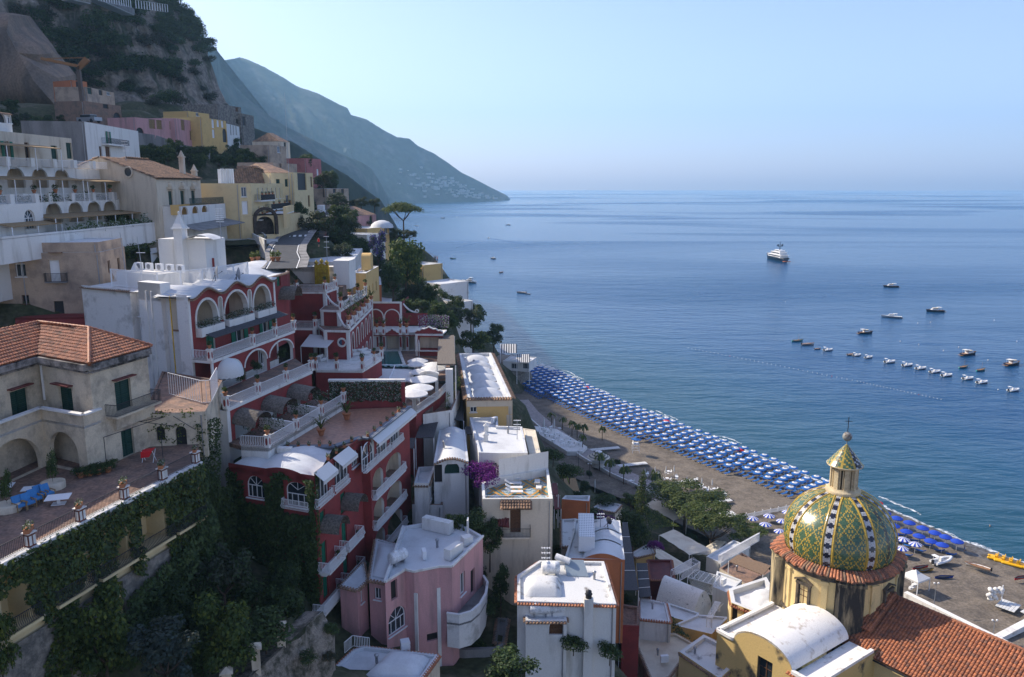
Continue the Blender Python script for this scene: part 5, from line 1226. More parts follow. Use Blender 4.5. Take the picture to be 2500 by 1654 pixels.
H.edgem={};H.win(T1(1890,1090),1.1,2.3,'open').win(R1(925,1445),1.2,2.1,'brown').win(R1(990,1450),2.2,2.2,'brown');H.wm=[white,grey]
for i in range(4):
	p0,p1=H.edge(i)
	if abs(p1[1]-p0[1])<5:H.edgem[i]=1
H.done();b=H.near(T1(1890,1090));p0,p1=H.edge(b[1]);e=(V(p1)-V(p0)).normalized();n=V((e.y,-e.x));c=V(p0)+e*b[2]
mb=MB();deck(mb,[tuple(c-e*3),tuple(c-e*3+n*1.2),tuple(c+e*7.+n*1.2),tuple(c+e*7)],b[3],.25);mb.build('balcony_slab',white,H.T);mb=MB();railing(mb,[(*(c-e*3),b[3]),(*(c-e*3+n*1.15),b[3]),(*(c+e*7+n*1.15),b[3]),(*(c+e*7),b[3])],1,.18,0,.015);mb.build('railing',iron,H.T)
G0,G1,G2=at(R2(1500,580),y=119),at(R2(1470,215),y=119),at(R2(1810,220),y=137)
Ga,Gb,Gc,Gd=(-52.2,119),(-52.6,137),(-71,140),(-70.5,124)
T=GH=thing('gabled_house','cream plastered house with a brown tiled gable roof and a round attic window','house',(-60,128,66))
ze,zr=75.9,79.0
mb=MB();w3=[(on(V2(x,690),Ga,Gb)[0]-.8,on(V2(x,690),Ga,Gb)[0]+.8,71.9,74.,False,'greend')for x in(895,1085,1258)]
wall(mb,Gd,Ga,62,ze);wall(mb,Ga,Gb,62,ze,[o[:5]for o in w3]);wall(mb,Gb,Gc,62,ze);Gm=((Ga[0]+Gd[0])/2,(Ga[1]+Gd[1])/2);Gn=((Gb[0]+Gc[0])/2,(Gb[1]+Gc[1])/2);mb.poly([(*Gd,ze),(*Ga,ze),(*Gm,zr)]);mb.poly([(*Gb,ze),(*Gc,ze),(*Gn,zr)]);mb.build('wall',[cream],T);put_windows(T,Ga,Gb,w3)
mb=MB()
for x in(870,1070,1245):s,z=on(V2(x,470),Ga,Gb);p=V(Ga)+(V(Gb)-V(Ga)).normalized()*s;mb.ball((p.x+.0,p.y,z),.5,10)
for o in w3:p=V(Ga)+(V(Gb)-V(Ga)).normalized()*((o[0]+o[1])/2);mb.box((p.x+.35,p.y,74.5),(.8,2.3,.4))
mb.build('wall_ornament',cream,T)
tile_field(T,[(Ga[0]+.4,Ga[1]-.2,ze),(Gb[0]+.4,Gb[1],ze),(*Gn,zr),(*Gm,zr)],tileo,.42,.5);tile_field(T,[(Gc[0]-.4,Gc[1],ze),(Gd[0]-.4,Gd[1]-.2,ze),(*Gm,zr),(*Gn,zr)],tileo,.7,.8)
s,z=on(V2(220,265),Gd,Ga);p=V(Gd)+(V(Ga)-V(Gd)).normalized()*s;mb=MB();e=(V(Ga)-V(Gd)).normalized();n=V((e.y,-e.x));c=(p.x,p.y,z)
for k in range(14):a,b=2*math.pi*k/14,2*math.pi*(k+1)/14;mb.beam((c[0]+e.x*.75*math.cos(a)+n.x*.08,c[1]+e.y*.75*math.cos(a)+n.y*.08,c[2]+.75*math.sin(a)),(c[0]+e.x*.75*math.cos(b)+n.x*.08,c[1]+e.y*.75*math.cos(b)+n.y*.08,c[2]+.75*math.sin(b)),.2,.2)
mb.poly([(c[0]+e.x*.7*math.cos(2*math.pi*k/14)+n.x*.03,c[1]+e.y*.7*math.cos(2*math.pi*k/14)+n.y*.03,c[2]+.7*math.sin(2*math.pi*k/14))for k in range(14)],1);mb.build('round_window',[cream,glass],T)
for uv,y,h in((V2(1080,230),134.5,2.8),(V2(1275,340),137,1.7)):
	p=at(uv,y=y);mb=MB();mb.box((p.x,p.y,p.z-.8),(.75,.75,h),0,0,True);mb.box((p.x,p.y,p.z+h-.8),(1.,1.,.15),0,0,True);mb.lathe((p.x,p.y,p.z+h-.65),[(.55,0),(.3,.5),(.04,1.)],4,0,.78,False);mb.build('chimney',cream,T)
GP=blk(T,[(-49.4,120.5),(-49.4,139),(-52.5,139),(-52.3,120.5)],62,71.8,white,paver,.1)
for u in(V2(1125,945),V2(1290,925),V2(1440,905)):GP.win(u,2.4,2.3,None,True)
done_open(GP,1.5,yellow,None);mb=MB();railing(mb,[(-49.5,124,71.8),(-49.5,138.6,71.8)],1.1,.14,.05,.014);mb.build('railing',mat('green_iron',(.02,.06,.055),.5),T)
mb=MB();q=[(-46.2,119,68.3),(-46.2,139,68.6),(-49.5,139,69.3),(-49.5,119,69.)];mb.add(q+[(x,y,z-.1)for x,y,z in q],[(0,1,2,3),(7,6,5,4),(0,4,5,1),(1,5,6,2),(2,6,7,3),(3,7,4,0)]);mb.build('awning',grey,T)
PY=House('yellow_hotel','pale yellow hotel with white chimneys and flower filled balconies along the road','hotel',[at(V2(1985,455),y=140)[:2],at(V2(2165,450),y=141)[:2],(-46.9,170),(-60,172),(-62,140)],62,at(V2(1985,445),y=140).z,lemon,roofw,.4)
PY.win(V2(2065,660),.9,1.7,'winb').win(V2(2085,940),1.,2.3,'wdoor')
for i in range(len(PY.pts)):
	p0,p1=PY.edge(i)
	if p0[0]>-48 and p1[0]>-48 and p1[1]>160:PY.row(i,7,72.3,1.1,2.1,'win').row(i,7,69.,1.1,2.1,'win');ei=i
PY.done()
for k in range(6):
	p=at(V2(1685+k*42 if k<4 else 1705+k*34,420),y=146+k*.5);mb=MB();mb.box((p.x,p.y,PY.z1-.4),(.55,.55,2.9+.1*(k%2)),0,0,True);mb.box((p.x,p.y,PY.z1-.4),(.8,.8,.4),0,0,True);mb.build('chimney',white,PY.T)
p0,p1=PY.edge(ei);e=(V(p1)-V(p0)).normalized();n=V((e.y,-e.x))
for s0,s1,z in((2,12,72.2),(9,27,70.4),(1,14,68.9)):
	a,b=V(p0)+e*s0,V(p0)+e*s1;mb=MB();deck(mb,[tuple(a),tuple(a+n*1.2),tuple(b+n*1.2),tuple(b)],z,.2);mb.build('balcony_slab',white,PY.T);mb=MB();railing(mb,[(*a,z),(*(a+n*1.15),z),(*(b+n*1.15),z),(*b,z)],1,.2,.08,.02);mb.build('railing',iron,PY.T)
	for k in range(4):c=a.lerp(b,(k+.5)/4)+n*1.1;potted((*c,z+1),'balconies of the pale yellow hotel',.9,'trough')
PR=House('gable_wing','long low wing with brown tiled roof and peeling white upper wall behind the chimneys','house',[(-57,158),(-45.3,170),(-46.2,186),(-62,186)],64,75.2,whited,roofd,.1)
PR.done(False);ra,rb=at(V2(1975,320),y=158),at(V2(1990,240),y=165)
tile_field(PR.T,[(-45.0,169.5,75.2),(-46.,186.5,75.2),(-53.5,186,78.6),(-52.5,164,78.6)],tileo,.5,.6);tile_field(PR.T,plane_fix([(-57,158,75.2),(-45.0,169.5,75.2),(-52.5,164.2,78.4),(-54,163,78.4)]),tileo,.5,.6)
mb=MB();mb.poly([(-57,158,75.2),(-45.3,170,75.2),(-52.5,165,78.5)]);mb.build('gable',lemon,PR.T)
RT=House('road_terrace','yellow terrace building with columns, vine and a rocky grotto beside the road','building',[at(T3(790,780),z=69.5)[:2],at(T3(1285,765),z=69.5)[:2],(-41.5,158),(-53,160),(-54,139)],58,69.6,lemon,paver,.3)
RT.win(T3(1060,1090),3.6,4.3,None,1.8);done_open(RT,1.5,mat('grotto_rock',(.08,.06,.05),1,(.03,.025,.02),2,bump=.6),None)
mb=MB();gr=RT.near(T3(1060,1090));p0,p1=RT.edge(gr[1]);arch_trim(mb,p0,p1,gr[2]-1.8,gr[2]+1.8,gr[3],gr[3]+4.3,.5,.5,rise=1.8);mb.build('grotto_arch',MATS['grotto_rock'],RT.T)
mb=MB();q=[at(T3(1060,725),y=144),at(T3(1440,720),y=144),at(T3(1555,685),y=157),at(T3(1230,680),y=157)];q=[tuple(v)for v in q];mb.add(q+[(x,y,z-.12)for x,y,z in q],[(0,1,2,3),(7,6,5,4),(0,4,5,1),(1,5,6,2),(2,6,7,3),(3,7,4,0)]);mb.build('pergola_roof',whited,RT.T)
mb=MB()
for k in range(6):p=V(q[1]).lerp(V(q[2]),k/5);mb.box((p.x-.4,p.y,67.3),(.6,.6,3.8),0,0,True)
o=mb.build('column',lemon,RT.T);tag(o,kind='stuff')
SH=House('curved_terrace_house','white terraced house with scalloped parapets, glass balustrades and striped awnings','house',[at(T3(240,1150),z=65.5)[:2],at(T3(1070,1200),z=65.5)[:2],(-40.5,138),(-54,138),(-53,117)],56,65.8,white,roofw,.8)
SH.done();mb=MB();SHe=[at(T3(1075,1200),z=65.8),at(T3(1310,1150),z=65.8)]
for a,b in((T3(620,930),T3(1050,1180)),(T3(350,790),T3(620,930)),(T3(910,950),T3(1060,1110))):
	P0,P1=at(a,z=67.5),at(b,z=66.2);n=10;pts=[P0.lerp(P1,i/n)for i in range(n+1)]
	for i in range(n):
		z0,z1=[lerp(P0.z,P1.z,t**.55)for t in(i/n,(i+1)/n)];u0,u1=pts[i],pts[i+1];mb.add([(u0.x,u0.y,63),(u1.x,u1.y,63),(u1.x,u1.y,z1),(u0.x,u0.y,z0),(u0.x+.1,u0.y+.35,63),(u1.x+.1,u1.y+.35,63),(u1.x+.1,u1.y+.35,z1),(u0.x+.1,u0.y+.35,z0)],[(0,1,2,3),(7,6,5,4),(3,2,6,7)])
mb.build('scalloped_wall',white,SH.T)
for a,b in((T3(330,1140),T3(600,1240)),(T3(510,1110),T3(750,1170))):
	p,q2=at(a,z=65.2),at(b,z=64.2);mb=MB()
	for k in range(7):c0=p+V((.45*k,-.1*k,0));c1=q2+V((.35*k-2.2,-.1*k,0));mb.add([c0,c0+V((.45,-.1,0)),c1+V((.45,-.1,0)),c1],[(0,1,2,3)],k%2)
	mb.build('striped_awning',[fabw,gmetal],SH.T)
# ================================================================== MIDDLE OF THE HOTEL
pz=lambda z,*uv:[tuple(at(p,z=z))[:2]for p in uv]
T=HM=thing('hotel_annex','red hotel terraces with white scrolls, round window and potted plants behind the tall block','hotel',(-26,118,48))
def rblk(pts,z0,z1,m=red,roof=None,par=.05):h=House('','','',pts,z0,z1,m,roof or paver,par,.2,T=HM);return h
b1=rblk([(-31.5,111.3),(-27.9,111.1),(-26.9,117.5),(-31.5,118)],49,55.0,[red]);b1.win(R6(1465,1175),1.4,2.6,'french',False);b1.done()
b2=rblk([(-26.1,108.9),(-22.6,108.5),(-23.1,130),(-28,131),(-27.6,112)],47,55.2,[red])
for k in range(len(b2.pts)):
	p0,p1=b2.edge(k)
	if p0[0]>-23.2 and p1[0]>-23.2 and p1[1]>120:b2.row(k,5,51.6,1.9,2.7,None,True,.04).row(k,5,48.2,1.6,2.4,None,True,.04);fe=k
done_open(b2,1.0,cream,None)
b3=rblk([(-27.3,112.4),(-24.5,111.8),(-23.9,129.5),(-28.2,130)],55,57.5,[red]);b3.done()
b4=rblk([(-34,116),(-27.4,116),(-26.7,121),(-27.5,131),(-36,131)],54.8,59.6,[red]);b4.win(U5(1040,790),.7,2.0,'win',True);b4.win(U5(770,930),.1,.1,'win');b4.done()
mb=MB()
for h,z in((b1,54.95),(b2,55.1),(b3,57.4),(b4,59.5)):
	for k in range(len(h.pts)):
		p0,p1=h.edge(k);band(mb,p0,p1,z-.08,.3,.12)
		if h is not b4 or k<3:vband(mb,p0,p1,.2,h.z0,z,.4,.09);vband(mb,p0,p1,(V(p1)-V(p0)).length-.2,h.z0,z,.4,.09)
p0,p1=b2.edge(fe)
for o in b2.items[fe]:arch_trim(mb,p0,p1,o[0],o[1],o[2],o[3],.16,.07)
p0,p1=(-26.1,108.9),(-22.6,108.5);c=at(U5(1248,1400),y=108.65)
for k in range(16):
	a,b=2*math.pi*k/16,2*math.pi*(k+1)/16;mb.beam((c.x+.55*math.cos(a),c.y-.06,c.z+.55*math.sin(a)),(c.x+.55*math.cos(b),c.y-.06,c.z+.55*math.sin(b)),.15,.25)
mb.build('white_trim',white,T)
mb=MB();mb.poly([(c.x+.5*math.cos(2*math.pi*k/16),c.y-.03,c.z+.5*math.sin(2*math.pi*k/16))for k in range(16)]);mb.build('round_window',glassb,T)
def scroll(T,p,q,drop,m=white):
	mb=MB();pts=[V(p).lerp(V(q),i/10)for i in range(11)]
	for i,v in enumerate(pts):t=i/10;v.z=p[2]-drop*(1-(1-t)**2.2)
	for a,b in zip(pts[:-1],pts[1:]):mb.beam(a,b,.3,.2)
	e=pts[-1]
	for k in range(8):a,b=2*math.pi*k/8,2*math.pi*(k+1)/8;d=(V(q)-V(p));d.z=0;d.normalize();mb.beam(e+V((d.x*.28*math.cos(a),d.y*.28*math.cos(a),.28*math.sin(a)+.2)),e+V((d.x*.28*math.cos(b),d.y*.28*math.cos(b),.28*math.sin(b)+.2)),.3,.14)
	mb.build('scroll',m,T)
scroll(T,(-26.9,114.2,59.4),(-24.6,113.6,57.6),1.7);scroll(T,(-24.5,110.5,57.3),(-22.8,109.,55.3),1.9)
tt=[(-33.5,113,59.6),(-31.6,116.,59.6),(-27.4,116.,59.6),(-26.8,120,59.6)]
P_=rail_posts(T,tt,1.,.1,tt[1:3]+[tt[3]]);
for q in P_:potted(q,'rail below the yellow shell fountain',1.)
P_=rail_posts(T,[(-31.5,111.4,55.),(-27.9,111.2,55.),(-26.9,117.3,55)],1.,.1,[(-27.9,111.2,55.)])
for q in P_:potted(q,'corner post of the balcony with the white parasol',1.)
P_=rail_posts(T,[(-24.4,112.3,57.5),(-23.9,129,57.5)],.9,.05,seg((-24.4,112.3,57.5),(-23.9,129,57.5),3));[potted(q,'flowering upper rail of the red terraces',1.1)for q in P_]
P_=rail_posts(T,[(-22.8,109.5,55.2),(-23.1,129.5,55.2)],.9,.05,seg((-22.8,109.5,55.2),(-23.1,129.5,55.2),5));[potted(q,'rail above the slim red arches',1.3,'palm')for q in P_[::1]]
so_t=pz(51,R6(1385,1285),R6(1810,1290),R6(1985,1180),R6(1400,1170));so_t[3]=(-28.5,111)
mb=MB();deck(mb,so_t[:3]+[(-20.5,113),(-22.4,112)]+[so_t[3]],51,.3);mb.prism(ccw(so_t[:3]+[(-22.4,112),so_t[3]]),46,50.68,1);mb.build('terrace',[white,red],T)
P_=rail_posts(T,[(*p,51)for p in so_t[:3]],1.,.1,[(*so_t[0],51),tuple(V((*so_t[0],51)).lerp(V((*so_t[1],51)),.45)),(*so_t[1],51),tuple(V((*so_t[1],51)).lerp(V((*so_t[2],51)),.6)),(*so_t[2],51)])
for q in P_:potted(q,'rail around the white sofas',1.)
pa=MB();q=[at(R6(1215,980),y=109),at(R6(1480,1030),y=108),at(R6(1240,1140),y=105.5),at(R6(1230,1080),y=104.6)]
q=[(-28.6,110.8,54.2),(-24.6,110.2,54.0),(-25.2,106.2,53.2),(-28.9,106.6,53.3)];pa.add(q+[(x,y,z-.06)for x,y,z in q],[(0,1,2,3),(7,6,5,4),(0,4,5,1),(1,5,6,2),(2,6,7,3),(3,7,4,0)])
for x,y in((-25.2,106.3),(-28.9,106.7)):pa.tube((x,y,51),(x,y,53.2),.05,n=5)
pa.build('awning',fabw,T)
b5=rblk([(-41,101),(-31,100.3),(-30.3,107),(-32.6,116.4),(-41,117)],54,63.4,[red],roofw,.3);b5.win(R6(1050,520),1.3,2.3,'green');b5.done();b5.eave(tileo)
mb=MB();vs=[(-40.5+8*i/12,y,63.1+1.1*math.sin(math.pi*i/12))for y in(102,109,116)for i in range(13)];mb.grid(vs,13,3);mb.poly(vs[:13]);mb.build('vaulted_roof',roofw,T)
mb=MB();pts=[]
for d in(0,2.2):
	for k in range(11):t=math.pi*k/10;pts.append((-31.0+d+.3,105.5-2.+2*math.cos(t)+2,60.2+1.5*math.sin(t)))
mb.grid(pts,11,2);mb.grid([(x,y,z-.05)for x,y,z in pts],11,2);mb.build('barrel_awning',reed,T)
for k in range(4):p=at(T3((825,915,1180,1270)[k],(1440,1425,1440,1425)[k]),y=116);potted((p.x,p.y,64.0+.0),'white roof edge beside the road',1.4,'yellow')
T2r=pz(62,T2(550,1562),T2(820,1350),T2(1600,1350),T2(1430,1568))
WR=House('roof_restaurant','long building with a broad flat white roof beside the road','building',T2r,55,62,white,roofw,.06,.3);WR.win(R6(1740,310),1.,2.2,'win').win(R6(1720,300),1.,2.2,'win')
for i in range(4):
	p0,p1=WR.edge(i)
	if p0[0]>-34 and p1[0]>-34 and abs(p1[1]-p0[1])>10:WR.row(i,8,59.4,1.6,2.3,'win')
WR.done()
mb=MB();mb.prism(ccw([(-35.5,122),(-26,121.5),(-25.6,126.5),(-35.5,127)]),58,59.62,1);wall(mb,(-35.3,125.5),(-25.7,125.),59.6,62.3);mb.prism(ccw([(-35.3,125.5),(-25.7,125.),(-25.7,126.5),(-35.3,127)]),61.5,62.3);mb.prism(ccw([(-27.8,123.8),(-25.3,123.4),(-25.,127),(-27.8,127)]),59,63.4);mb.build('terrace_wall',[white,paver],HM)
SF=thing('shell_fountain','ornate mustard yellow wall fountain with three crests on the upper terrace','fountain',(-29.7,124,59.7));ym=mat('mustard_ceramic',(.42,.30,.02),.5,(.26,.17,.015),2.5,.42,.6,bump=.5,bsc=4)
mb=MB();s=at(R6(1375,430),y=124).x;s1=at(R6(1505,430),y=124).x;w_=(s1-s)
mb.box(((s+s1)/2,124.2,59.7),(w_,.5,2.5),0,0,True);mb.box((s+.3,124.2,62.2),(.55,.5,.5),0,0,True);mb.box((s1-.3,124.2,62.2),(.55,.5,.5),0,0,True)
k=12;top=[((s+s1)/2-w_*.26*math.cos(math.pi*i/k),62.2+.75*math.sin(math.pi*i/k))for i in range(k+1)]
n=len(top);vs=[(x,123.95,z)for x,z in top]+[(x,124.45,z)for x,z in top];mb.add(vs,[range(n),range(2*n-1,n-1,-1)]+[(i,n+i,n+i+1,i+1)for i in range(n-1)])
for r in(.62,.42,.22):
	for i in range(16):a,b=2*math.pi*i/16,2*math.pi*(i+1)/16;c=((s+s1)/2,123.93,61.1);mb.beam((c[0]+r*.8*math.cos(a),c[1],c[2]+r*1.3*math.sin(a)),(c[0]+r*.8*math.cos(b),c[1],c[2]+r*1.3*math.sin(b)),.07,.1)
for x in(s+.15,s1-.15,s+w_*.27,s1-w_*.27):mb.box((x,123.93,59.7),(.16,.14,2.5),0,0,True)
mb.build('wall_panel',ym,SF);mb=MB()
for x,z in((s+.3,62.7),((s+s1)/2,62.95),(s1-.3,62.7)):mb.lathe((x,124.2,z),[(.12,0),(.3,.2),(.34,.4),(.16,.55),(.05,.75)],8)
mb.build('finial',ym,SF)
H=House('ochre_house','tall narrow ochre house with an arched belvedere behind the red terraces','house',[(-25.4,131.5),(-24.2,131.3),(-24.,143),(-27,144),(-26.5,132)],48,60.6,yellow,roofw,.3)
for i in range(len(H.pts)):
	p0,p1=H.edge(i)
	if p0[0]>-24.5 and p1[0]>-24.5:H.row(i,3,56.5,.9,1.7,'greend').row(i,3,52.6,.9,1.7,'greend')
H.done();mb=MB();mb.box((-25.1,138,60.5),(1.6,2.4,1.9),0,0,True);vs=[(-25.1+dx,138+1.2*math.cos(math.pi*i/8),62.4+1.*math.sin(math.pi*i/8))for dx in(-.8,.8)for i in range(9)];mb.grid(vs,9,2);mb.poly(vs[:9]);mb.poly(vs[9:]);mb.build('belvedere',yellow,H.T)
mb=MB();wall(mb,(-24.3,131.4),(-24.2,131.3+.1),48,60)
H=House('white_terrace_house','low orange house with a white roof terrace and small white shrine','house',pz(56.3,U4(170,1070),U4(400,1065),U4(385,905))+[(-31,160)],52,56.3,orange,roofw,.1);H.done();mb=MB();p=at(U4(262,980),z=56.3);mb.box((p.x,p.y,56.2),(.9,.7,2.),0,0,True);mb.lathe((p.x,p.y,58.2),[(.5,0),(.3,.4),(.02,.6)],8);mb.build('shrine',white,H.T)
H=House('blue_roof_house','low house with a plain pale roof and flower boxes along its edge','house',[(-29.5,160),(-23.6,155.),(-22.8,143.),(-26.6,143)],47,53,white,roofw,.08);H.done()
T=thing('pool_terrace','pool terrace with red and white arcades, paved in terracotta','terrace',(-16,128,47))
PZ=47.6;wt=mat('pool_water',(.02,.16,.15),.05,grain=0,spec=.6)
pl_=pz(PZ,U6(222,893),U6(485,890),U6(570,1112),U6(228,1112));pl_[3]=(-20.4,119.5)
fl=pz(PZ,U6(60,880),U6(730,880),U6(1100,960),U6(1090,1300));mb=MB();deck(mb,[(-24.5,134),(-13,134),(-10,128),(-9.2,112),(-13,112),(-14.8,117),(-24,117)],PZ-.12,.4);mb.build('terrace_floor',paver,T)
o=MB();o.poly([(*p,PZ-.06)for p in pl_]);o=tag(o.build('swimming_pool',wt),'small turquoise swimming pool in front of the red and white arcade','pool')
mb=MB()
for a,b in zip(pl_,pl_[1:]+pl_[:1]):mb.beam((*a,PZ-.03),(*b,PZ-.03),.45,.12)
mb.build('pool_rim',white,T)
bw=(-23.6,131.2),(-15.5,131.);mb=MB();mw=on(U6(275,850),*bw)[0],on(U6(490,850),*bw)[0]
wall(mb,*bw,PZ-.1,50.6,[(mw[0],mw[1],PZ,50.2,False),(on(U6(168,800),*bw)[0],on(U6(222,800),*bw)[0],PZ,50.2,False),(on(U6(535,800),*bw)[0],on(U6(595,800),*bw)[0],PZ,50.2,False),(on(U6(640,800),*bw)[0],on(U6(735,800),*bw)[0],PZ,50.2,False)],1.6);mb.build('arcade',white,T)
mb=MB();wall(mb,(-23.6,132.9),(-15.,132.7),PZ,50.4);mb.build('arcade_back_wall',cream,T)
mb=MB();band(mb,*bw,50.15,.14,.1,0)
for u0 in(145,247,512,618):s=on(U6(u0,780),*bw)[0];vband(mb,*bw,s,48.2,49.9,.3,.05)
mb.build('red_inlay',red,T)
mb=MB();deck(mb,[bw[0],bw[1],(-15,137),(-24,137)],50.72,.2);band(mb,*bw,50.65,.25,.2);mb.build('upper_deck',white,T)
P_=rail_posts(T,[(*bw[0],50.7),(*bw[1],50.7)],.9,.04,[(*at(U6(u,640),z=50.7)[:2],50.7)for u in(135,240,508,610)])
for q in P_:potted(q,'parapet above the pool arcade',1.4,'palm')
for u0,u1 in((270,480),):
	a,b=at(U6(u0,640),z=50.7),at(U6(u1,640),z=50.7);pts=[a.lerp(b,i/12)+V((0,0,[.35,.45,.5,.75,.7,.95,1.1,.95,.7,.75,.5,.45,.35][i]))for i in range(13)]
	mb=MB()
	for p,q in zip(pts[:-1],pts[1:]):mb.add([(p.x,p.y,50.7),(q.x,q.y,50.7),q,p,(p.x,p.y+.3,50.7),(q.x,q.y+.3,50.7),(q.x,q.y+.3,q.z),(p.x,p.y+.3,p.z)],[(0,1,2,3),(7,6,5,4)]);mb.beam((p.x,p.y+.1,p.z),(q.x,q.y+.1,q.z),.45,.14,1)
	mb.build('crest',[red,white],T)
uw=(-25.,137.),(-19.2,136.8);mb=MB();wall(mb,*uw,50.7,54.9);wall(mb,uw[1],(-19,145),50.7,54.9);wall(mb,(-19.1,138),(-14.8,137.6),50.7,52.9);mb.build('upper_wall',red,T)
mb=MB();Lu=5.8
for s0,s1 in((.1,2.5),(2.9,5.4)):arch_trim(mb,*uw,s0,s1,50.8,53.6,.18,.1)
band(mb,*uw,54.9,.3,.15);vband(mb,*uw,5.7,50.7,55,.35);mb.build('white_trim',white,T);scroll(T,(-19,137.6,54.6),(-16.6,137.4,53),1.5)
br=thing('poolside_bar','red and white poolside bar with an oval crest and a rolled blind','bar',(-13.6,126.5,PZ));mb=MB();a,b=(-15.7,126.9),(-11.2,126.6)
wall(mb,a,b,PZ,51.3,[(.55,4.2,48.7,50.7,False)],1.2);mb.prism(ccw([a,b,(-10.8,130),(-15.7,130)]),51.1,51.32,1);mb.build('wall',[red,white],br)
mb=MB();mb.poly([(-15.5,128.2,48.2),(-11.2,128,48.2),(-11.2,128,50.9),(-15.5,128.2,50.9)]);mb.build('blind',cream,br);mb=MB();band(mb,a,b,51.1,.25,.15);vband(mb,a,b,.2,PZ,51.2,.35);band(mb,a,b,48.5,.14,.5);mb.build('white_trim',white,br)
mb=MB();pts=[V((*a,51.3)).lerp(V((*b,51.3)),i/12)+V((0,0,[.3,.55,.5,.8,.75,.9,1.1,.9,.75,.8,.5,.55,.3][i]))for i in range(13)]
for p,q in zip(pts[:-1],pts[1:]):mb.add([(p.x,p.y,51.3),(q.x,q.y,51.3),q,p,(p.x,p.y+.3,51.3),(q.x,q.y+.3,51.3),(q.x,q.y+.3,q.z),(p.x,p.y+.3,p.z)],[(0,1,2,3),(7,6,5,4)]);mb.beam((p.x,p.y+.1,p.z),(q.x,q.y+.1,q.z),.45,.16,1)
mb.build('crest',[red,white],br)
RRf=thing('reed_roof','broad grey thatched reed roof shading the pool terrace','shade roof',(-11,128,PZ));q=[tuple(at(p,z=50.6))for p in(U6(1120,645),U6(1365,645),U6(1385,1105),U6(1090,1100))]
mb=MB();mb.add(q+[(x,y,z-.25)for x,y,z in q],[(0,1,2,3)[::-1],(7,6,5,4)[::-1],(0,4,5,1),(1,5,6,2),(2,6,7,3),(3,7,4,0)]);mb.build('matting',reed,RRf);mb=MB()
for p in q:mb.tube((p[0],p[1],45),(p[0],p[1],p[2]-.2),.1,n=6)
mb.build('post',white,RRf)
T=thing('dining_terrace','long dining terrace with red plinth, white arched end frames and a retractable white roof','terrace',(-15,108,40))
q=[tuple(at(p,z=48.6))for p in(R6(1845,1365),R6(2260,1390),R6(2290,1250),R6(1930,1240))];mb=MB();mb.add(q+[(x,y,z-.15)for x,y,z in q],[(0,1,2,3),(7,6,5,4),(0,4,5,1),(1,5,6,2),(2,6,7,3),(3,7,4,0)]);mb.build('retractable_roof',fabw,T)
mb=MB();a,b,c,d=[V(x)+V((0,0,.06))for x in q]
for k in range(3):mb.beam(a.lerp(b,k/2),d.lerp(c,k/2),.16,.14)
for p,r in((a,b),(d,c)):mb.beam(p,r,.2,.2)
mb.build('roof_frame',wmetal,T)
mb=MB();
for k in range(6):p,r=d.lerp(c,k/6+.02),d.lerp(c,(k+1)/6-.02);s,t=p.lerp(a,.22),r.lerp(b,.22);mb.poly([p+V((0,0,.05)),r+V((0,0,.05)),t+V((0,0,.05)),s+V((0,0,.05))][::-1])
mb.build('glazing',mat('aqua_glass',(.25,.45,.45),.1,grain=0),T)
mb=MB();mb.prism(ccw([(-13.9,98.5),(-12.3,98.3),(-10.1,106),(-9.2,112),(-14,118),(-20,118),(-20,104),(-14.5,100)]),32,46.2,0,1);mb.build('plinth',[red,paver],T)
mb=MB();d=[(-13.0,92),(-12.3,98.3),(-10.1,106),(-9.2,112)]
for a,b in zip(d[1:-1],d[2:]):mb.beam((*a,46.3),(*b,46.3),.3,.25)
mb.build('cornice',white,T);mb=MB();railing(mb,[(*p,46.2)for p in d[1:]],1.,.16,.05,.014);mb.build('railing',wmetal,T)
for(x0,y0),(x1,y1),zt_ in(((-14.2,98.6),(-12.2,98.2),49.),((-12.6,106.4),(-10.1,106),49.9)):
	mb=MB();L_=math.hypot(x1-x0,y1-y0);wall(mb,(x0,y0),(x1,y1),46,zt_-.5,[(.45,L_-.45,46.3,zt_-.9,True)],.5);mb.prism(ccw([(x0,y0),(x1,y1),(x1+.1,y1+.5),(x0+.1,y0+.5)]),zt_-.5,zt_-.3)
	pts=[V((lerp(x0,x1,i/10),lerp(y0,y1,i/10),zt_-.35+.3*math.sin(math.pi*i/10)))for i in range(11)]
	for p,r in zip(pts[:-1],pts[1:]):mb.beam(p+V((0,.2,0)),r+V((0,.2,0)),.6,.22)
	mb.build('arched_frame',white,T)
H=House('white_stair_house','white house with a square pier between the dining terrace and the slatted roofs','house',[(-11.6,100),(-8.0,102),(-7.6,112),(-9.5,112.5)],32,45.6,white,paver,.8);H.done();mb=MB();p=at(S2(1045,640),y=106);mb.box((p.x,106,45),(.95,.9,p.z-45),0,0,True);mb.build('pier',white,H.T)
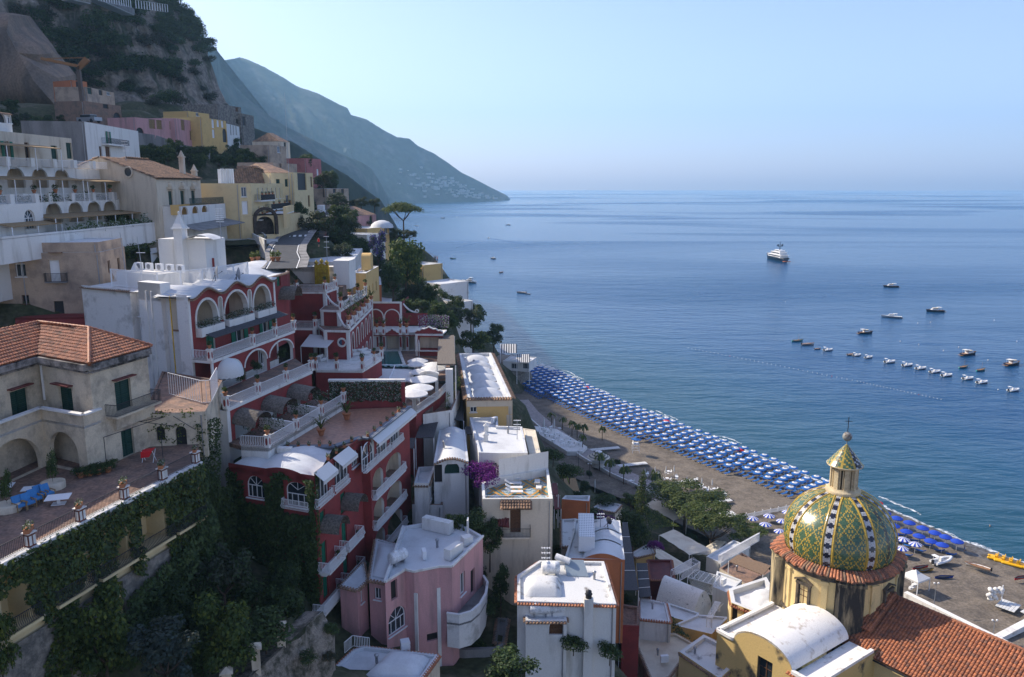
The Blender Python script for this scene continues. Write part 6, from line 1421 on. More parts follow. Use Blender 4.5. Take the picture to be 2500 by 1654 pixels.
for nm,z,uv,lab in(('slat_roof',44.2,(S2(840,980),S2(985,1000),S2(885,1350),S2(695,1350)),'long dark slatted shade roof beside the red dining terrace'),('slat_roof',43.4,(S2(1105,855),S2(1192,850),S2(1195,1175),S2(1085,1160)),'narrow dark slatted shade roof next to the yellow house'),('slat_roof',44,(S3(155,320),S3(290,325),S3(270,425),S3(160,415)),'small dark awning on the end of the red plinth'),('slat_roof',42.6,(S3(835,195),S3(985,205),S3(992,280),S3(845,265)),'small black awning over the round balcony on the white roofs'),('slat_roof',42.2,(S3(1010,475),S3(1170,485),S3(1175,640),S3(990,560)),'dark slatted roof behind the violet bougainvillea')):
	q=[tuple(at(p,z=z))for p in uv];t=thing(nm,lab,'shade roof',(q[0][0],q[0][1],z-3));mb=MB();q[0]=(*q[0][:2],z+.15);q[1]=(*q[1][:2],z+.15)
	mb.add(q+[(x,y,w-.1)for x,y,w in q],[(0,1,2,3)[::-1],(7,6,5,4)[::-1],(0,4,5,1),(1,5,6,2),(2,6,7,3),(3,7,4,0)]);mb.build('matting',reedd,t);mb=MB()
	for p in q:mb.tube((p[0],p[1],z-4),(p[0],p[1],z-.05),.06,n=5)
	mb.build('post',wmetal,t)
# ================================================================== WHITE AND YELLOW HOUSES IN THE CENTRE
H=House('yellow_house','long yellow house with quoined corner, tiled eaves and a row of low white roof vaults','house',pz(46,S2(1225,940),S2(1700,935),S2(1485,472),S2(1140,478)),30,46,[yellow],roofw,.5,.5);H.win(S2(1295,1090),.9,.8,'win');H.done();H.eave(tileo,out=.5,pitch=.36)
p0,p1=at(S2(1225,940),z=46),at(S2(1700,935),z=46);mb=MB()
for k in range(9):mb.box((p1.x-.3-(.12 if k%2 else 0),p1.y-.04,30+1.7*k),(.8 if k%2 else.55,.1,1.6),0,0,True)
band(mb,tuple(p0)[:2],tuple(p1)[:2],45.2,.9,.12);mb.build('quoins',cream,H.T)
A_,B_,C_,D_=[V(p)for p in pz(46,S2(1225,940),S2(1700,935),S2(1485,472),S2(1140,478))]
for k in range(6):
	t0,t1=.06+.15*k,.06+.15*k+.13;mb=MB();vs=[]
	for j in range(7):
		for i in range(9):
			t=lerp(t0,t1,j/6);s=lerp(.14,.84,i/8);p=A_.lerp(D_,t).lerp(B_.lerp(C_,t),s);vs.append((p.x,p.y,45.5+.95*math.sin(math.pi*j/6)**.7*math.sin(math.pi*i/8)**.6))
	mb.grid(vs,9,7);mb.build('roof_vault',roofw,H.T)
H=House('flat_roof_house','house with a broad pale flat roof and two tiny chimney houses on it','house',pz(43.5,S3(880,88),S3(1190,82),S3(1192,180),S3(1455,188),S3(1515,475),S3(1200,478),S3(980,470)),28,43.5,white,roofw,.35,.3);H.done()
for uv in(S3(1063,245),S3(1058,345)):
	p=at(uv,z=43.2);mb=MB();mb.box((p.x,p.y,43.1),(.55,.5,.9),0,0,True);mb.prism([(p.x-.4,p.y-.3),(p.x+.4,p.y-.3),(p.x+.4,p.y+.3),(p.x-.4,p.y+.3)],44,44.08);mb.lathe((p.x,p.y,44.05),[(.45,0),(.02,.4)],4,0,.78,False);mb.build('chimney',white,H.T)
H2_=House('side_terrace','pale matted terrace roof along the seaward side of the flat roofed house','building',pz(42.4,S3(1465,205),S3(1600,225),S3(1665,515),S3(1540,500)),28,42.4,cream,fabc,.05);H2_.done()
H=House('arched_window_house','white house with a barrel roof and an arched dark green shutter','house',pz(43.5,S3(487,562),S3(868,545),S3(828,205),S3(548,212)),30,43.3,white,roofw,.3);H.win(S3(688,705),1.75,2.05,'greend',True);H.win(S3(530,800),.9,2.2,'dark');H.done()
p0,p1=[V(p)for p in pz(43.5,S3(487,562),S3(868,545))];q0,q1=[V(p)for p in pz(43.5,S3(548,212),S3(828,205))];mb=MB();n=14;vs=[]
for t in(0,.33,.66,1):
	for i in range(n+1):s=i/n;p=p0.lerp(q0,t).lerp(p1.lerp(q1,t),s);vs.append((p.x,p.y,43.15+.62*math.sin(math.pi*s)**1.2+.25*(abs(math.sin(3*math.pi*t)))))
mb.grid(vs,n+1,4);mb.build('barrel_roof',roofw,H.T);mb=MB();mb.add([(p0.x,p0.y-.02,43.0),(p1.x,p1.y-.02,43.0)]+[(v[0],v[1]-.02,v[2])for v in vs[:n+1]][::-1],[range(n+3)]);mb.build('gable',white,H.T);mb=MB();
for a,b in zip(vs[:n],vs[1:n+1]):tile_row(mb,a[:2],b[:2],(a[2]+b[2])/2-.1,.22,.26)
mb.build('eave_tiles',tileo,H.T)
H=House('small_white_house','small white house with an oval house sign, curved parapet and roof terrace','house',pz(41.4,S3(275,805),S3(430,805),S3(505,620),S3(320,630)),30,41.4,white,roofw,.5);H.done();H.eave(tileo,z=41)
q=pz(38.6,S3(250,1020),S3(585,1030),S3(600,860),S3(300,850));H=House('porch_house','white porch with a lantern, tiled coping and stepped front below the small white house','house',q,28,38.4,white,paver,.9);H.done()
p=at(S3(372,1225),y=q[0][1]-.1);mb=MB();mb.lathe((0,0,0),[(.01,-.06),(.5,-.06),(.5,.06),(.01,.06)],18);o=mb.build('sign',iron,H.T,off=(0,0,0));o.location=p-parent_loc(H.T);o.rotation_euler=(R_(90),0,0);o.scale=(1.2,.62,1)
H=House('terrace_house','beige house with a patterned tile sun terrace and a balcony over a wooden door','house',pz(41.5,S3(1022,980),S3(1790,976),S3(1740,640),S3(1200,735),S3(1010,800)),24,41.5,cream,white,.9,.3)
H.win(S4(1003,200),1.15,2.7,'brown').win(S3(1190,1095),3.2,.8,'dark');H.done(True);ft=H
ZF=40.62;tl_=pz(ZF,S3(1040,965),S3(1760,968),S3(1700,690),S3(1250,745),S3(1090,800))
dt=mat('majolica_tiles',(.42,.47,.46),.4,(.10,.20,.25),3.5,.48,.53,grain=.1);mo,mt=mat('ochre_tile',(.50,.26,.06),.5,grain=.1),mat('teal_tile',(.08,.20,.20),.5,grain=.1)
mb=MB();mb.poly([(*p,ZF)for p in tl_][::1]if True else[]);o=mb.build('tiled_floor',dt,ft.T)
xs=[p[0]for p in tl_];ys=[p[1]for p in tl_];mb=MB()
def bandtile(a,b,w,mi,z):
	a,b=V(a),V(b);e=(b-a).normalized();n=V((-e.y,e.x))*w/2;n_=int((b-a).length/.45)
	for i in range(n_):
		p,q=a+e*(i*.45+.01),a+e*(i*.45+.44)
		if all(inpoly((v.x,v.y),tl_)for v in(p+n,q-n)):mb.add([(*(p-n),z),(*(q-n),z),(*(q+n),z),(*(p+n),z)],[(0,1,2,3)],mi)
def inpoly(p,poly):
	c=False
	for i in range(len(poly)):
		(x0,y0),(x1,y1)=poly[i],poly[i-1]
		if(y0>p[1])!=(y1>p[1])and p[0]<(x1-x0)*(p[1]-y0)/(y1-y0)+x0:c=not c
	return c
for k in range(-3,6):
	x=min(xs)+k*2.6
	for sg in(1,-1):
		a,b=(x,min(ys)),(x+sg*6.2,min(ys)+10)
		for o_ in(-.34,0,.34):bandtile((a[0]+o_,a[1]),(b[0]+o_,b[1]),.3,1 if o_==0 else 0,ZF+.006+(.004 if sg<0 else 0))
tag(mb.build('tile_bands',[mo,mt],ft.T),kind='stuff')
mb=MB();p0,p1=pz(41.5,S3(1200,735),S3(1740,640));wall(mb,p0,p1,40,43.6);mb.build('back_wall',white,ft.T);mb=MB();railing(mb,[(*pz(41.5,S3(1022,980))[0],41.5),(*pz(41.5,S3(1750,976))[0],41.5)],.35,.8,0,.01);mb.build('railing',wmetal,ft.T)
b=ft.near(S4(1003,205));e0,e1=ft.edge(b[1]);e=(V(e1)-V(e0)).normalized();n=V((e.y,-e.x));c=V(e0)+e*b[2]
mb=MB();deck(mb,[tuple(c-e*1.4),tuple(c-e*1.4+n*1.1),tuple(c+e*1.6+n*1.1),tuple(c+e*1.6)],b[3],.2);mb.build('balcony_slab',cream,ft.T);mb=MB();railing(mb,[(*(c-e*1.4),b[3]),(*(c-e*1.4+n*1.05),b[3]),(*(c+e*1.6+n*1.05),b[3]),(*(c+e*1.6),b[3])],1,.14,0,.014);mb.build('railing',iron,ft.T)
mb=MB();z=b[3]+3.2;q=[(*(c-e*1.6+n*.9),z),(*(c+e*1.8+n*.9),z),(*(c+e*1.8),z+.6),(*(c-e*1.6),z+.6)];tile_field(ft.T,q,tileo,.3,.4,0,name='canopy_tiles')
rr0=pz(39.8,S3(1120,1110),S3(1300,1105))+pz(38.6,S3(1315,1290),S3(1210,1280));q=[(*rr0[3],38.6),(*rr0[2],38.6),(*rr0[1],39.8),(*rr0[0],39.8)];t=thing('lean_to','dark red corrugated lean-to roof against the beige house','roof',(*rr0[3],31));tile_field(t,plane_fix(q),tiled,.3,.5)
PKp=pz(39.6,S4(410,515),S4(710,242),S4(560,190),S4(395,170),S4(140,125));PKp2=pz(39.6,R8(1500,770),R8(1760,680),R8(1970,640),R8(2090,625))
H=PK=House('pink_house','pink house with peeling plaster, arched window and a curved corner balcony','house',[tuple(at(R8(1520,770),z=39.4))[:2],tuple(at(R8(1690,665),z=39.4))[:2],tuple(at(R8(1765,683),z=39.4))[:2],tuple(at(R8(1975,640),z=39.4))[:2],(-5.7,70.0),(-3.0,76.6),(-6.5,81),(-11.5,79)],28.5,39.5,pink,roofw,.35,.3)
H.win(R8(1660,1160),2.5,2.5,'win',True).win(R8(1920,1260),1.1,.8,'dark').win(R8(1600,910),.9,1.9,'dark').win(S4(505,780),1.1,2.3,'win').win(S4(600,770),1.,2.6,'dark').win(S4(540,1300),1.3,2.6,'dark').win(R8(1480,1310),1.1,2.7,'dark',True);H.done()
mb=MB()
for uv in(R8(1785,1100),R8(1975,1050)):
	b=H.near(uv)
	if b:p0,p1=H.edge(b[1]);vband(mb,p0,p1,b[2],29,37.3,.35,.06)
for k in range(len(H.pts)):
	p0,p1=H.edge(k)
	if V(p0).length<76 or V(p1).length<76:band(mb,p0,p1,39.5,.2,.1)
mb.build('white_trim',white,H.T)
mb=MB();n=14;A0=V((-5.9,69.6));vs=[];arcp=[A0+V((.0,0))+V((.35,-.6)).normalized()*.1]
arc=[V((-6.2,69.3)),V((-5.0,69.0)),V((-3.9,69.6)),V((-3.1,71.)),V((-2.6,73)),V((-2.5,75.2)),V((-3.0,76.7))]
for a,b in zip(arc[:-1],arc[1:]):mb.add([(*a,33.6),(*b,33.6),(*b,35.0),(*a,35.0)],[(0,1,2,3)]);mb.beam((*a,35.05),(*b,35.05),.25,.12)
mb.prism(ccw([tuple(p)for p in arc]+[(-5.7,70.0)]),33.9,34.1,1);mb.prism(ccw([tuple(p*.985+V((-.08,1.05)))for p in arc]+[(-5.7,70.0)]),31.5,33.9);mb.build('curved_balcony',[whited,grey],H.T)
HS=House('pink_turret','small pink stair turret with a white barrel roof and tiled eave','building',[tuple(at(R8(1140,795),z=38.2))[:2],tuple(at(R8(1285,830),z=38.2))[:2],tuple(at(R8(1370,750),z=38.2))[:2],(-14.8,73.5)],29,38.2,pink,roofw,.1);HS.win(R8(1330,940),.55,1.3,'win');HS.done();HS.eave(tileo)
HB=House('pink_wing','pink wing with a low white vault between turret and main pink house','house',[tuple(at(R8(1385,745),z=38.6))[:2],tuple(at(R8(1520,770),z=38.6))[:2],(-10.5,76),(-14.3,78)],29,38.6,pink,roofw,.1);HB.win(R8(1458,915),.7,1.2,'win');HB.done();HB.eave(tileo)
mb=MB();c0,c1,c2,c3=[V(p)for p in HB.pts];vs=[]
for j in range(7):
	for i in range(7):p=c0.lerp(c1,.12+.76*i/6).lerp(c3.lerp(c2,.12+.76*i/6),.1+.8*j/6);vs.append((p.x,p.y,38.55+.6*min(1,math.sin(math.pi*i/6)*1.4,math.sin(math.pi*j/6)*1.4)))
mb.grid(vs,7,7);mb.build('roof_vault',roofw,HB.T)
mb=MB();
for a,b,h,w_ in((S4(140,140),S4(395,200),1.3,.9),(S4(545,240),S4(560,240),2.1,.9),(S4(355,450),S4(480,370),1.1,.8),(S4(500,310),S4(585,290),.9,.9)):p,q=at(a,z=39.3),at(b,z=39.3);mb.beam((p.x,p.y,39.2+h/2),(q.x,q.y,39.2+h/2),w_,h)
mb.build('parapet_block',white,PK.T)
H=WT=House('white_tank_house','white house with stained flat roof, low dome, chimney pier and tiled cornice','house',pz(36.4,S4(1020,845),S4(1960,872),S4(1842,468),S4(1232,460),S4(1020,600)),26,36.4,white,roofd,.3,.3)
H.win(S4(1388,1170),1.3,1.6,'brown',True);H.done();H.eave(tile,z=36.2,out=.28,pitch=.28)
c=pz(36.1,S4(1080,810),S4(1450,815),S4(1430,640),S4(1090,640));vs=[];c=[V(p)for p in c]
mb=MB()
for j in range(9):
	for i in range(11):p=c[0].lerp(c[1],i/10).lerp(c[3].lerp(c[2],i/10),j/8);vs.append((p.x,p.y,36.08+.95*min(1,math.sin(math.pi*i/10)**.5*1.15,math.sin(math.pi*j/8)**.5*1.15)))
mb.grid(vs,11,9);mb.build('roof_vault',roofd,H.T)
p=at(S4(1690,830),z=36.5);mb=MB();mb.box((p.x,p.y-.62,24),(.85,.7,13),0,0,True);mb.lathe((p.x,p.y-.62,37),[(.3,0),(.3,.35),(.38,.4),(.28,.5),(.28,.7),(.02,.85)],8,1);mb.build('chimney',[white,iron],H.T)
q=pz(35.,S4(1100,1030),S4(1490,1030));q+=[(q[1][0],69.8),(q[0][0],70)];PBH=House('','','',q,26,35.,white,roofw,.15,T=H.T);PBH.win(S4(1388,1168),1.3,1.7,'brown',True);PBH.done();PBH.eave(tileo,z=34.8)
def tank(p,rz,L_,r,label,m=None):
	t=thing('water_tank',label,'water tank',p,rz);mb=MB();k=14;vs=[]
	for x,rr in((-L_/2-.12,.45),(-L_/2-.06,.85),(-L_/2,1),(-L_/4,1.0),(-L_/4+.03,1.03),(-L_/4+.08,1.),(L_/4,1.),(L_/4+.03,1.03),(L_/4+.08,1.),(L_/2,1),(L_/2+.06,.85),(L_/2+.12,.45)):
		for i in range(k):a=2*math.pi*i/k;vs.append((x,r*rr*math.cos(a),r+.25+r*rr*math.sin(a)))
	mb.add(vs,[(j*k+i,j*k+(i+1)%k,(j+1)*k+(i+1)%k,(j+1)*k+i)for j in range(11)for i in range(k)],0,True);mb.add(vs[:k],[range(k)]);mb.add(vs[-k:],[range(k)]);obj('tank_body',mb.mesh('tank_body',m or mat('white_tank',(.70,.70,.69),.5,(.5,.5,.48),2)),t)
	mb=MB()
	for x in(-L_*.32,L_*.32):mb.box((x,0,0),(.14,r*1.3,.4),0,0,True)
	obj('cradle',mb.mesh('cradle',gmetal),t);mb=MB();mb.lathe((-.2*L_,0,2*r+.22),[(.22,0),(.22,.1),(.02,.12)],10);obj('lid',mb.mesh('lid',wmetal),t)
for uv,z,L_,r,lb in((S4(1232,985),34.9,1.75,.52,'white water tank on the porch roof, left of the pair'),(S4(1393,975),34.9,1.45,.5,'white water tank on the porch roof, right of the pair'),(S4(1335,605),36.1,1.65,.62,'fat white water tank at the back of the stained roof'),(R8(1630,610),39.2,1.7,.55,'white water tank on a stand on the pale roof of the pink house')):
	p=at(uv,z=z);tank(p,.05 if 'pink' not in lb else.85,L_,r,lb)
SP=thing('solar_heater','solar water heater with tilted glass panels and a round tank on the stained roof','solar panel',at(S4(1570,590),z=36.1));p=V(SP.location)
mb=MB();mb.add([(-.9,-.5,.1),(1.3,-.7,.1),(.9,.9,1.1),(-1.1,1.,1.1),(-.9,-.5,.03),(1.3,-.7,.03),(.9,.9,1.03),(-1.1,1.,1.03)],[(0,1,2,3),(7,6,5,4),(0,4,5,1),(1,5,6,2),(2,6,7,3),(3,7,4,0)]);obj('panel',mb.mesh('panel',mat('solar_glass',(.25,.30,.33),.08,spec=.8,grain=0)),SP);mb=MB();mb.tube((-1.9,1.3,1.3),(-.5,.6,1.05),.33,n=12);obj('tank_body',mb.mesh('tank_body',mat('white_tank',(.7,.7,.69))),SP)
mb=MB();mb.tube((-1,1,0),(-1,1,1.),.03);mb.tube((.85,.9,0),(.85,.9,1.),.03);obj('stand',mb.mesh('stand',iron),SP)
H=RH=House('rust_red_house','rust red house with a scalloped parapet and white vaulted roofs','house',pz(34.3,S4(1470,430),S4(2040,445),S4(1995,75),S4(1560,60),S4(1545,180)),24,34.2,orange,roofd,.35);H.done();mb=MB();n=12
for t0,t1 in((0,.33),(.36,.62),(.65,.95)):
	a,b,c,d=[V(p)for p in pz(34.3,S4(1640,425),S4(2030,445),S4(1995,75),S4(1760,75))];vs=[]
	for t in(t0,(t0+t1)/2,t1):
		for i in range(n+1):p=a.lerp(d,t).lerp(b.lerp(c,t),i/n);vs.append((p.x,p.y,34.1+.7*math.sin(math.pi*i/n)))
	mb.grid(vs,n+1,3)
	if t0==0:mb.add([(v[0],v[1]-.03,v[2])for v in vs[:n+1]]+[(vs[n][0],vs[n][1]-.03,33.6),(vs[0][0],vs[0][1]-.03,33.6)],[range(n+3)],1)
mb.build('vaulted_roof',[roofw,orange],H.T)
LP_=thing('lattice_box','white perforated lattice housing standing on the rust red house roof','screen',at(S4(1605,285),z=34));q=pz(36,S4(1603,235),S4(1757,240),S4(1745,15),S4(1600,12));mb=MB();mb.prism(ccw(q),34.2,36.);ox,oy=q[0]
A,B,C,D=[V(p)for p in q]
for i in range(9):
	for j in range(14):p=A.lerp(B,(i+.5)/9).lerp(D.lerp(C,(i+.5)/9),(j+.5)/14);mb.add([(p.x-.09,p.y-.16,36.008),(p.x+.09,p.y-.16,36.008),(p.x,p.y+.16,36.008)],[(0,1,2)],1)
mb.build('lattice',[wmetal,gmetal],LP_,off=parent_loc(LP_))
H=House('orange_house','low orange house wall with white coping among the garden trees','house',pz(31,U3(-40,640),U3(270,665),U3(280,600),U3(0,600)),22,31,orange,roofw,.4);H.done()
for nm,z,uv,m,lab in(('street_awning',24,(S6(345,905),S6(495,905),S6(410,390),S6(375,390)),reedd,'long dark slatted canopy over the lane beside the rust red house'),('street_awning',22,(S6(500,960),S6(590,950),S6(560,700),S6(480,700)),reedd,'dark canopy over the lower lane left of the dark red roof'),('street_awning',21.5,(S6(345,1390),S6(460,1390),S6(385,1080),S6(320,1080)),reedd,'dark slatted canopy beside the white tank house'),('street_awning',30.5,(S4(1085,1330),S4(1280,1340),S4(1290,1185),S4(1090,1180)),reedd,'black and white awning below the porch of the tank house'),('street_awning',27.8,(S4(945,1330),S4(1080,1330),S4(1090,1100),S4(1000,1100)),tile,'small terracotta lean-to roof at the foot of the tank house')):
	q=[tuple(at(p,z=z))for p in uv];t=thing(nm,lab,'awning',(q[0][0],q[0][1],z-3));
	if m is tile:tile_field(t,plane_fix([(*q[0][:2],z),(*q[1][:2],z),(*q[2][:2],z+.7),(*q[3][:2],z+.7)]),tile,.3,.4);continue
	mb=MB();mb.add(q+[(x,y,w-.1)for x,y,w in q],[(0,1,2,3)[::-1],(7,6,5,4)[::-1],(0,4,5,1),(1,5,6,2),(2,6,7,3),(3,7,4,0)]);mb.build('matting',m,t);mb=MB()
	for p in q:mb.tube((p[0],p[1],z-5),(p[0],p[1],z-.05),.05,n=5)
	for k in range(1,4):mb.beam(V(q[0]).lerp(V(q[3]),k/4)+V((0,0,.03)),V(q[1]).lerp(V(q[2]),k/4)+V((0,0,.03)),.06,.05)
	mb.build('frame',wmetal,t)
for nm,lab,cat,z,z0,uv,m,rm in(('dark_red_roof_house','small building with a flat dark red roof and tiled rim','building',15,6,(S6(585,825),S6(768,828),S6(748,673),S6(560,673)),tiled,tiled),('tan_roof_house','low house with a broad tan sheet roof and white rim in the lane','house',19,6,(S6(462,1270),S6(540,1230),S6(775,1232),S6(915,1310),S6(720,1570),S6(600,1600)),cream,fabc),('square_roof_house','white cube house with a clean sloping white roof','house',21.5,8,(S6(502,960),S6(705,1000),S6(742,1150),S6(505,1125)),white,roofw),('ochre_cube_house','ochre house with white rimmed parapet beside the vaulted roof','house',17.5,6,(S6(715,1000),S6(960,1080),S6(900,1150),S6(740,1110)),yellow,roofw),('ochre_back_house','ochre house with a curved parapet under the lattice boxes','house',18.5,6,(S6(760,1170),S6(1050,1240),S6(1180,1110),S6(940,1090)),yellow,roofw),('white_cube_house','white flat roofed house with lattice screens left of the chapel','house',16,5,(S6(1060,880),S6(1180,930),S6(1280,830),S6(1090,760)),white,roofw),('pergola_house','house with a roof garden under a brown reed pergola','house',15.5,5,(S6(1110,740),S6(1330,870),S6(1500,760),S6(1280,620)),cream,paver),('gallery_house','long white roofed building running toward the pine trees','building',9.5,3,(S6(1010,650),S6(1120,700),S6(1345,575),S6(1215,525)),white,roofw),('corner_roof_house','white vaulted roof in the bottom foreground with tiled eaves','house',34.2,22,(R8(960,1600),R8(1250,1330),R8(1340,1300),R8(1980,1375),R8(1830,1580)),cream,roofw),('red_terrace_house','dark red house with a balustraded plant terrace beside the lane','house',25.4,10,(S6(370,1170),S6(500,1175),S6(500,1030),S6(360,1010)),red,paver)):
	H=House(nm,lab,cat,pz(z,*uv),z0,z,m,rm,.3,.3)
	for i in range(len(H.pts)):
		p0,p1=H.edge(i)
		if(V(p1)-V(p0)).length>4 and z<22:H.row(i,2,z-3.4,.9,1.6,'dark')
	H.done()
	if nm in('dark_red_roof_house','tan_roof_house','corner_roof_house','square_roof_house'):H.eave(tile if nm[0]!='t' else tileo)
	if nm=='corner_roof_house':
		a,b,c,d=[V(p)for p in pz(34.2,R8(1340,1540),R8(1800,1560),R8(1900,1395),R8(1560,1330))];mb=MB();vs=[]
		for j in range(9):
			for i in range(9):p=a.lerp(b,i/8).lerp(d.lerp(c,i/8),j/8);vs.append((p.x,p.y,33.95+.8*min(1,math.sin(math.pi*i/8)**.6*1.2,math.sin(math.pi*j/8)**.6*1.2)))
		mb.grid(vs,9,9);p=at(R8(1690,1310),z=34.3);mb.box((p.x,p.y,34),(.8,.8,.9),.3,0,True);mb.build('roof_vault',roofw,H.T);mb=MB();railing(mb,[tuple(at(R8(1180,1370),z=34.2)),tuple(at(R8(1250,1310),z=34.2)),tuple(at(R8(1390,1330),z=34.2))],1.1,.16,0,.018);mb.build('railing',wmetal,H.T)
BVt=thing('barrel_vault_house','white barrel vaulted roof with flaking plaster between the lanes','house',(25,111,5));a,b,c,d=[V(p)for p in pz(14,S6(625,980),S6(905,1085),S6(1050,985),S6(740,850))];mb=MB();n=16;vs=[]
for t in(0,.5,1):
	for i in range(n+1):p=a.lerp(d,i/n).lerp(b.lerp(c,i/n),t);vs.append((p.x,p.y,13.6+2.9*math.sin(math.pi*i/n)))
mb.grid(vs,n+1,3);mb.poly(vs[:n+1]);mb.poly(vs[2*n+2:]);mb.build('vault',mat('flaking_white_vault',(.74,.72,.68),.75,(.09,.075,.07),2.2,.62,.66,bump=.2),BVt);mb=MB();mb.prism(ccw([tuple(x)for x in(a,b,c,d)]),4,13.65);mb.build('wall',white,BVt)
def lattice(label,p,q,z,h,dp):
	t=thing('lattice_screen',label,'screen',p);mb=MB();p,q=V(p),V(q);e=(q-p);e.z=0;L_=e.length;e.normalize();n=V((-e.y,e.x,0))
	for o_ in(0,dp):
		for s in(0,L_):c=p+e*s+n*o_;mb.tube((c.x,c.y,z),(c.x,c.y,z+h),.05,n=5)
		for hh in(.05,h):a,b=p+n*o_,p+e*L_+n*o_;mb.beam((a.x,a.y,z+hh),(b.x,b.y,z+hh),.06,.06)
		k=int(L_/.22)
		for i in range(k):a,b=p+e*(L_*i/k)+n*o_,p+e*(L_*min(i+5,k)/k)+n*o_;mb.beam((a.x,a.y,z),(b.x,b.y,z+h),.03,.03);mb.beam((b.x,b.y,z),(a.x,a.y,z+h),.03,.03)
	a=p;b=p+e*L_;
	for i in range(6):c=a.lerp(b,i/5);mb.beam((c.x,c.y,z+h),(c.x+n.x*dp,c.y+n.y*dp,z+h),.05,.05)
	k=int(L_/.25)
	for i in range(k):c=a.lerp(b,i/k);mb.beam((c.x,c.y,z+h),(c.x+n.x*dp+e.x*.8,c.y+n.y*dp+e.y*.8,z+h),.025,.025)
	mb.build('lattice',wmetal,t)
lattice('white lattice cage over machinery right of the barrel vault',at(S6(865,880),z=16),at(S6(1055,935),z=16),15.8,1.7,3.);lattice('white patterned lattice screen low beside the chapel',at(S6(1010,1180),z=18.6),at(S6(1050,1190),z=18.6),18.5,1.4,4.5);lattice('long white lattice rail of the roof garden',at(S6(1110,700),z=15.6),at(S6(1410,530),z=15.6),15.5,1.4,.2);lattice('white lattice cage in front of the gallery roof',at(S6(805,830),z=15),at(S6(960,740),z=15),14.8,1.3,1.6)
t=thing('reed_pergola','brown reed pergola over the roof garden left of the dome','pergola',at(S6(1330,760),z=15.3));q=[tuple(at(p,z=18))for p in(S6(1180,685),S6(1440,790),S6(1500,720),S6(1250,635))];mb=MB();mb.add(q+[(x,y,w-.12)for x,y,w in q],[(0,1,2,3)[::-1],(7,6,5,4)[::-1],(0,4,5,1),(1,5,6,2),(2,6,7,3),(3,7,4,0)]);mb.build('matting',mat('brown_reed',(.24,.16,.10),.9,(.15,.10,.065),5,.4,.6,grain=.35,gsc=12),t);mb=MB()
for p in q:mb.tube((p[0],p[1],15.3),p,.06,n=5)
mb.build('post',wmetal,t)
for lb,z,uv,m in(('cream fabric canopy with scalloped edge near the dark red roof',9,(S6(790,790),S6(905,740),S6(620,570),S6(610,640)),fabc),('pale flat canopy with leaf litter under the pines',9.5,(S6(650,490),S6(880,640),S6(1040,600),S6(760,445)),fabc),('plain beige canopy between the two pines and the beach',6.5,(S6(540,260),S6(760,380),S6(860,330),S6(620,215)),fabc),('pale beige canopy right of the leaning pine',7.5,(S6(900,640),S6(1060,640),S6(1160,540),S6(1080,530)),fabc)):
	q=[tuple(at(p,z=z))for p in uv];t=thing('canopy',lb,'canopy',(q[0][0],q[0][1],z-3));mb=MB();a,b,c,d=[V(x)for x in q];vs=[]
	for j in range(9):
		for i in range(13):p=a.lerp(b,i/12).lerp(d.lerp(c,i/12),j/8);vs.append((p.x,p.y,p.z+.12*abs(math.sin(i*math.pi/4))))
	mb.grid(vs,13,9);mb.build('fabric',m,t);mb=MB()
	for p in q:mb.tube((p[0],p[1],z-4.5),(p[0],p[1],z),.06,n=5)
	mb.build('post',wmetal,t)
# ================================================================== TREES AND PLANTS
def leaf_quads(mb,P,n,sz,R,mi=0):
	n=(n+V((R.gauss(0,.45),R.gauss(0,.45),R.gauss(0,.45)))).normalized();a=n.cross(V((R.random()-.5,R.random()-.5,R.random()-.5)))
	if a.length<1e-3:return
	a.normalize();b=n.cross(a);l,w=sz*R.uniform(.7,1.3),sz*R.uniform(.45,.8)
	mb.add([P-a*l*.5,P+b*w*.5+n*sz*.08,P+a*l*.5,P-b*w*.5+n*sz*.08],[(0,1,2,3)],mi)
def crown_mesh(name,blobs,nl,sz,mats,seed,up=.35):
	R=random.Random(seed);mb=MB();tot=sum(b[3]**2 for b in blobs)
	for bx,by,bz,r,*sq in blobs:
		k=int(nl*r*r/tot);sz_=sq[0]if sq else 1.;m=R.random()
		for _ in range(k):
			d=V((R.gauss(0,1),R.gauss(0,1),R.gauss(0,1))).normalized()
			if d.z<-.55:d.z*=-.6
			q=R.random()**.35;q=q*.97+.1*mnoise.noise(V((d.x*3+bx*9,d.y*3+by*9,d.z*3+bz*9)))
			P=V((bx+d.x*r*q,by+d.y*r*q,bz+d.z*r*q*sz_));leaf_quads(mb,P,d+V((0,0,up)),sz,R,int(R.random()<(.5 if m>.4 else.18)))
	return mb.mesh(name,mats)
def blobs_round(n,seed,h0=.3,sp=.33,r=.2):
	R=random.Random(seed);out=[(0,0,.62,.27)]
	for _ in range(n):
		a=R.uniform(0,6.28);z=R.uniform(h0,.88);k=math.sin(math.pi*(z-h0+.08)/(1.06-h0))**.6*sp;q=R.uniform(.6,1.1);out.append((math.cos(a)*k*q,math.sin(a)*k*q,z,r*R.uniform(.55,1.05)))
	return out
def blobs_cone(n,seed):
	R=random.Random(seed);out=[]
	for i in range(n):z=.1+.88*i/n;k=.30*(1-z)**.65+.02;a=R.uniform(0,6.28);out.append((math.cos(a)*k*R.uniform(.2,.8),math.sin(a)*k*R.uniform(.2,.8),z,.05+k*.55))
	return out
def blobs_flat(n,seed,z=.8):
	R=random.Random(seed);out=[]
	for i in range(n):a=R.uniform(0,6.28);k=R.random()**.5*.42;out.append((math.cos(a)*k,math.sin(a)*k,z+.13*(1-(k/.42)**2)+R.uniform(-.03,.03),R.uniform(.10,.15),.6))
	return out
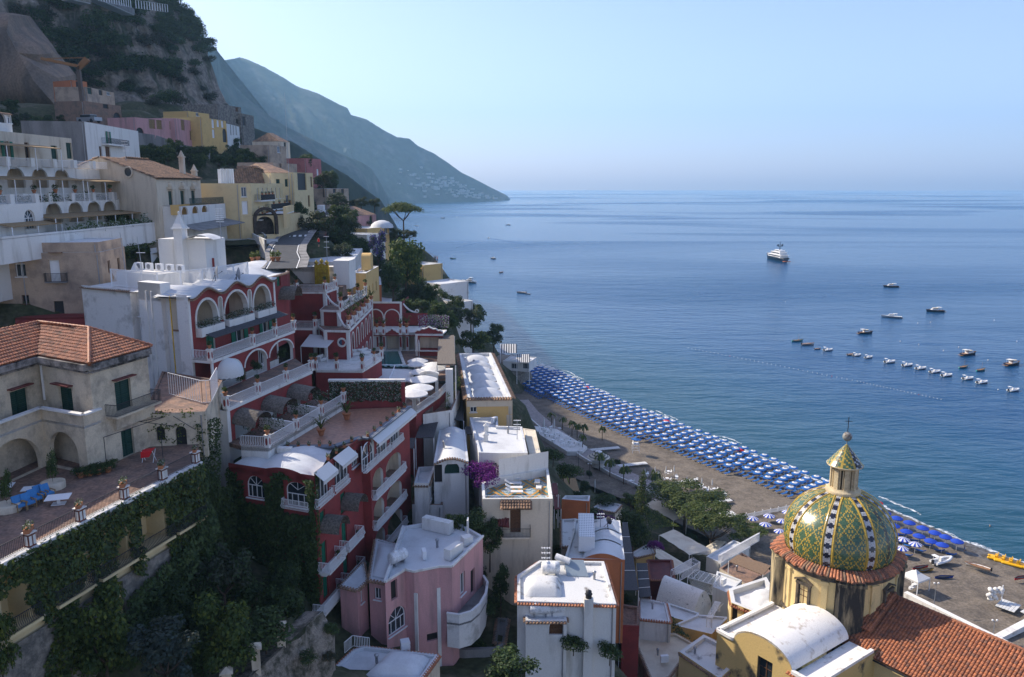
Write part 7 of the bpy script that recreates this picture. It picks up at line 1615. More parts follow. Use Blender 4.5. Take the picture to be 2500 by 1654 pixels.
def trunk_mesh(top,r,seed,n=4,sp=.25):
	R=random.Random(seed);mb=MB();p=V((0,0,-.25));q=V((R.uniform(-.03,.03),R.uniform(-.03,.03),top*.55));mb.tube(p,q,r,r*.7,7)
	for i in range(n):a=6.28*i/n+R.uniform(-.4,.4);t=V((math.cos(a)*sp*R.uniform(.6,1.1),math.sin(a)*sp*R.uniform(.6,1.1),top*R.uniform(.95,1.2)));m=q.lerp(t,.5)+V((0,0,-.03));mb.tube(q,m,r*.55,r*.4,5);mb.tube(m,t,r*.4,r*.15,5)
	return mb.mesh('trunk',bark)
KINDS={}
def kind(name,mats,blobs,nl,sz,top=.5,r=.03,nb=4,sp=.25):
	KINDS[name]=[(crown_mesh('crown',b,nl,sz,mats,31+i*7),trunk_mesh(top,r,i+5,nb,sp))for i,b in enumerate(blobs)]
kind('broad',[lf_dark,lf_mid],[blobs_round(15,1),blobs_round(13,2,.25,.36,.22),blobs_round(17,3,.35,.3)],2600,.062)
kind('light',[lf_mid,lf_yel],[blobs_round(16,4),blobs_round(13,5,.3,.36)],2600,.062)
kind('olive',[lf_oliv,lf_dark],[blobs_round(15,6),blobs_round(13,7,.25,.36)],2800,.055)
kind('brown',[lf_brown,lf_dark],[blobs_round(14,8,.35,.36),blobs_round(12,9)],2400,.06)
kind('blue',[lf_blue,lf_oliv],[blobs_round(18,10,.2,.34,.16)],3200,.05)
kind('violet',[lf_purp,lf_dark],[blobs_round(14,11)],2400,.055)
kind('conifer',[lf_dark,lf_pine],[blobs_cone(26,12),blobs_cone(22,13)],3600,.035,.8,.02,5,.1)
kind('pine',[lf_pine,lf_mid],[blobs_flat(30,14,.74)+blobs_flat(16,15,.55),blobs_flat(30,16,.70)+blobs_flat(18,17,.5)],8000,.034,.62,.024,6,.3)
kind('umbrella',[lf_pine,lf_dark],[[(x,y,z+.02,r*1.25,.85)for x,y,z,r,s in blobs_flat(40,18,.74)]+[(x*.7,y*.7,z+.03,r*1.2,.8)for x,y,z,r,s in blobs_flat(20,19,.84)]],7000,.036,.78,.022,7,.3)
kind('shrub',[lf_mid,lf_dark],[[(0,0,.35,.4,.9),(.25,.1,.3,.3),(-.2,.2,.35,.3),(.05,-.25,.5,.32),(-.2,-.15,.6,.25)],[(0,0,.4,.36),(.3,-.1,.3,.25),(-.25,.15,.55,.3),(.1,.25,.3,.3)]],1100,.085,.2,.02,3)
kind('dryshrub',[lf_dry,lf_oliv],[[(0,0,.35,.4,.9),(.25,.1,.3,.3),(-.2,.2,.35,.3),(.05,-.25,.5,.32)]],900,.085,.2,.02,3)
kind('magenta',[lf_mag,lf_mag,lf_dark],[[(0,0,.35,.4,.9),(.28,.1,.3,.3),(-.3,.1,.35,.3),(.05,-.25,.5,.32),(.45,-.05,.22,.2),(-.42,.05,.2,.22)]],3600,.05,.2,.02,3)
TN={'broad':'leafy_tree','light':'leafy_tree','olive':'olive_tree','brown':'leafy_tree','blue':'blue_conifer','violet':'jacaranda_tree','conifer':'conifer_tree','pine':'pine_tree','umbrella':'umbrella_pine','shrub':'shrub','dryshrub':'shrub','magenta':'bougainvillea'}
def plant(k,loc,w_,h,label,group=None,i=None,cat=None):
	c,t=KINDS[k][rnd.randrange(len(KINDS[k]))if i is None else i%len(KINDS[k])]
	T=thing(TN[k],label,cat or('bush' if k in('shrub','dryshrub','magenta')else 'tree'),loc,rnd.uniform(0,6.28),group);T.scale=(w_,w_,h)
	obj('crown',c,T);obj('trunk',t,T);return T
def tree(u,v0,v1,wpx,D,k,label,cat=None):
	p=at((u,v1),y=D);s=(p-V((0,0,CAMZ))).length/F;h=(v1-v0)*s*1.06;plant(k,p,wpx*s*1.12,h,label,cat=cat)
for a in[(548,1345,1500,140,61,'olive','rounded grey-green tree against the ivy wall in the shaded garden'),(382,1425,1560,140,56,'broad','dark leafy tree in the middle of the shaded garden'),(560,1482,1690,140,53,'light','yellow-green bushy tree at the lower right of the garden'),(405,1535,1700,170,47.5,'blue','pale blue-grey conifer at the bottom of the garden'),(262,1485,1690,130,49,'light','citrus tree with small yellow fruit below the terrace balconies'),(440,1360,1470,120,63,'broad','very dark tree in the deepest corner of the garden under the ivy'),(650,1490,1580,110,56,'shrub','sprawling bush beside the stone gate posts'),(14,1530,1690,70,43,'light','climber mound cut by the left edge at the bottom'),(690,1440,1530,100,62,'broad','dark bush at the foot of the red wall'),(470,1480,1600,110,58,'broad','small dark tree between the grey-green and the blue-grey trees'),(330,1390,1480,100,60,'broad','dark shrubby tree under the vine covered balconies'),(990,578,735,100,165,'light','tall yellow-green tree rising above the others on the slope'),(962,640,742,66,158,'broad','dark drooping tree under the tall yellow-green tree'),(924,572,668,52,172,'violet','violet flowering jacaranda beside the white flat house'),(848,505,590,60,190,'broad','big dark tree right of the road, lower left of the red gabled house'),(868,575,650,70,178,'broad','dark tree above the white roof beside the road'),(815,555,625,55,172,'broad','trimmed dark green tree just right of the road'),(968,556,592,52,205,'olive','olive-green bush left of the umbrella pine foot'),(1000,562,592,40,205,'olive','olive-green bush right of the umbrella pine foot'),(985,728,765,60,142,'light','yellow-green hedge bush behind the blue roofed house'),(1030,732,766,46,142,'broad','dark hedge bush behind the blue roofed house'),(1092,742,832,96,163,'olive','large grey olive tree behind the bougainvillea railing'),(1155,742,815,66,200,'broad','dark tree on the sea cliff right of the olive'),(1155,804,872,84,160,'light','light green tree above the yellow house roof'),(1205,795,858,60,215,'broad','dark tree at the cliff edge above the striped awnings'),(1108,722,792,60,179,'broad','dark tree covering the lower white sea terrace'),(1150,752,806,54,177,'olive','grey-green tree at the corner of the lower white sea terrace'),(1050,694,750,56,170,'broad','dark tree under the white colonnade house'),(770,524,602,86,157,'brown','brown-green plane tree over the road crossing'),(814,500,540,32,190,'light','small bright green tree beside the white van'),(736,496,556,36,163,'broad','green tree at the corner of the tall yellow house'),(828,472,516,70,214,'olive','grey-green tree below the brown shops'),(883,482,512,38,236,'olive','left round tree at the top of the road bend'),(915,486,514,34,236,'olive','right round tree at the top of the road bend'),(790,428,470,52,236,'brown','bare-stemmed dark tree above the road in front of the red house'),(745,384,424,46,250,'broad','dark bush beside the tall red house'),(728,636,660,52,127,'dryshrub','clipped grey hedge left of the yellow shell fountain'),(986,505,570,92,215,'umbrella','umbrella pine with a bare trunk standing out against the sea'),(1563,1160,1372,86,128,'conifer','tall dark ragged conifer between the houses and the beach'),(1545,1250,1360,90,122,'broad','dark leafy tree around the foot of the tall conifer'),(1672,1186,1300,182,160,'pine','broad pine tree at the back, nearest the beach tables'),(1736,1238,1362,150,146,'pine','leaning pine tree in front, beside the white gallery roof'),(1830,1285,1335,76,152,'pine','small low pine behind the dome cornice'),(1150,1248,1372,86,80,'broad','dark round tree between the pink house and the beige house'),(1196,1262,1370,60,81,'broad','dark tree under the red lean-to roof'),(1110,1250,1310,50,80,'light','light green shrub behind the pink house parapet'),(1250,1592,1690,120,61,'broad','dense green round tree at the bottom edge centre'),(1222,1385,1480,46,77,'broad','potted shrub group in the lane beside the white tank house'),(1400,1545,1590,60,68,'shrub','flowering climber below the white tank house'),(1488,1560,1612,52,68,'shrub','leafy plants against the trellis of the white tank house'),(1190,1470,1500,40,74,'shrub','low plant beside the curved pink balcony'),(1430,1225,1270,70,130,'shrub','shrubs in the garden below the promenade'),(1480,1195,1240,60,140,'shrub','shrub beside the promenade garden loungers'),(1540,1205,1240,50,138,'light','light green bush left of the tall conifer'),(1470,1245,1285,50,128,'magenta','violet bougainvillea in the garden below the promenade'),(1600,1310,1345,30,124,'magenta','pink bougainvillea at the edge of the leafy pergola'),(1390,1120,1170,60,128,'shrub','hedge along the seaward wall of the flat roofed house'),(1350,1085,1130,50,128,'shrub','hedge beside the matted terrace roof'),(1182,1112,1180,92,89,'magenta','big violet bougainvillea mound over the pergola between the white houses')]:tree(*a)
def scatter(name,box,n,kinds,h0,h1,both=False,sd=0,wr=(.8,1.3),cat=None):
	R=random.Random(sd);P=[]
	for _ in range(n*12):
		if len(P)>=n:break
		uv=(R.uniform(box[0],box[2]),R.uniform(box[1],box[3]));p=hit(uv,both)
		if p is None or p.z<1 or p.y>620:continue
		if abs(p.x-road_x(p.y))<4.5 and 100<p.y<262:continue
		P.append((uv,p))
	P.sort(key=lambda q:q[0][0])
	for i,(uv,p)in enumerate(P):h=R.uniform(h0,h1);k=R.choice(kinds);plant(k,p-V((0,0,h*.12)),h*R.uniform(*wr),h,f'{dict(broad="dark green",light="light green",olive="grey-green",brown="brownish",shrub="low green",dryshrub="dry brown",pine="spreading",magenta="violet")[k]} {"bush" if "shrub" in k or cat=="bush" else "tree"} {name}, {ordw(i)} from the left',name,cat=cat)
def road_x(y):
	for(x0,y0),(x1,y1)in zip(road[:-1],road[1:]):
		if y0<=y<=y1:return lerp(x0,x1,(y-y0)/(y1-y0))
	return-99
scatter('on the slope below the pink houses',(300,358,660,425),60,['broad','broad','olive','broad','light'],2.8,4.6,sd=1)
scatter('between the rock and the yellow houses',(520,345,760,410),26,['broad','olive','dryshrub'],3,5,sd=2)
scatter('on the upper cliff face',(-20,0,470,190),60,['shrub','shrub','dryshrub','shrub'],7,13,True,3,(1.1,1.7))
scatter('along the cliff skyline',(395,15,520,150),16,['shrub','broad'],7,11,True,4,(.9,1.3))
scatter('low on the cliff',(60,150,520,262),34,['shrub','dryshrub'],4,8,True,5,(1,1.6))
scatter('on the terraces above the white hotel',(0,270,330,330),16,['broad','olive'],3,5,sd=6)
scatter('on the slope right of the road',(830,540,1010,700),24,['broad','olive','broad'],4,6.5,sd=7)
scatter('on the slope above the cove',(990,720,1230,830),26,['broad','olive','shrub'],3.5,6,sd=8)
scatter('in the shaded garden',(150,1440,760,1654),26,['broad','broad','shrub'],2.2,4,sd=9)
scatter('in the lanes behind the beach',(1300,1050,1700,1330),26,['shrub','broad'],2,3.4,sd=10)
scatter('in the gaps between the lower houses',(1130,1330,1560,1640),20,['shrub','broad'],1.6,3,sd=11)
scatter('behind the beige house',(150,560,420,690),16,['broad','light'],3,4.5,sd=12)
scatter('on the shoulder below the shops',(760,440,900,520),16,['broad','olive'],4,6,sd=13)
def carpet(o,ex,ey,n,f,N,sz,R,mi=lambda R:int(R.random()<.3),depth=.35):
	mb=MB()
	for _ in range(N):
		a,b=R.random(),R.random();k=f(a,b)
		if k<=0 or R.random()>k:continue
		th=depth*(.3+.7*abs(mnoise.noise(V((a*7,b*7,3)))*1.6));P=V(o)+V(ex)*a+V(ey)*b+V(n)*R.uniform(0,th);leaf_quads(mb,P,V(n)*1.1+V((0,0,.5)),sz,R,mi(R))
	return mb
R=random.Random(5)
def ivy(label,p0,p1,z0,z1,N,f,sz=.2,mats=(lf_ivy,lf_mid),depth=.5,off=0,cat='climber',name='ivy'):
	T=thing(name,label,cat,(p0[0],p0[1],z0));n=V((p1[1]-p0[1],p0[0]-p1[0],0)).normalized()
	mb=carpet(V((*p0,z0))+n*off,(p1[0]-p0[0],p1[1]-p0[1],0),(0,0,z1-z0),n,f,N,sz,R,depth=depth);tag(mb.build('foliage',list(mats),T),kind='stuff');return T
nz=lambda a,b,s=4:mnoise.noise(V((a*s,b*s,7)))
LWI=(V(W0)-V(WI)).length
def hotel_ivy(a,b):
	x,z=a*LWI,32+b*17.6
	for s0,s1,q0,q1 in((1.7,4.2,45.6,48.8),(6.2,9.,45.2,48.6)):
		if s0<x<s1 and q0<z<q1:return 0
	top=48.9-(1.0 if 1<x<5 else.2)+nz(a,0)*.8
	return 1 if z<top else 0
ivy('dense dark ivy covering the camera-facing end of the lower red wing',WI,W0,32,49.6,20000,hotel_ivy,.36,depth=.7,off=.05)
ivy('ivy edge wrapping the corner beside the red balconies',W0,tuple(V(W0)+ew*1.1),37.5,49.5,1300,lambda a,b:1 if a<.25+.3*nz(0,b,6)+.25*b else 0,.22,(lf_mid,lf_yel),.3)
ivy('ivy hanging on the white base wall between the annex and the red wing',(-30.,67.5),WI,36,53.2,9000,lambda a,b:1 if b<.62+.3*nz(a,1,3)+.25*(1-a)else 0,.36,depth=.8,off=.4)
ivy('vine hanging from the flat annex roof corner',(-27.6,66.5),(-26.4,68.8),46,54.6,2600,lambda a,b:1 if abs(a-.5)<.25+.25*b else 0,.22,depth=.6,off=.1)
def edge_vine(a,b):
	s,z=a*LE,43+b*9.7;drop=2.2+2.2*nz(a,0,9)
	for c,w_ in((pil[1]+1.5,2.4),(pil[2]+1.2,1.5)):
		if abs(s-c)<w_*(.55+.45*nz(c,b,5)+.2*b):return 1
	for b0,b1 in BAY:
		if b0<s<b1 and z<51.3+.8*nz(a,3,14)-.5 and s<26:return 0
	if s>22:drop+=2.5+(s-22)*.9
	return 1 if z>52.5-drop else 0
ivy('vines hanging over the yellow balconies from the terrace edge',E0,E1,43,52.7,26000,edge_vine,.34,(lf_ivy,lf_yel),.9,.15,name='vine')
ivy('ivy thicket below the far end of the terrace',tuple(V(E0)+ee*19),tuple(V(E0)+ee*LE),38,49,8000,lambda a,b:1 if b<.55+.45*a+.2*nz(a,b)else 0,.36,(lf_ivy,lf_dark),1.6,.5)
ivy('white flowering jasmine on the red wall behind the terracotta terrace',(PB.x-1.9,PB.y+1.2),(W2.x-.4,W2.y+.1),49.6,52.4,5200,lambda a,b:1 if b>.15+.2*nz(a,1,9)and a<.95 else 0,.17,(lf_dark,lf_wht),.3,.02,name='jasmine')
for i in range(3):a,b=V(C0).lerp(V(C1),(i+.45)/3),V((PA.x,PA.y)).lerp(V((PB.x,PB.y)),(i+.6)/3);ivy(f'flowering climber on the {ORD[i]} patio partition from the left',tuple(a),tuple(b),50.3,52.2,500,lambda a,b:1 if b>.35+.2*nz(a,b)else.2,.17,(lf_dark,lf_wht),.5,name='climber')
ivy('bougainvillea and plumbago hedge along the terrace above the bar',(-15.9,133),(-10.6,132.6),51.2,53.4,900,lambda a,b:1,.2,(lf_wht,lf_mag),.6,name='flower_hedge')
ivy('yellow flowering hedge beside the reed roof',(-9.1,103.5),(-7.6,117),44.6,47.3,1100,lambda a,b:1,.22,(lf_yel,lf_mid),.7,name='flower_hedge')
ivy('sparse vine on the white arcade of the annex',(-31.6,65.9),(-26.7,66.8),52.8,56,700,lambda a,b:.8 if nz(a,b,5)>.0 else 0,.17,(lf_mid,lf_yel),.3,.05,name='vine')
ivy('flowering planting on the upper rail of the red terraces',(-24.4,113),(-24.,129),56.9,58.6,900,lambda a,b:.9 if nz(a*3,b)>-.1 else 0,.2,(lf_mid,lf_wht),.4,.1,name='flower_hedge')
def canopy_leaves(label,poly,z,N,mats,sz=.25,th=.5,name='vine_canopy'):
	T=thing(name,label,'vine',(*poly[0],z));mb=MB();xs=[p[0]for p in poly];ys=[p[1]for p in poly]
	for _ in range(N*2):
		x,y=R.uniform(min(xs),max(xs)),R.uniform(min(ys),max(ys))
		if inpoly((x,y),poly):leaf_quads(mb,V((x,y,z+th*nz(x*.1,y*.1,4)+R.uniform(-.15,.15))),V((0,0,1)),sz,R,int(R.random()<.35))
	tag(mb.build('foliage',list(mats),T),kind='stuff')
canopy_leaves('green vine roof over the terrace behind the beige house',pz(66.5,R2(715,850),R2(1180,880),R2(1560,760),R2(1480,730),R2(880,740)),66.6,3000,(lf_mid,lf_dark),.35)
canopy_leaves('leafy pergola roof beside the pines',pz(8.5,U3(880,720),U3(960,1000),U3(1290,960),U3(1010,770)),8.7,2200,(lf_mid,lf_yel),.3)
canopy_leaves('vine strip above the tan roof lane',pz(18.5,S6(745,1120),S6(900,1290),S6(930,1310),S6(760,1230)),18.6,500,(lf_mid,lf_dark),.25)
canopy_leaves('ivy carpet in front of the beige plastered houses by the promenade',pz(14,S3(1650,370),S3(1760,560),S3(2010,640),S3(2010,760),S3(1760,700)),13,2200,(lf_mid,lf_dark),.3,1.5)
for(a,b)in PLANT_BOXES:
	T=thing('flower_box','white flowers filling the planter of a loggia on the red hotel','flowers',a,0,'loggia flower boxes');T['label']='white flowers in the '+('near','middle','far')[PLANT_BOXES.index((a,b))]+' loggia planter of the red hotel'
	mb=MB();a,b=V(a),V(b)
	for _ in range(420):P=a.lerp(b,R.random())+V((R.uniform(-.4,.4),R.uniform(-.2,.2),R.uniform(0,.7)));leaf_quads(mb,P,V((.3,-.3,1)),.17,R,int(R.random()<.3))
	tag(mb.build('foliage',[lf_dark,lf_wht],T),kind='stuff')
def pot_proto(kindn):
	mb=MB();fl=MB();R=random.Random(hash(kindn)%99 if False else len(kindn))
	if kindn=='trough':mb.box((0,0,0),(.95,.36,.3),0,0,True)
	else:mb.lathe((0,0,0),[(.13,0),(.15,.04),(.2,.22),(.25,.36),(.29,.37),(.29,.44),(.24,.44)],12)
	if kindn=='trough':
		for _ in range(130):leaf_quads(fl,V((R.uniform(-.5,.5),R.uniform(-.22,.22),.32+abs(R.gauss(0,.17)))),V((0,0,1)),.15,R,int(R.random()<.3))
		mats=[lf_mid,lf_wht]
	elif kindn=='palm':
		for i in range(16):
			a=R.uniform(0,6.28);t=R.uniform(.5,1.2);p=V((0,0,.4));prev=p
			for s in range(1,5):q=V((math.cos(a)*.16*s*(.6+.4*t),math.sin(a)*.16*s*(.6+.4*t),.4+t*.9*math.sin(s*.55)*.8));fl.beam(prev,q,.09-.014*s,.012,int(R.random()<.3));prev=q
		mats=[lf_mid,lf_yel]
	else:
		for _ in range(110):d=V((R.gauss(0,1),R.gauss(0,1),R.gauss(0,1))).normalized()*R.uniform(.12,.34);leaf_quads(fl,V((d.x,d.y,.72+d.z*1.05)),d,.16,R,int(R.random()<.35))
		mats=[lf_yel,lf_mid]if kindn=='yellow' else[lf_mid,lf_dark]
		fl.tube((0,0,.42),(0,0,.7),.03,.02,5,1)
	return mb.mesh('pot',terr),fl.mesh('foliage',mats)
PM={k:pot_proto(k)for k in('bush','trough','palm','yellow')};CNT={}
for p,sc,k,where in POTS:CNT.setdefault((where,k),[]).append((p,sc))
NMK={'bush':'potted leafy plant','trough':'terracotta flower trough','palm':'potted palm-leaved plant','yellow':'tall urn with bright foliage'}
for(where,k),L_ in CNT.items():
	L_.sort(key=lambda q:proj(q[0])[0])
	for i,(p,sc)in enumerate(L_):
		T=thing('flower_trough' if k=='trough' else 'potted_plant',f'{NMK[k]}, {ordw(i)} from the left on the {where}' if len(L_)>1 else f'{NMK[k]} on the {where}','potted plant',p,rnd.uniform(0,6.28)if k!='trough' else.24+math.pi/2,where[:60]);sc*=rnd.uniform(.9,1.15);T.scale=(sc,)*3
		T['label']=' '.join(T['label'].split()[:16]);obj('pot',PM[k][0],T);obj('foliage',PM[k][1],T)
# ================================================================== THE BEACH
WL=[0]
for a,b in zip(WATER[:-1],WATER[1:]):WL.append(WL[-1]+math.hypot(b[0]-a[0],b[1]-a[1]))
def shore(s,d,dz=0):
	k=0
	while k<len(WL)-2 and WL[k+1]<s:k+=1
	t=(s-WL[k])/(WL[k+1]-WL[k]);a,b=V(WATER[k]),V(WATER[k+1]);p=a.lerp(b,t);e=(b-a).normalized()
	e=V((.49,-.872)).lerp(e,.35).normalized();n=V((e.y,-e.x));n=-n if n.x>0 else n
	q=p+n*d;return V((q.x,q.y,2.6*(min(1,d/40))**.6+dz)),math.atan2(e.y,e.x)
S0=WL[2]
um=MB();R8_=1.12
def canopy(mb,r,z,h,cols,n=12,rings=((.0,2),(.28,1),(.5,0),(1.,0)),alt=False):
	vs=[]
	for k,(f,_)in enumerate(rings):
		for i in range(n):a=2*math.pi*i/n;rr=r*max(f,.02);vs.append((rr*math.cos(a),rr*math.sin(a),z+h*(1-f**1.4)-(0)))
	for k in range(len(rings)-1):
		for i in range(n):mb.add([vs[(k+1)*n+i],vs[(k+1)*n+(i+1)%n],vs[k*n+(i+1)%n],vs[k*n+i]],[(0,1,2,3)],(i%2 if alt else rings[k+1][1]),True)
	if True:
		for i in range(n):a,b=vs[(len(rings)-1)*n+i],vs[(len(rings)-1)*n+(i+1)%n];mb.add([(a[0],a[1],a[2]-.13),(b[0],b[1],b[2]-.13),b,a],[(0,1,2,3)],i%2 if alt else cols[-1])
c1=MB();canopy(c1,1.2,1.95,.42,(0,));
c1=MB();canopy(c1,1.22,1.95,.42,(0,),12,((0,0),(.2,0),(.26,1),(.56,1),(.58,0),(1.,0)));CAN1=c1.mesh('canopy',[fabb,fabw])
c2=MB();canopy(c2,1.25,1.95,.5,(0,),16,((0,0),(.5,0),(1,0)),True);CAN2=c2.mesh('canopy',[fabn,fabw])
c3=MB();canopy(c3,1.25,1.95,.5,(0,),14,((0,0),(.5,0),(1,0)));CAN3=c3.mesh('canopy',[fabn]);CAN4=c3.mesh('canopy',[fabr]);CAN5=c3.mesh('canopy',[fabw])
pm_=MB();pm_.tube((0,0,-.2),(0,0,2.42),.03,n=6);POLE=pm_.mesh('pole',wmetal)
def lounger_mesh(m):
	mb=MB();mb.box((.1,0,.32),(1.45,.62,.07));mb.beam((-.62,0,.36),(-1.12,0,.68),.62,.06,0,(0,0,1))
	for x in(-.5,.7):
		for y in(-.27,.27):mb.box((x,y,.14),(.05,.05,.3),0,1)
	return mb.mesh('sun_lounger',[m,wmetal])
LNG=lounger_mesh(fabb);LNW=lounger_mesh(fabw)
def umbrella(p,mesh,label,group,rz=0):
	T=thing('beach_umbrella',label,'beach umbrella',p,rz,group);obj('canopy',mesh,T);obj('pole',POLE,T);return T
ROWS=[(4.2,17,176),(7.4,8,175),(10.6,7,173),(13.8,6,171),(17.0,6,169),(20.2,8,150),(23.4,10,118),(26.6,14,64)]
NL=0;extra=MB();lm=LNG
RN=['the waterline row','the second row inland','the third row inland','the fourth row inland','the fifth row inland','the sixth row inland','the seventh row inland','the short landward row']
for r,(d,s0,s1)in enumerate(ROWS):
	n=int((s1-s0)/3.65)
	for i in range(n):
		s=s0+3.65*(i+.5*(r%2));p,a=shore(S0+s,d+rnd.uniform(-.25,.25));p.z-=.02
		lab='white beach umbrella' if r<2 and i<3 else 'blue umbrella with white ring'
		umbrella(p,CAN5 if lab[0]=='w' else CAN1,f'{lab}, {ordw(i)} from the cliff in {RN[r]}'.replace('blue umbrella with white ring','blue ringed umbrella' if i>18 else 'blue umbrella with white ring'),'umbrellas in rows on the beach',rnd.uniform(0,1))
		for q in(-.95,.95):
			c,a=shore(S0+s+q+rnd.uniform(-.12,.12),d+1.35);rz=a+math.pi/2+rnd.uniform(-.06,.06)+math.pi
			if r>=3 or NL<0:
				if NL<290:o=obj('sun_lounger',LNG,None,c,rz);tag(o,f'blue sun lounger, {ordw((i*2+(q > 0)))} from the cliff in {RN[r]}','sun lounger','blue sun loungers in rows on the beach');NL+=1;continue
			M_=Matrix.Translation(c)@Matrix.Rotation(rz,4,'Z')
			for po in LNG.polygons:extra.add([M_@LNG.vertices[v].co for v in po.vertices],[range(len(po.vertices))],po.material_index)
tag(extra.build('sun_loungers',[fabb,wmetal]),'remaining blue sun loungers under the seaward umbrellas',kind='stuff')
for i,uv in enumerate([S5(640,335),S5(1315,622),S5(1940,862),S7(257,236),S7(1060,545)]):
	p=at(uv,z=2.1);umbrella((p.x,p.y,.1),CAN4,f'red umbrella at the water edge, {ORD[i]} from the cliff','red umbrellas at the water edge')
for i,uv in enumerate([(1107,603),(1175,633),(1248,659),(1326,690),(1397,718),(1460,742),(1527,768),(1157,677),(1231,710),(1305,737),(1372,766),(1440,788),(1150,722)]):
	p=at(S7(*uv),z=3.2);umbrella((p.x,p.y,1.1),CAN3,f'royal blue umbrella right of the dome, {ORD[i % 7]} from left in the {"waterside" if i < 7 else "inner"} row','royal blue umbrellas right of the dome')
	if i>6:o=obj('sun_lounger',LNG,None,(p.x+1.3,p.y-.9,1.15),2.6);tag(o,f'blue sun lounger right of the dome under the {ORD[i-7]} inner royal blue umbrella','sun lounger','loungers right of the dome')
for i,uv in enumerate([(330,635),(427,620),(405,670),(503,650),(490,710),(535,598),(1212,757),(1283,785),(1204,810)]):
	p=at(S7(*uv),z=3.6);umbrella((p.x,p.y,1.5),CAN2,f'blue and white striped umbrella {"left" if i < 6 else "right"} of the dome, {ORD[i if i < 6 else i-6]} of its cluster','striped umbrellas beyond the fence');o=obj('sun_lounger',LNW if i in(2,4)else LNG,None,(p.x+1.4,p.y+.6,1.5),2.4);tag(o,f'lounger beside the {ORD[i if i < 6 else i-6]} striped umbrella {"left" if i < 6 else "right"} of the dome','sun lounger','loungers by the striped umbrellas')
bw_=mat('white_boards',(.62,.62,.60),.7,(.45,.45,.43),2.5)
def walk(uv0,uv1,w_,z=2.75):
	a,b=at(uv0,z=z),at(uv1,z=z);mb=MB();d=b-a;n_=max(2,int(d.length/.5));e=d.normalized()
	for i in range(n_):mb.beam(a+e*(i*.5+.02),a+e*(i*.5+.47),w_,.08)
	tag(mb.build('boardwalk',bw_),kind='structure')
for a in((S5(110,600),S5(260,580),1.6),(S5(180,690),S5(420,682),1.6),(S5(540,880),S5(920,845),1.8),(S5(760,1020),S5(1160,975),1.8),(S5(1150,1190),S5(1540,1130),2.2),(S5(1740,1310),S5(1870,1290),1.4),(S6(1110,340),S6(1240,325),3.2),(U2(880,890),U2(1080,960),3.6),(U2(1100,960),U2(1290,1040),2.)):walk(*a)
PW=[(3,262),(6,247),(10.5,232),(16,217),(21.5,204),(27,193),(35,181),(44,168)]
pave=mat('pink_grey_paving',(.34,.29,.27),.8,(.24,.21,.20),1.2,grain=.2)
ribbon('promenade',PW,-2.6,2.2,pave,0,zf=lambda p:3.05)
mb=MB()
for a,b in zip(PW[:-1],PW[1:]):e=(V(b)-V(a)).normalized();n=V((e.y,-e.x));p,q=V(a)+n*2.4,V(b)+n*2.4;mb.beam((p.x,p.y,2.7),(q.x,q.y,2.7),.4,1.3)
w_=thing('promenade_wall','low pale wall between promenade and gardens','wall',(3,262,2));mb.build('wall',whited,w_)
t=thing('beach_wall','long white wall along the beach right of the church roof','wall',at(S7(1225,1070),z=4));mb=MB();p0,p1=at(S7(1225,1070),z=4),at((2580,1630),z=4);mb.beam((p0.x,p0.y,2.6),(p1.x,p1.y,2.6),.9,3);q0,q1=at(U2(870,1200),z=3.2),at(U2(1109,1085),z=3.2);mb.beam((q0.x,q0.y,2.6),(q1.x+8,q1.y+5,2.6),1.2,1.2);mb.build('wall',whited,t)
t=thing('beach_fence','white picket fence crossing the beach left of the dome','fence',at(S6(1185,385),z=2.4));a,b=at(S6(1185,385),z=2.4),at(S6(1680,285),z=1.6);mb=MB();n_=int((b-a).length/.3)
for i in range(n_):
	p=a.lerp(b,i/n_);mb.box((p.x,p.y,p.z),(.12,.05,1.0),0,0,True)
for h in(.3,.8):mb.beam(a+V((0,0,h)),b+V((0,0,h)),.05,.08)
for k in range(0,n_,8):p=a.lerp(b,k/n_);mb.box((p.x,p.y,p.z),(.16,.16,1.25),0,0,True)
mb.build('pickets',wmetal,t)
t=thing('lifeguard_tower','white lifeguard tower with a blue canopy in the middle of the umbrellas','lifeguard tower',at(S5(1050,885),z=2.6));mb=MB()
for x in(-.8,.8):
	for y in(-.8,.8):mb.beam((x*1.2,y*1.2,0),(x*.8,y*.8,3.6),.1,.1)
for z in(.8,1.6,2.4):
	for y in(-.9,.9):mb.beam((-.95,y,z),(.95,y,z),.07,.07)
mb.box((0,0,2.5),(1.7,1.7,.1));mb.box((-.7,0,3.),(.08,1.5,.7));obj('frame',mb.mesh('frame',wmetal),t);mb=MB();canopy(mb,1.3,3.7,.35,(0,),4,((0,0),(1,0)));obj('canopy',mb.mesh('canopy',fabb),t)
t=thing('beach_kiosk','round white kiosk under a striped thatched parasol roof','kiosk',at(S5(735,1005),z=3));mb=MB();mb.lathe((0,0,0),[(1.7,0),(1.7,1.1),(1.85,1.12),(1.85,1.2)],18);obj('counter',mb.mesh('counter',white),t);mb=MB()
for k in range(8):r0,r1=2.9*(1-k/8)+.05,2.9*(1-(k+1)/8)+.05;mb.lathe((0,0,2.5),[(r0,.2*k),(r1,.2*k+.2)],18,k%2,cap=False)
obj('roof',mb.mesh('roof',[fabc,grey]),t);mb=MB();mb.tube((0,0,0),(0,0,4.),.08);canopy(mb,.9,4.,.35,(0,),10,((0,0),(1,0)));obj('pole',mb.mesh('pole',wmetal),t)
t=thing('gazebo','white square gazebo tent on the sand right of the dome','gazebo',at(S7(1275,1050),z=2.6),.5);mb=MB()
for x in(-1.7,1.7):
	for y in(-1.7,1.7):mb.box((x,y,0),(.12,.12,2.5),0,0,True)
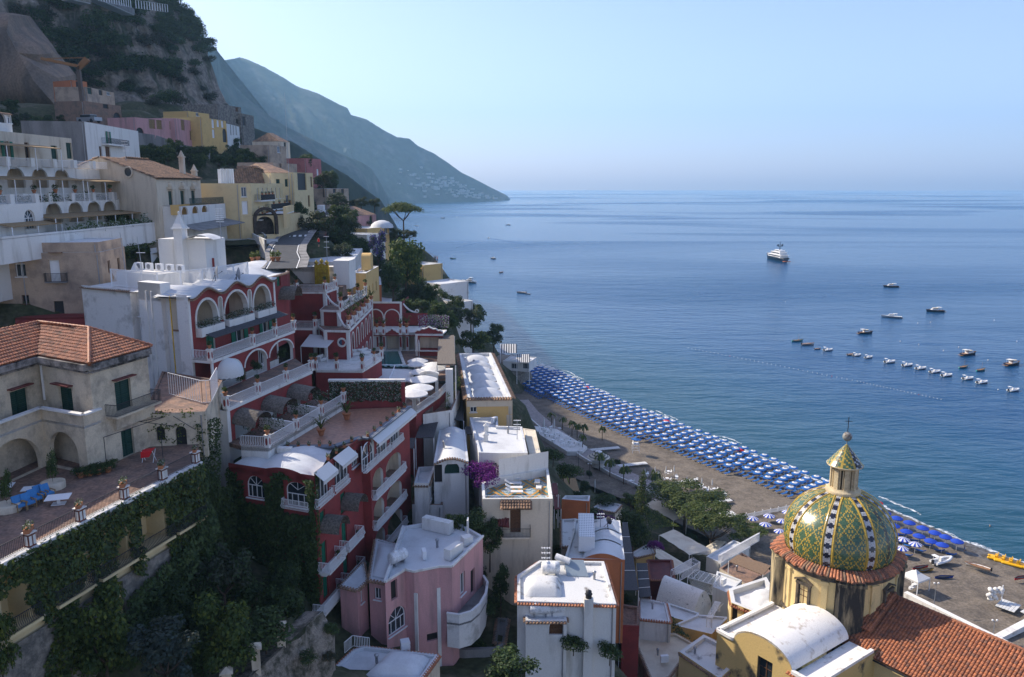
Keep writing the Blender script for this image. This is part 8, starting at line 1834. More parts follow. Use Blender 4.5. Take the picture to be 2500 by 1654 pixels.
obj('post',mb.mesh('post',wmetal),t);mb=MB();mb.lathe((0,0,2.5),[(2.5,-.3),(2.5,0),(.9,.7),(.03,1.3)],4,0,.785,False);obj('canopy',mb.mesh('canopy',fabw),t)
for x,y in((-.6,0),(.7,.4)):mb=MB();mb.box((x,y,.55),(.8,.8,.06));mb.box((x,y,0),(.1,.1,.55),0,0,True);mb.box((x-.6,y,.2),(.4,.4,.4),0,0,True);obj('table',mb.mesh('table',wmetal),t)
t=thing('wedding_stage','billowing white fabric screen on a white platform on the sand','stage',at(S7(1730,1130),z=2.5));mb=MB()
for i in range(16):mb.ball((-1.6+3.0*R.random(),-.3+.5*R.random(),.5+2.2*R.random()),.42,8,0,.9)
obj('drapery',mb.mesh('drapery',fabw),t);mb=MB();mb.tube((1.5,-.2,0),(1.5,-.2,3.4),.09);obj('post',mb.mesh('post',wmetal),t)
def lamp_post(p,h,label):
	t=thing('street_lamp',label,'street lamp',p);mb=MB();mb.tube((0,0,0),(0,0,h),.06,.04);mb.beam((-.35,0,h*.95),(.35,0,h*.95),.04,.04);obj('pole',mb.mesh('pole',iron if 'dark' in label else gmetal),t);mb=MB()
	for x in(-.35,.35):mb.ball((x,0,h*.95+.2),.17,8)
	obj('lamp',mb.mesh('lamp',wmetal),t)
lamp_post(at(S7(1390,1160),z=3),4.6,'pale lamp post behind the church roof, in front of the sand');lamp_post(at(S7(1738,1310),z=3.5),2.2,'short lamp post near the beach wall junction');lamp_post(at(S5(565,1030),z=3.2),5,'dark lamp post on the promenade left of the kiosk');lamp_post(at(S5(658,1115),z=3.2),4,'dark lamp post on the promenade below the kiosk')
tb=MB();tb.box((0,0,.72),(.8,.8,.05));tb.box((0,0,0),(.1,.1,.7),0,0,True);tb.box((0,0,0),(.45,.45,.05),0,0,True);TBL=tb.mesh('cafe_table',wmetal)
ch=MB();ch.box((0,0,.42),(.5,.5,.08));ch.box((-.22,0,.45),(.06,.5,.45),0,0,True)
for x in(-.2,.2):
	for y in(-.2,.2):ch.box((x,y,0),(.05,.05,.42),0,0,True)
CHR=ch.mesh('cafe_chair',wmetal)
def tables(uvs,z,where,grp):
	for i,uv in enumerate(uvs):
		p=at(uv,z=z);rz=R.uniform(0,1.5);o=obj('cafe_table',TBL,None,p,rz);tag(o,f'white table on the {where}, {ordw(i)} from the left','table','white tables on the '+grp)
		for k in range(2):a=rz+k*math.pi;o=obj('cafe_chair',CHR,None,p+V((math.cos(a)*.75,math.sin(a)*.75,0)),a+math.pi);tag(o,f'white chair {"left" if math.cos(a) < 0 else "right"} of the {ordw(i)} table from the left on the {where}','chair','white chairs on the '+grp)
BT=sorted([S5(*q)for q in((1150,1090),(1240,1090),(1330,1070),(1320,1130),(1400,1115),(1230,1210),(1290,1190),(1360,1180),(1430,1160),(1500,1150),(1560,1140),(1470,1190),(1550,1190),(1600,1190),(1640,1210),(1660,1230),(1720,1220),(1730,1270),(1810,1260),(1180,1240),(1010,1150))]);tables(BT,2.7,'sand near the pines','sand')
RT_=sorted([S5(*q)for q in((270,700),(310,720),(290,750),(340,760),(380,770),(350,800),(420,800),(460,770),(440,830),(490,810),(510,840),(550,820),(580,830),(390,740),(330,690),(250,730))]);tables(RT_,3.8,'shaded beach restaurant terrace','restaurant terrace')
mb=MB();mb.prism(ccw(pz(3.75,S5(170,660),S5(380,690),S5(640,840),S5(600,880),S5(470,880),S5(240,740))),2,3.75);t=thing('restaurant_terrace','white terrace of the beach restaurant','terrace',(5,235,2));mb.build('floor',whited,t)
clp=MB();clp.tube((0,0,0),(0,0,2.9),.05);clp.lathe((0,0,1.0),[(.1,0),(.2,.2),(.14,1.2),(.05,1.9)],8)
CLP=clp.mesh('closed_parasol',fabw)
for i,(uv,z,s)in enumerate([(S5(270,720),3.8,1.6),(S5(358,715),3.8,1.4),(S5(1130,1110),2.8,.95),(S5(1215,1100),2.8,.95),(S5(1308,1090),2.8,.95),(S5(1377,1085),2.8,.95),(S5(1485,1180),2.8,.9),(S5(1612,1190),2.8,.9),(S5(1700,1200),2.8,.9),(S5(1207,1220),2.8,1.3),(S5(705,1230),5,1.1),(R6(1190,760),55,.75),(R6(1210,440),59.7,.75),(R6(1310,440),59.7,.8),(R6(1370,430),59.7,.75),(R6(1560,440),59.7,.8),(R6(1470,450),59.7,.6),(S2(723,1050),46.3,1.),(S2(735,520),47.6,1.)]):
	p=at(uv,z=z);o=obj('closed_parasol',CLP,None,p);o.scale=(s,s,s);tag(o,'closed white parasol '+('at the left end of the restaurant terrace','second on the restaurant terrace','leftmost on the sand by the tables','second on the sand by the tables','third on the sand by the tables','fourth on the sand by the tables','between the white tables behind the pines','right of the white tables behind the pines','last of the white tables towards the dome','tall one beside the tall conifer','in the promenade garden','in the red walled balcony corner','left of the yellow shell fountain','second left of the yellow shell fountain','nearest left of the yellow shell fountain','right of the yellow shell fountain','in front of the yellow shell fountain','at the near end of the dining terrace','beside the swimming pool')[i],'parasol','closed white parasols')
for i,(uv,s)in enumerate([(S2(720,555),1.),(S2(712,590),.9),(S2(885,600),1.15),(S2(880,630),1.15),(S2(735,670),.9),(S2(770,745),1.3),(S2(735,830),1.2),(S2(665,890),1.25)]):
	p=at(uv,z=49.2);T=umbrella((p.x,p.y,47.2),CAN5,f'open white parasol on the hotel dining terrace, {ORD[i]} from the pool','open white parasols on the dining terrace');T.scale=(s*1.25,s*1.25,1)
pf=MB()
for i in range(20):
	a=R.uniform(0,6.28);t_=R.uniform(.3,1.1);prev=V((0,0,0))
	for s in range(1,6):q=V((math.cos(a)*.34*s*(.5+.5*t_),math.sin(a)*.34*s*(.5+.5*t_),1.1*t_*math.sin(s*.62)-.05*s*s*.5));pf.add([prev+V((-math.sin(a),math.cos(a),0))*.16,q+V((-math.sin(a),math.cos(a),0))*.14,q-V((-math.sin(a),math.cos(a),0))*.14,prev-V((-math.sin(a),math.cos(a),0))*.16],[(0,1,2,3)],int(i%3==0));prev=q
PFM=pf.mesh('crown',[lf_mid,lf_yel]);pt=MB();pt.tube((0,0,-.3),(.1,.05,3.2),.13,.1,7);PTM=pt.mesh('trunk',bark)
for i,(uv,z,s)in enumerate([(S5(430,690),3.8,.9),(S5(510,740),3.8,1.),(S5(555,760),3.8,1.),(S5(610,770),3.8,1.),(S5(335,650),3.8,.9),(S5(600,850),3.6,.9),(S5(745,1035),3.1,1.1),(S5(832,1085),3.1,1.05),(S5(950,1150),3.1,1.1),(S5(1215,1215),3.,1.2),(S3(1900,900),22,.8),(S3(2330,330),3.5,.9)]):
	p=at(uv,z=z);T=thing('palm_tree',f'small palm {("on the restaurant terrace" if i < 6 else "along the promenade")}, {ORD[i if i < 6 else i-6]} from the left','palm',p,R.uniform(0,6),'small palms by the beach');T.scale=(s,)*3;c=obj('crown',PFM,T,(.1,.05,3.2));obj('trunk',PTM,T)
def skiff(name,L_,B,H,hull,deck_,bow=1.7,sheer=.25,stern=.8):
	mb=MB();ns,nr=11,7;vs=[]
	for i in range(ns):
		t=i/(ns-1);w_=B/2*(stern+(1-stern)*min(1,t*3))*(1-max(0,(t-.45)/.55)**bow);w_=max(w_,.015);zz=H*(1+sheer*t*t)
		for k in range(nr):a=math.pi*k/(nr-1);vs.append((-L_/2+L_*t+(.06*L_*(abs(math.cos(a)))if i==ns-1 else 0),-w_*math.cos(a),-.35*H+(zz+.35*H)*(abs(math.cos(a))**.55)if True else 0))
	mb.grid(vs,nr,ns,0);mb.add(vs[:nr],[range(nr)]);dk=[]
	for i in range(ns):a,b=vs[i*nr],vs[i*nr+nr-1];dk+=[(a[0],a[1]*.9,a[2]-H*.22),(b[0],b[1]*.9,b[2]-H*.22)]
	d2=MB()
	for i in range(ns-1):d2.add([dk[2*i],dk[2*i+2],dk[2*i+3],dk[2*i+1]],[(0,1,2,3)])
	g=MB()
	for i in range(ns-1):
		for k in(0,nr-1):g.beam(vs[i*nr+k],vs[(i+1)*nr+k],.09,.07)
	return[(n,m.mesh(n,x))for n,m,x in(('hull',mb,hull),('deck',d2,deck_),('gunwale',g,deck_))]
hw,hd,hk=mat('white_gelcoat',(.75,.75,.73),.3,grain=.04),mat('varnished_wood',(.30,.15,.06),.4,(.2,.1,.04),4),mat('navy_hull',(.015,.025,.05),.25,grain=0);hg=mat('aqua_hull',(.08,.42,.38),.4,grain=.05);ply=mat('yellow_plastic',(.75,.42,.01),.4,grain=.04)
def boat(kind_,p,rz,label,s=1.):
	T=thing('boat',label,'boat',p,rz);T.scale=(s,)*3
	if kind_ not in BM:BM[kind_]=boat_parts(kind_)
	for n,me in BM[kind_]:obj(n,me,T)
	return T
BM={}
def boat_parts(k):
	box=lambda n,m,*bs:(n,(lambda mb:[mb.box(*b)for b in bs]and mb.mesh(n,m))(MB()))
	if k=='rib':
		out=skiff('rib',5.0,1.7,.45,hw,gmetal,2.2,.5);mb=MB();P=[V((-2.5+4.9*t,.72*(1-max(0,(t-.55)/.45)**2.2),.42+.28*t*t))for t in[i/10 for i in range(11)]]
		for sg in(-1,1):
			for a,b in zip(P[:-1],P[1:]):mb.tube((a.x,a.y*sg,a.z),(b.x,b.y*sg,b.z),.26,.25,8)
		out.append(('tube',mb.mesh('tube',hw)));out+=[box('console',hw,((-.5,0,.75),(.6,.6,.9))),box('outboard',blackm,((-2.7,0,.65),(.4,.35,.8)))]
		mb=MB();
		for y in(-.6,.6):mb.tube((-1.9,y,.5),(-1.9,y,1.75),.04)
		mb.beam((-2.1,-.6,1.78),(-2.1,.6,1.78),.9,.06);out.append(('roll_bar',mb.mesh('roll_bar',wmetal)));return out
	if k=='gozzo':
		out=skiff('gozzo',5.4,1.7,.6,hg,hd,1.9,.5,.35);out+=[box('bench',hd,((-.9,0,.55),(.35,1.3,.06)),((.6,0,.6),(.35,1.3,.06)))];mb=MB();mb.tube((.7,0,.3),(.7,0,3.6),.04);out.append(('mast',mb.mesh('mast',hd)));return out
	if k=='row':return skiff('row',4.2,1.5,.5,hw,hd,1.8,.3)+[box('bench',hd,((-.6,0,.4),(.3,1.2,.06)),((.5,0,.45),(.3,1.2,.06))),box('outboard',blackm,((-2.2,0,.5),(.3,.3,.7)))]
	if k in('cruiser','launch'):
		L_=9. if k=='launch' else 11.;out=skiff('b',L_,3.,.95,hw if k=='cruiser' else hk,hw if k=='cruiser' else hd,2.,.45)
		out+=[box('cabin',hw,((.4,0,1.25),(3.,1.9,.9)),((1.9,0,1.1),(1.2,1.5,.5))),box('cabin_window',glass,((.2,0,1.85),(2.4,1.75,.42))),box('cabin_roof',hw if k=='cruiser' else fabc,((0,0,2.12),(3.2,2.,.12)))]
		mb=MB()
		for x in(-2.6,-.9):
			for y in(-.9,.9):mb.tube((x,y,.8),(x,y,2.5),.04)
		mb.box((-1.75,0,2.52),(2.4,2.1,.08));out.append(('bimini',mb.mesh('bimini',fabw)));out.append(box('platform',hd,((-L_/2-.35,0,.3),(.8,2.4,.1))));return out
	if k=='motoryacht':
		out=skiff('b',14.,4.,1.5,hw,hw,2.,.4);out+=[box('saloon',hw,((-.5,0,2.0),(6.5,3.,1.2)),((-1.2,0,3.1),(3.8,2.5,.7))),box('saloon_window',glass,((-.3,0,2.15),(6.7,3.04,.55))),box('hardtop',hw,((-1.6,0,4.3),(3.2,2.6,.14))),box('flybridge',blackm,((-1.6,0,3.6),(2.6,2.2,.3)))]
		mb=MB()
		for x in(-2.9,-.3):
			for y in(-1.1,1.1):mb.tube((x,y,3.4),(x,y,4.3),.06)
		out.append(('hardtop_post',mb.mesh('hardtop_post',wmetal)));return out
	if k=='yacht':
		out=skiff('b',46.,9.,4.2,hk,hw,2.2,.45);out+=[box('main_deck',hw,((-2.,0,5.2),(30.,8.,2.4))),box('main_window',glass,((-2.,0,5.3),(28.,8.06,1.1))),box('upper_deck',hw,((-4.,0,7.9),(22.,7.2,2.3)),((-8,0,6.55),(24,8.2,.25))),box('upper_window',glass,((-3.5,0,8.),(20.5,7.26,1.1))),box('sun_deck',hw,((-6.,0,10.2),(13.,5.6,1.6)),((-6.5,0,9.2),(19,7.,.22))),box('sun_window',glass,((-5.5,0,10.3),(12.,5.66,.7))),box('swim_platform',mat('orange_toys',(.5,.12,.03)),((-23.5,0,1.),(3.,7.,.5)))]
		mb=MB();mb.tube((-6,0,11),(-6.6,0,19.5),.55,.2);mb.beam((-6.3,-2.4,14.5),(-6.3,2.4,14.5),.6,.4)
		for y in(-2.2,2.2):mb.ball((-6.3,y,15.6),1.1,10)
		out.append(('radar_mast',mb.mesh('radar_mast',hk)));return out
	if k=='pedalo':
		mb=MB()
		for y in(-.65,.65):mb.tube((-1.7,y,.25),(1.6,y,.3),.3,.26,8);mb.ball((1.6,y,.3),.27,8)
		mb.box((0,0,.5),(2.6,1.3,.22));out=[('float',mb.mesh('float',ply))];mb=MB()
		for x in(-.9,.3):
			for y in(-.35,.35):mb.box((x,y,.8),(.5,.5,.4));mb.box((x-.25,y,1.1),(.12,.5,.5))
		out.append(('seat',mb.mesh('seat',ply)));return out
	if k[:5]=='kayak':return skiff('k',3.6,.8,.35,{'r':fabr,'y':ply,'b':fabn}[k[5]],blackm,1.3,.2,.1)
for i,(uv,rz)in enumerate([(S7(1765,880),2.5),(S7(1805,895),2.5),(S7(1850,910),2.5),(S7(1895,920),2.5)]):boat('pedalo',at(uv,z=.8),rz,f'yellow pedal boat drawn up at the waterline, {ORD[i]} from the left')
for k,uv,rz,lb in(('kayakr',S7(1310,930),.3,'red kayak on the sand right of the dome'),('kayaky',S7(1340,948),.3,'yellow kayak on the sand right of the dome'),('kayakb',S7(1448,987),.1,'blue kayak on the sand right of the dome'),('kayakr',S7(1905,990),.3,'red kayak at the right edge of the beach'),('row',S7(1650,930),2.4,'small wooden dinghy alone on the grey gravel'),('rib',S7(1440,895),.4,'dark inflatable dinghy drawn up by the low fence')):boat(k,at(uv,z=1.9),rz,lb)
# ================================================================== BOATS ON THE WATER
for k,uv,rz,lb,s in[('yacht',S8(160,300),1.66,'large dark hulled motor yacht with three white decks and a mast',1.),('launch',S8(1135,530),3.0,'long dark launch with a white wheelhouse, alone beyond the others',1.15),('launch',S8(1512,738),3.0,'dark hulled launch with a blue canopy, farthest right in the upper bay',1.1),('cruiser',S8(1140,788),2.75,'white cabin cruiser with a dark stripe',.95),('launch',S8(915,922),.25,'wooden launch under a white bimini, left of the cabin cruiser',.9),('gozzo',S8(335,990),.25,'leftmost small wooden boat of the moored line',1.1),('row',S8(425,1020),.2,'tan open boat, second of the moored line',1.5),('row',S8(508,1056),.3,'tiny dark dinghy, third of the moored line',.8),('rib',S8(600,1068),.4,'white motor dinghy with an arch, fourth of the moored line',1.),('row',S8(788,1106),.5,'dark tender tied beside a white one',1.),('rib',S8(845,1112),.45,'white tender tied beside a dark one',.9),('rib',S8(945,1130),.5,'white inflatable just right of the paired tenders',.9),('rib',S8(1125,1170),.35,'first white inflatable of the evenly spaced moored row',1.1),('rib',S8(1275,1198),.35,'second white inflatable of the evenly spaced moored row',1.05),('rib',S8(1390,1225),.35,'third white inflatable of the evenly spaced moored row',1.05),('rib',S8(1510,1255),.35,'fourth white inflatable of the evenly spaced moored row',1.05),('rib',S8(1610,1285),.35,'fifth white inflatable of the evenly spaced moored row',1.05),('rib',S8(1790,1312),.35,'white inflatable below the aqua wooden boat',1.05),('rib',S8(1910,1345),.35,'white inflatable below the tan wooden boat',1.05),('rib',S8(2178,1412),.35,'white inflatable nearest the right edge',1.05),('gozzo',S8(1748,1215),.45,'aqua hulled wooden boat with a thin mast',1.),('gozzo',S8(1895,1240),.45,'tan decked wooden boat right of the aqua one',1.),('launch',S8(1790,1105),.4,'open wooden launch with a windscreen above the inflatables',1.),('launch',S8(2165,1190),.45,'cabin launch with cream top at the right edge',1.),('motoryacht',S1(1450,935),2.55,'cream flybridge motor yacht close to the wooded shore',.95),('row',S1(2075,1060),2.8,'open boat towing a small dinghy in mid water',1.6),('row',S1(2150,1072),2.8,'small dinghy towed behind the open boat',.8),('launch',S1(1735,650),2.5,'small dark boat below the wake',.75),('gozzo',S1(1255,650),2.8,'little sailing boat with bare mast near the shore',1.2),('cruiser',S1(1915,245),2.8,'distant white cruiser right of the wake',.95),('row',S1(1680,402),1.6,'small boat at the head of the spreading wake',1.6),('cruiser',S1(818,258),2.7,'white boat just right of the umbrella pine',.8),('launch',S1(1130,165),.2,'distant long boat right of the umbrella pine crown',1.1),('row',S1(1298,150),1.2,'tiny distant dinghy near the headland',1.6),('row',S5(-90,-640),1.,'small boat alone left of mid bay',1.4),('motoryacht',(1492,478),.1,'boat on the far horizon',1.2)]:boat(k,at(uv,z=0.02),rz,lb,s)
by=MB();by.ball((0,0,.05),.16,8);BUOY=by.mesh('buoy',fabw);BUOR=by.mesh('buoy',fabr)
a,b,c=at(S5(1500,0),z=0),at(S8(850,1330),z=0),at(S8(1560,1485),z=0)
for i in range(64):t=i/63;p=a.lerp(b,t/.62)if t<.62 else b.lerp(c,(t-.62)/.38);o=obj('buoy',BUOY if i%23!=11 else BUOR,None,p);tag(o,('white' if i%23!=11 else 'red')+' float on the swimming area line','buoy','floats on the swimming line')
for i,uv in enumerate([S8(235,655),S8(970,515),S8(1362,835),S8(1470,828),S8(2012,810),S8(2205,990),S8(1212,990),S8(1370,1018),S8(1580,1070),S8(1960,1150),S8(2045,1402),S8(1710,1040)]):p=at(uv,z=0);o=obj('mooring_buoy',BUOY,None,p);o.scale=(1.6,)*3;tag(o,f'loose white mooring buoy on open water, {ORD[i]} from the top','buoy','loose mooring buoys')
wk=MB()
for pts in([S1(1660,410),S1(1580,445),S1(1480,475),S1(1380,495),S1(1300,515)],[S1(1700,408),S1(1800,418),S1(1920,440),S1(2080,462),S1(2160,478)]):
	Q=[at(p,z=0)for p in pts]
	for p,q in zip(Q[:-1],Q[1:]):d=(q-p).normalized();n=V((-d.y,d.x,0));wk.add([p-n*1.3,q-n*1.3,q+V((0,0,.5)),p+V((0,0,.5)),q+n*1.3,p+n*1.3],[(0,1,2,3),(3,2,4,5)],0,True)
tag(wk.build('wake',bpy.data.materials['sea_water']),kind='structure')
# ================================================================== HOUSES UP THE SLOPE, SHOPS, CLIFF WALLS, SMALL THINGS
def far_house(nm,lab,uvs,zb,zt,wm,wins,roofm=None,deep=9,hip=None,cat='house'):
	"""uvs: two pixels along the visible eave with distances; body runs back into the hill"""
	(u0,y0),(u1,y1)=uvs;a,b=at(u0,y=y0),at(u1,y=y1);d=V((b.x-a.x,b.y-a.y));n=V((-d.y,d.x)).normalized()*deep
	H=House(nm,lab,cat,[(a.x,a.y),(b.x,b.y),(b.x+n.x,b.y+n.y),(a.x+n.x,a.y+n.y)],zb,(a.z+b.z)/2 if zt is None else zt,wm,roofm or roofw,.25)
	for uv,w_,h,k,*ar in wins:H.win(uv,w_,h,k,ar[0]if ar else False)
	H.done()
	if hip:
		A,B,C,D=[V((*p,H.z1+.06))for p in H.pts];m1=(A+B+C+D)/4+V((0,0,hip));e1,e2=m1.lerp((A+D)/2+V((0,0,hip)),.5),m1.lerp((B+C)/2+V((0,0,hip)),.5);mb=MB()
		mb.poly([A,B,e2,e1]);mb.poly([B,C,e2]);mb.poly([C,D,e1,e2]);mb.poly([D,A,e1]);mb.build('hip_roof',tileo,H.T)
	return H
W_='blind'
far_house('pink_house','long pink house with ochre shutters, arches and a blue awning under the cliff',((R1(1230,1090),212),(R1(1600,1090),226)),84,None,pink,[(R1(1390,1175),2.2,2.6,W_),(R1(1455,1180),2.,2.6,W_),(R1(1575,1185),2.2,2.9,W_)]+[(R1(x,1258),2.6,2.6,'dark',True)for x in(1280,1330,1385,1450,1530)])
far_house('pink_house','shorter pink house adjoining on the right with a small balcony',((R1(1605,1090),224),(R1(1785,1100),236)),84,None,pink,[(R1(1670,1190),2.2,2.8,W_),(R1(1755,1170),1.8,1.8,W_,True),(R1(1690,1260),4,2.4,'dark',True),(R1(1750,1280),2,2.6,'dark')])
far_house('yellow_house','bright yellow house with arches at the foot of the cliff',((R1(1835,1065),232),(R1(2060,1110),246)),84,None,yellow,[(R1(1945,1170),1.6,2.6,'wdoor'),(R1(1990,1160),1.6,2.4,'wdoor'),(R1(2030,1165),1.6,2.4,'wdoor'),(R1(1950,1260),1.6,2.4,'wdoor'),(R1(2060,1300),2.6,4,'dark',True),(R1(2085,1300),1.6,4,'dark',True)],deep=12)
far_house('yellow_house','small yellow upper house with balustraded roof terrace behind the bright yellow one',((R1(1715,1015),252),(R1(1905,1040),262)),86,None,yellow,[(R1(1800,1060),1.5,2,'win')])
far_house('white_villa','white villa with tall narrow windows right of the yellow house',((R1(2065,1120),262),(R1(2180,1165),276)),82,None,white,[(R1(x,1235),1.,3.4,'dark')for x in(2105,2130,2155)])
far_house('stone_tower','old stone tower house with a pale top floor against the hazy mountain',((R1(1995,955),272),(R1(2195,975),284)),86,None,stone,[(R1(2160,1020),1.6,2,'brown'),(R1(2165,1130),1.5,1.6,'dark')],deep=14)
far_house('stone_house','ruined stone house on the cliff shoulder right of the tower',((R1(2205,1045),282),(R1(2310,1050),292)),84,None,stone,[(R1(2225,1145),2.4,3,'dark')],deep=14)
far_house('hillside_house','grey brick house with domed white roof below the shoulder',((R5(560,700),228),(R5(705,700),238)),76,None,beige,[(R5(645,760),2,2.4,'winb')],hip=None)
far_house('hip_roof_house','pale house with a dark hipped roof above the grey brick house',((R5(650,665),244),(R5(738,668),250)),78,None,cream,[(R5(700,730),1.5,2,'dark')],hip=2.6)
far_house('rose_house','tall rose red house with small upper window and white lower terrace',((R5(880,795),246),(R5(1010,830),256)),66,None,mat('rose_plaster',(.46,.16,.15),.85,(.34,.12,.11),.6),[(R5(925,830),1.4,1.6,'dark'),(R5(1020,950),1.6,2.2,'dark'),(R5(985,960),1.6,2,'wdoor')],deep=10)
far_house('ochre_tower','tall pale ochre house with a recessed balcony over the road',((R5(575,935),163),(R5(765,940),167)),62,None,lemon,[],deep=14,hip=2)
far_house('ochre_block','tall ochre block with loggia and shuttered windows above the road',((R5(770,940),166),(R5(938,930),176)),60,None,lemon,[(R5(850,1085),4.6,4,'dark'),(R5(910,1230),1.1,2.4,'brown'),(R5(930,1060),1.,2.2,'brown'),(R5(905,1320),1.3,2.4,'dark')],deep=14)
far_house('ochre_terrace','brown plastered upper storey behind the ochre houses',((R5(590,850),176),(R5(800,855),190)),66,None,beige,[(R5(660,890),1.2,1.6,'dark')],deep=8)
far_house('shop_house','low brown shop building on the bend with awnings and flowers',((R5(1060,1075),236),(R5(1250,1070),250)),60,None,beige,[(R5(1130,1110),2,2,'dark'),(R5(1200,1120),2,2,'dark')],deep=6)
far_house('red_gabled_house','red house with a brown hipped roof and arched green door on the slope',((S1(120,125),208),(S1(335,130),218)),58,None,pink,[(S1(275,235),1.7,2.6,'greend',True)],hip=2.2,deep=10)
far_house('domed_villa','cream villa with a white domed roof below the red gabled house',((S1(230,275),196),(S1(490,275),204)),56,None,yellow,[(S1(455,350),1.4,2,'win')],deep=9)
far_house('white_villa','white flat roofed villa among violet blossom',((S1(225,345),184),(S1(440,360),190)),54,None,white,[(S1(455,420),1.4,1.8,'dark')],deep=9)
p=at(S1(405,262),y=204);t=thing('roof_dome','small white ribbed dome on the cream villa','dome',(p.x,p.y,p.z-.3));mb=MB();mb.lathe((0,0,0),[(3,0),(2.7,.8),(1.8,1.5),(.7,1.85),(.02,1.9)],14);obj('dome',mb.mesh('dome',roofw),t)
far_house('cliff_house','ochre house with a roof terrace and two people standing at the sea edge',((S1(900,715),203),(S1(1128,712),208)),38,None,yellow,[],deep=10)
CH2=far_house('colonnade_house','white sea terrace house with an arched colonnade',((S1(870,975),192),(S1(1105,900),187)),38,None,whited,[(S1(x,1010-(x-950)*.3),2.1,2.9,'dark',True)for x in(960,1015,1075)],deep=9)
far_house('garden_steps_house','white terraced wall with plants at the sea edge below the colonnade',((S1(1115,1190),184),(S1(1290,1125),180)),30,None,whited,[],deep=5)
far_house('orange_workshop','orange and stone building under construction beneath the crane',((R1(655,740),226),(R1(790,740),230)),84,None,orange,[(R1(720,800),1.6,1.6,'dark')],deep=8)
far_house('brick_house','brick house with awning and laundry balcony beside the crane',((R1(790,790),224),(R1(1040,850),238)),84,None,beige,[(R1(820,860),2.2,2.8,'greend'),(R1(920,870),2,2.6,'dark'),(R1(990,870),2,2.6,'win')],deep=9)
far_house('brick_house','lower brick and stone house with arched white bay beside the crane',((R1(760,925),216),(R1(1100,965),230)),82,None,mat('old_brick',(.27,.17,.12),.9,(.17,.13,.1),.8,bump=.3),[(R1(965,990),2,2.,'dark'),(R1(1075,1150),3.,3.6,'dark',True)],deep=9)
far_house('retaining_wall','tall grey concrete wall below the coast road at the top left',((R1(835,20),286),(R1(1225,80),318)),140,None,grey,[],deep=5,cat='wall')
far_house('retaining_wall','brown stone wall left of the grey concrete wall on the cliff',((R1(650,5),278),(R1(832,15),285)),142,None,stone,[],deep=5,cat='wall')
t=thing('rock_wall','tan sprayed rock face with a slanting top at the left edge','rock face',(-150,250,88));o_=[R1(-80,110),R1(85,140),R1(170,250),R1(240,340),R1(300,420),R1(350,500),R1(440,600),R1(530,715),R1(545,1010),R1(-80,1010)];mb=MB();fr=[at(p,y=270-.05*p[1]+6*mnoise.noise(V((p[0]*.02,p[1]*.02,1))))for p in o_];cc_=sum(fr,V())/len(fr)+V((0,-5,0))
for p,q in zip(fr,fr[1:]+fr[:1]):
	m1,m2=p.lerp(cc_,.5)+V((0,-2+3*mnoise.noise(p*.1),0)),q.lerp(cc_,.5)+V((0,-2+3*mnoise.noise(q*.1),0));mb.add([p,q,m2,m1,cc_,p+V((-6,22,4)),q+V((-6,22,4))],[(0,1,2,3),(3,2,4),(1,0,5,6)],0,True)
mb.build('face',mat('sprayed_rock',(.26,.18,.125),.95,(.15,.115,.09),.12,.42,.62,streak=True,bump=.6,bsc=1.2,grain=.2,gsc=1.5),t)
t=thing('road_railing','white railing of the coast road on top of the cliff wall','railing',at(R1(900,5),y=286));mb=MB();railing(mb,[tuple(at(R1(900,12),y=284.5)),tuple(at(R1(1215,75),y=316.5)),tuple(at(R1(1530,115),y=345))],3.,2.2,0,.1,0,.25);mb.build('railing',wmetal,t)
t=thing('road_wall','long low stone wall of the street below the pink houses','wall',at(R1(1040,1230),y=205));mb=MB();q=[at(R1(1035,1215),y=200),at(R1(1400,1265),y=206),at(R1(1640,1350),y=206),at(R1(1900,1405),y=214)]
for a,b in zip(q[:-1],q[1:]):mb.beam(a-V((0,0,1.6)),b-V((0,0,1.6)),.8,5)
mb.build('wall',grey,t)
t=thing('tower_crane','orange tower crane with a long jib among the brick houses','crane',at(R1(765,1060),y=222));oc=mat('rusty_orange_steel',(.30,.13,.04),.6,grain=.1);mb=MB();a,b,j,k=at(R1(765,1060),y=222),at(R1(712,605),y=222),at(R1(370,535),y=218),at(R1(780,528),y=223);mb.beam(a,b,.9,.9);mb.build('mast',mat('dark_steel',(.12,.08,.06),.6),t);mb=MB();mb.beam(b,j,.8,.7);mb.beam(b,k,.7,.7);mb.beam(k,j,.18,.18);mb.beam(b-V((0,0,.8)),b+V((3,0,1.6)),.9,.7);mb.build('jib',oc,t)
T=thing('rock','rock outcrop carrying the striped terraces at the far end of the beach','rock',(0,284,1));mb=MB();n=22;vs=[]
for k,(r,z)in enumerate(((1.1,0),(1.05,4),(1.,8),(.86,11))):
	for i in range(n):a=6.283*i/n;q=r*(1+.28*mnoise.noise(V((math.cos(a)*2,math.sin(a)*2,k*.6))));vs.append((-.5+7*q*math.cos(a),290+10*q*math.sin(a),z))
mb.add(vs,[(k*n+i,k*n+(i+1)%n,(k+1)*n+(i+1)%n,(k+1)*n+i)for k in range(3)for i in range(n)]+[range(3*n,4*n)],0,True);mb.build('rock',stone,T)
H=far_house('rock_restaurant','glazed restaurant terraces under black and white striped awnings on the rock',((S2(1600,530),281),(S2(1870,600),278)),9,12.4,white,[(S2(1720,640),2.4,2.,'win'),(S2(1780,640),2.4,2.,'win'),(S2(1840,640),2.2,2.,'win')],deep=10)
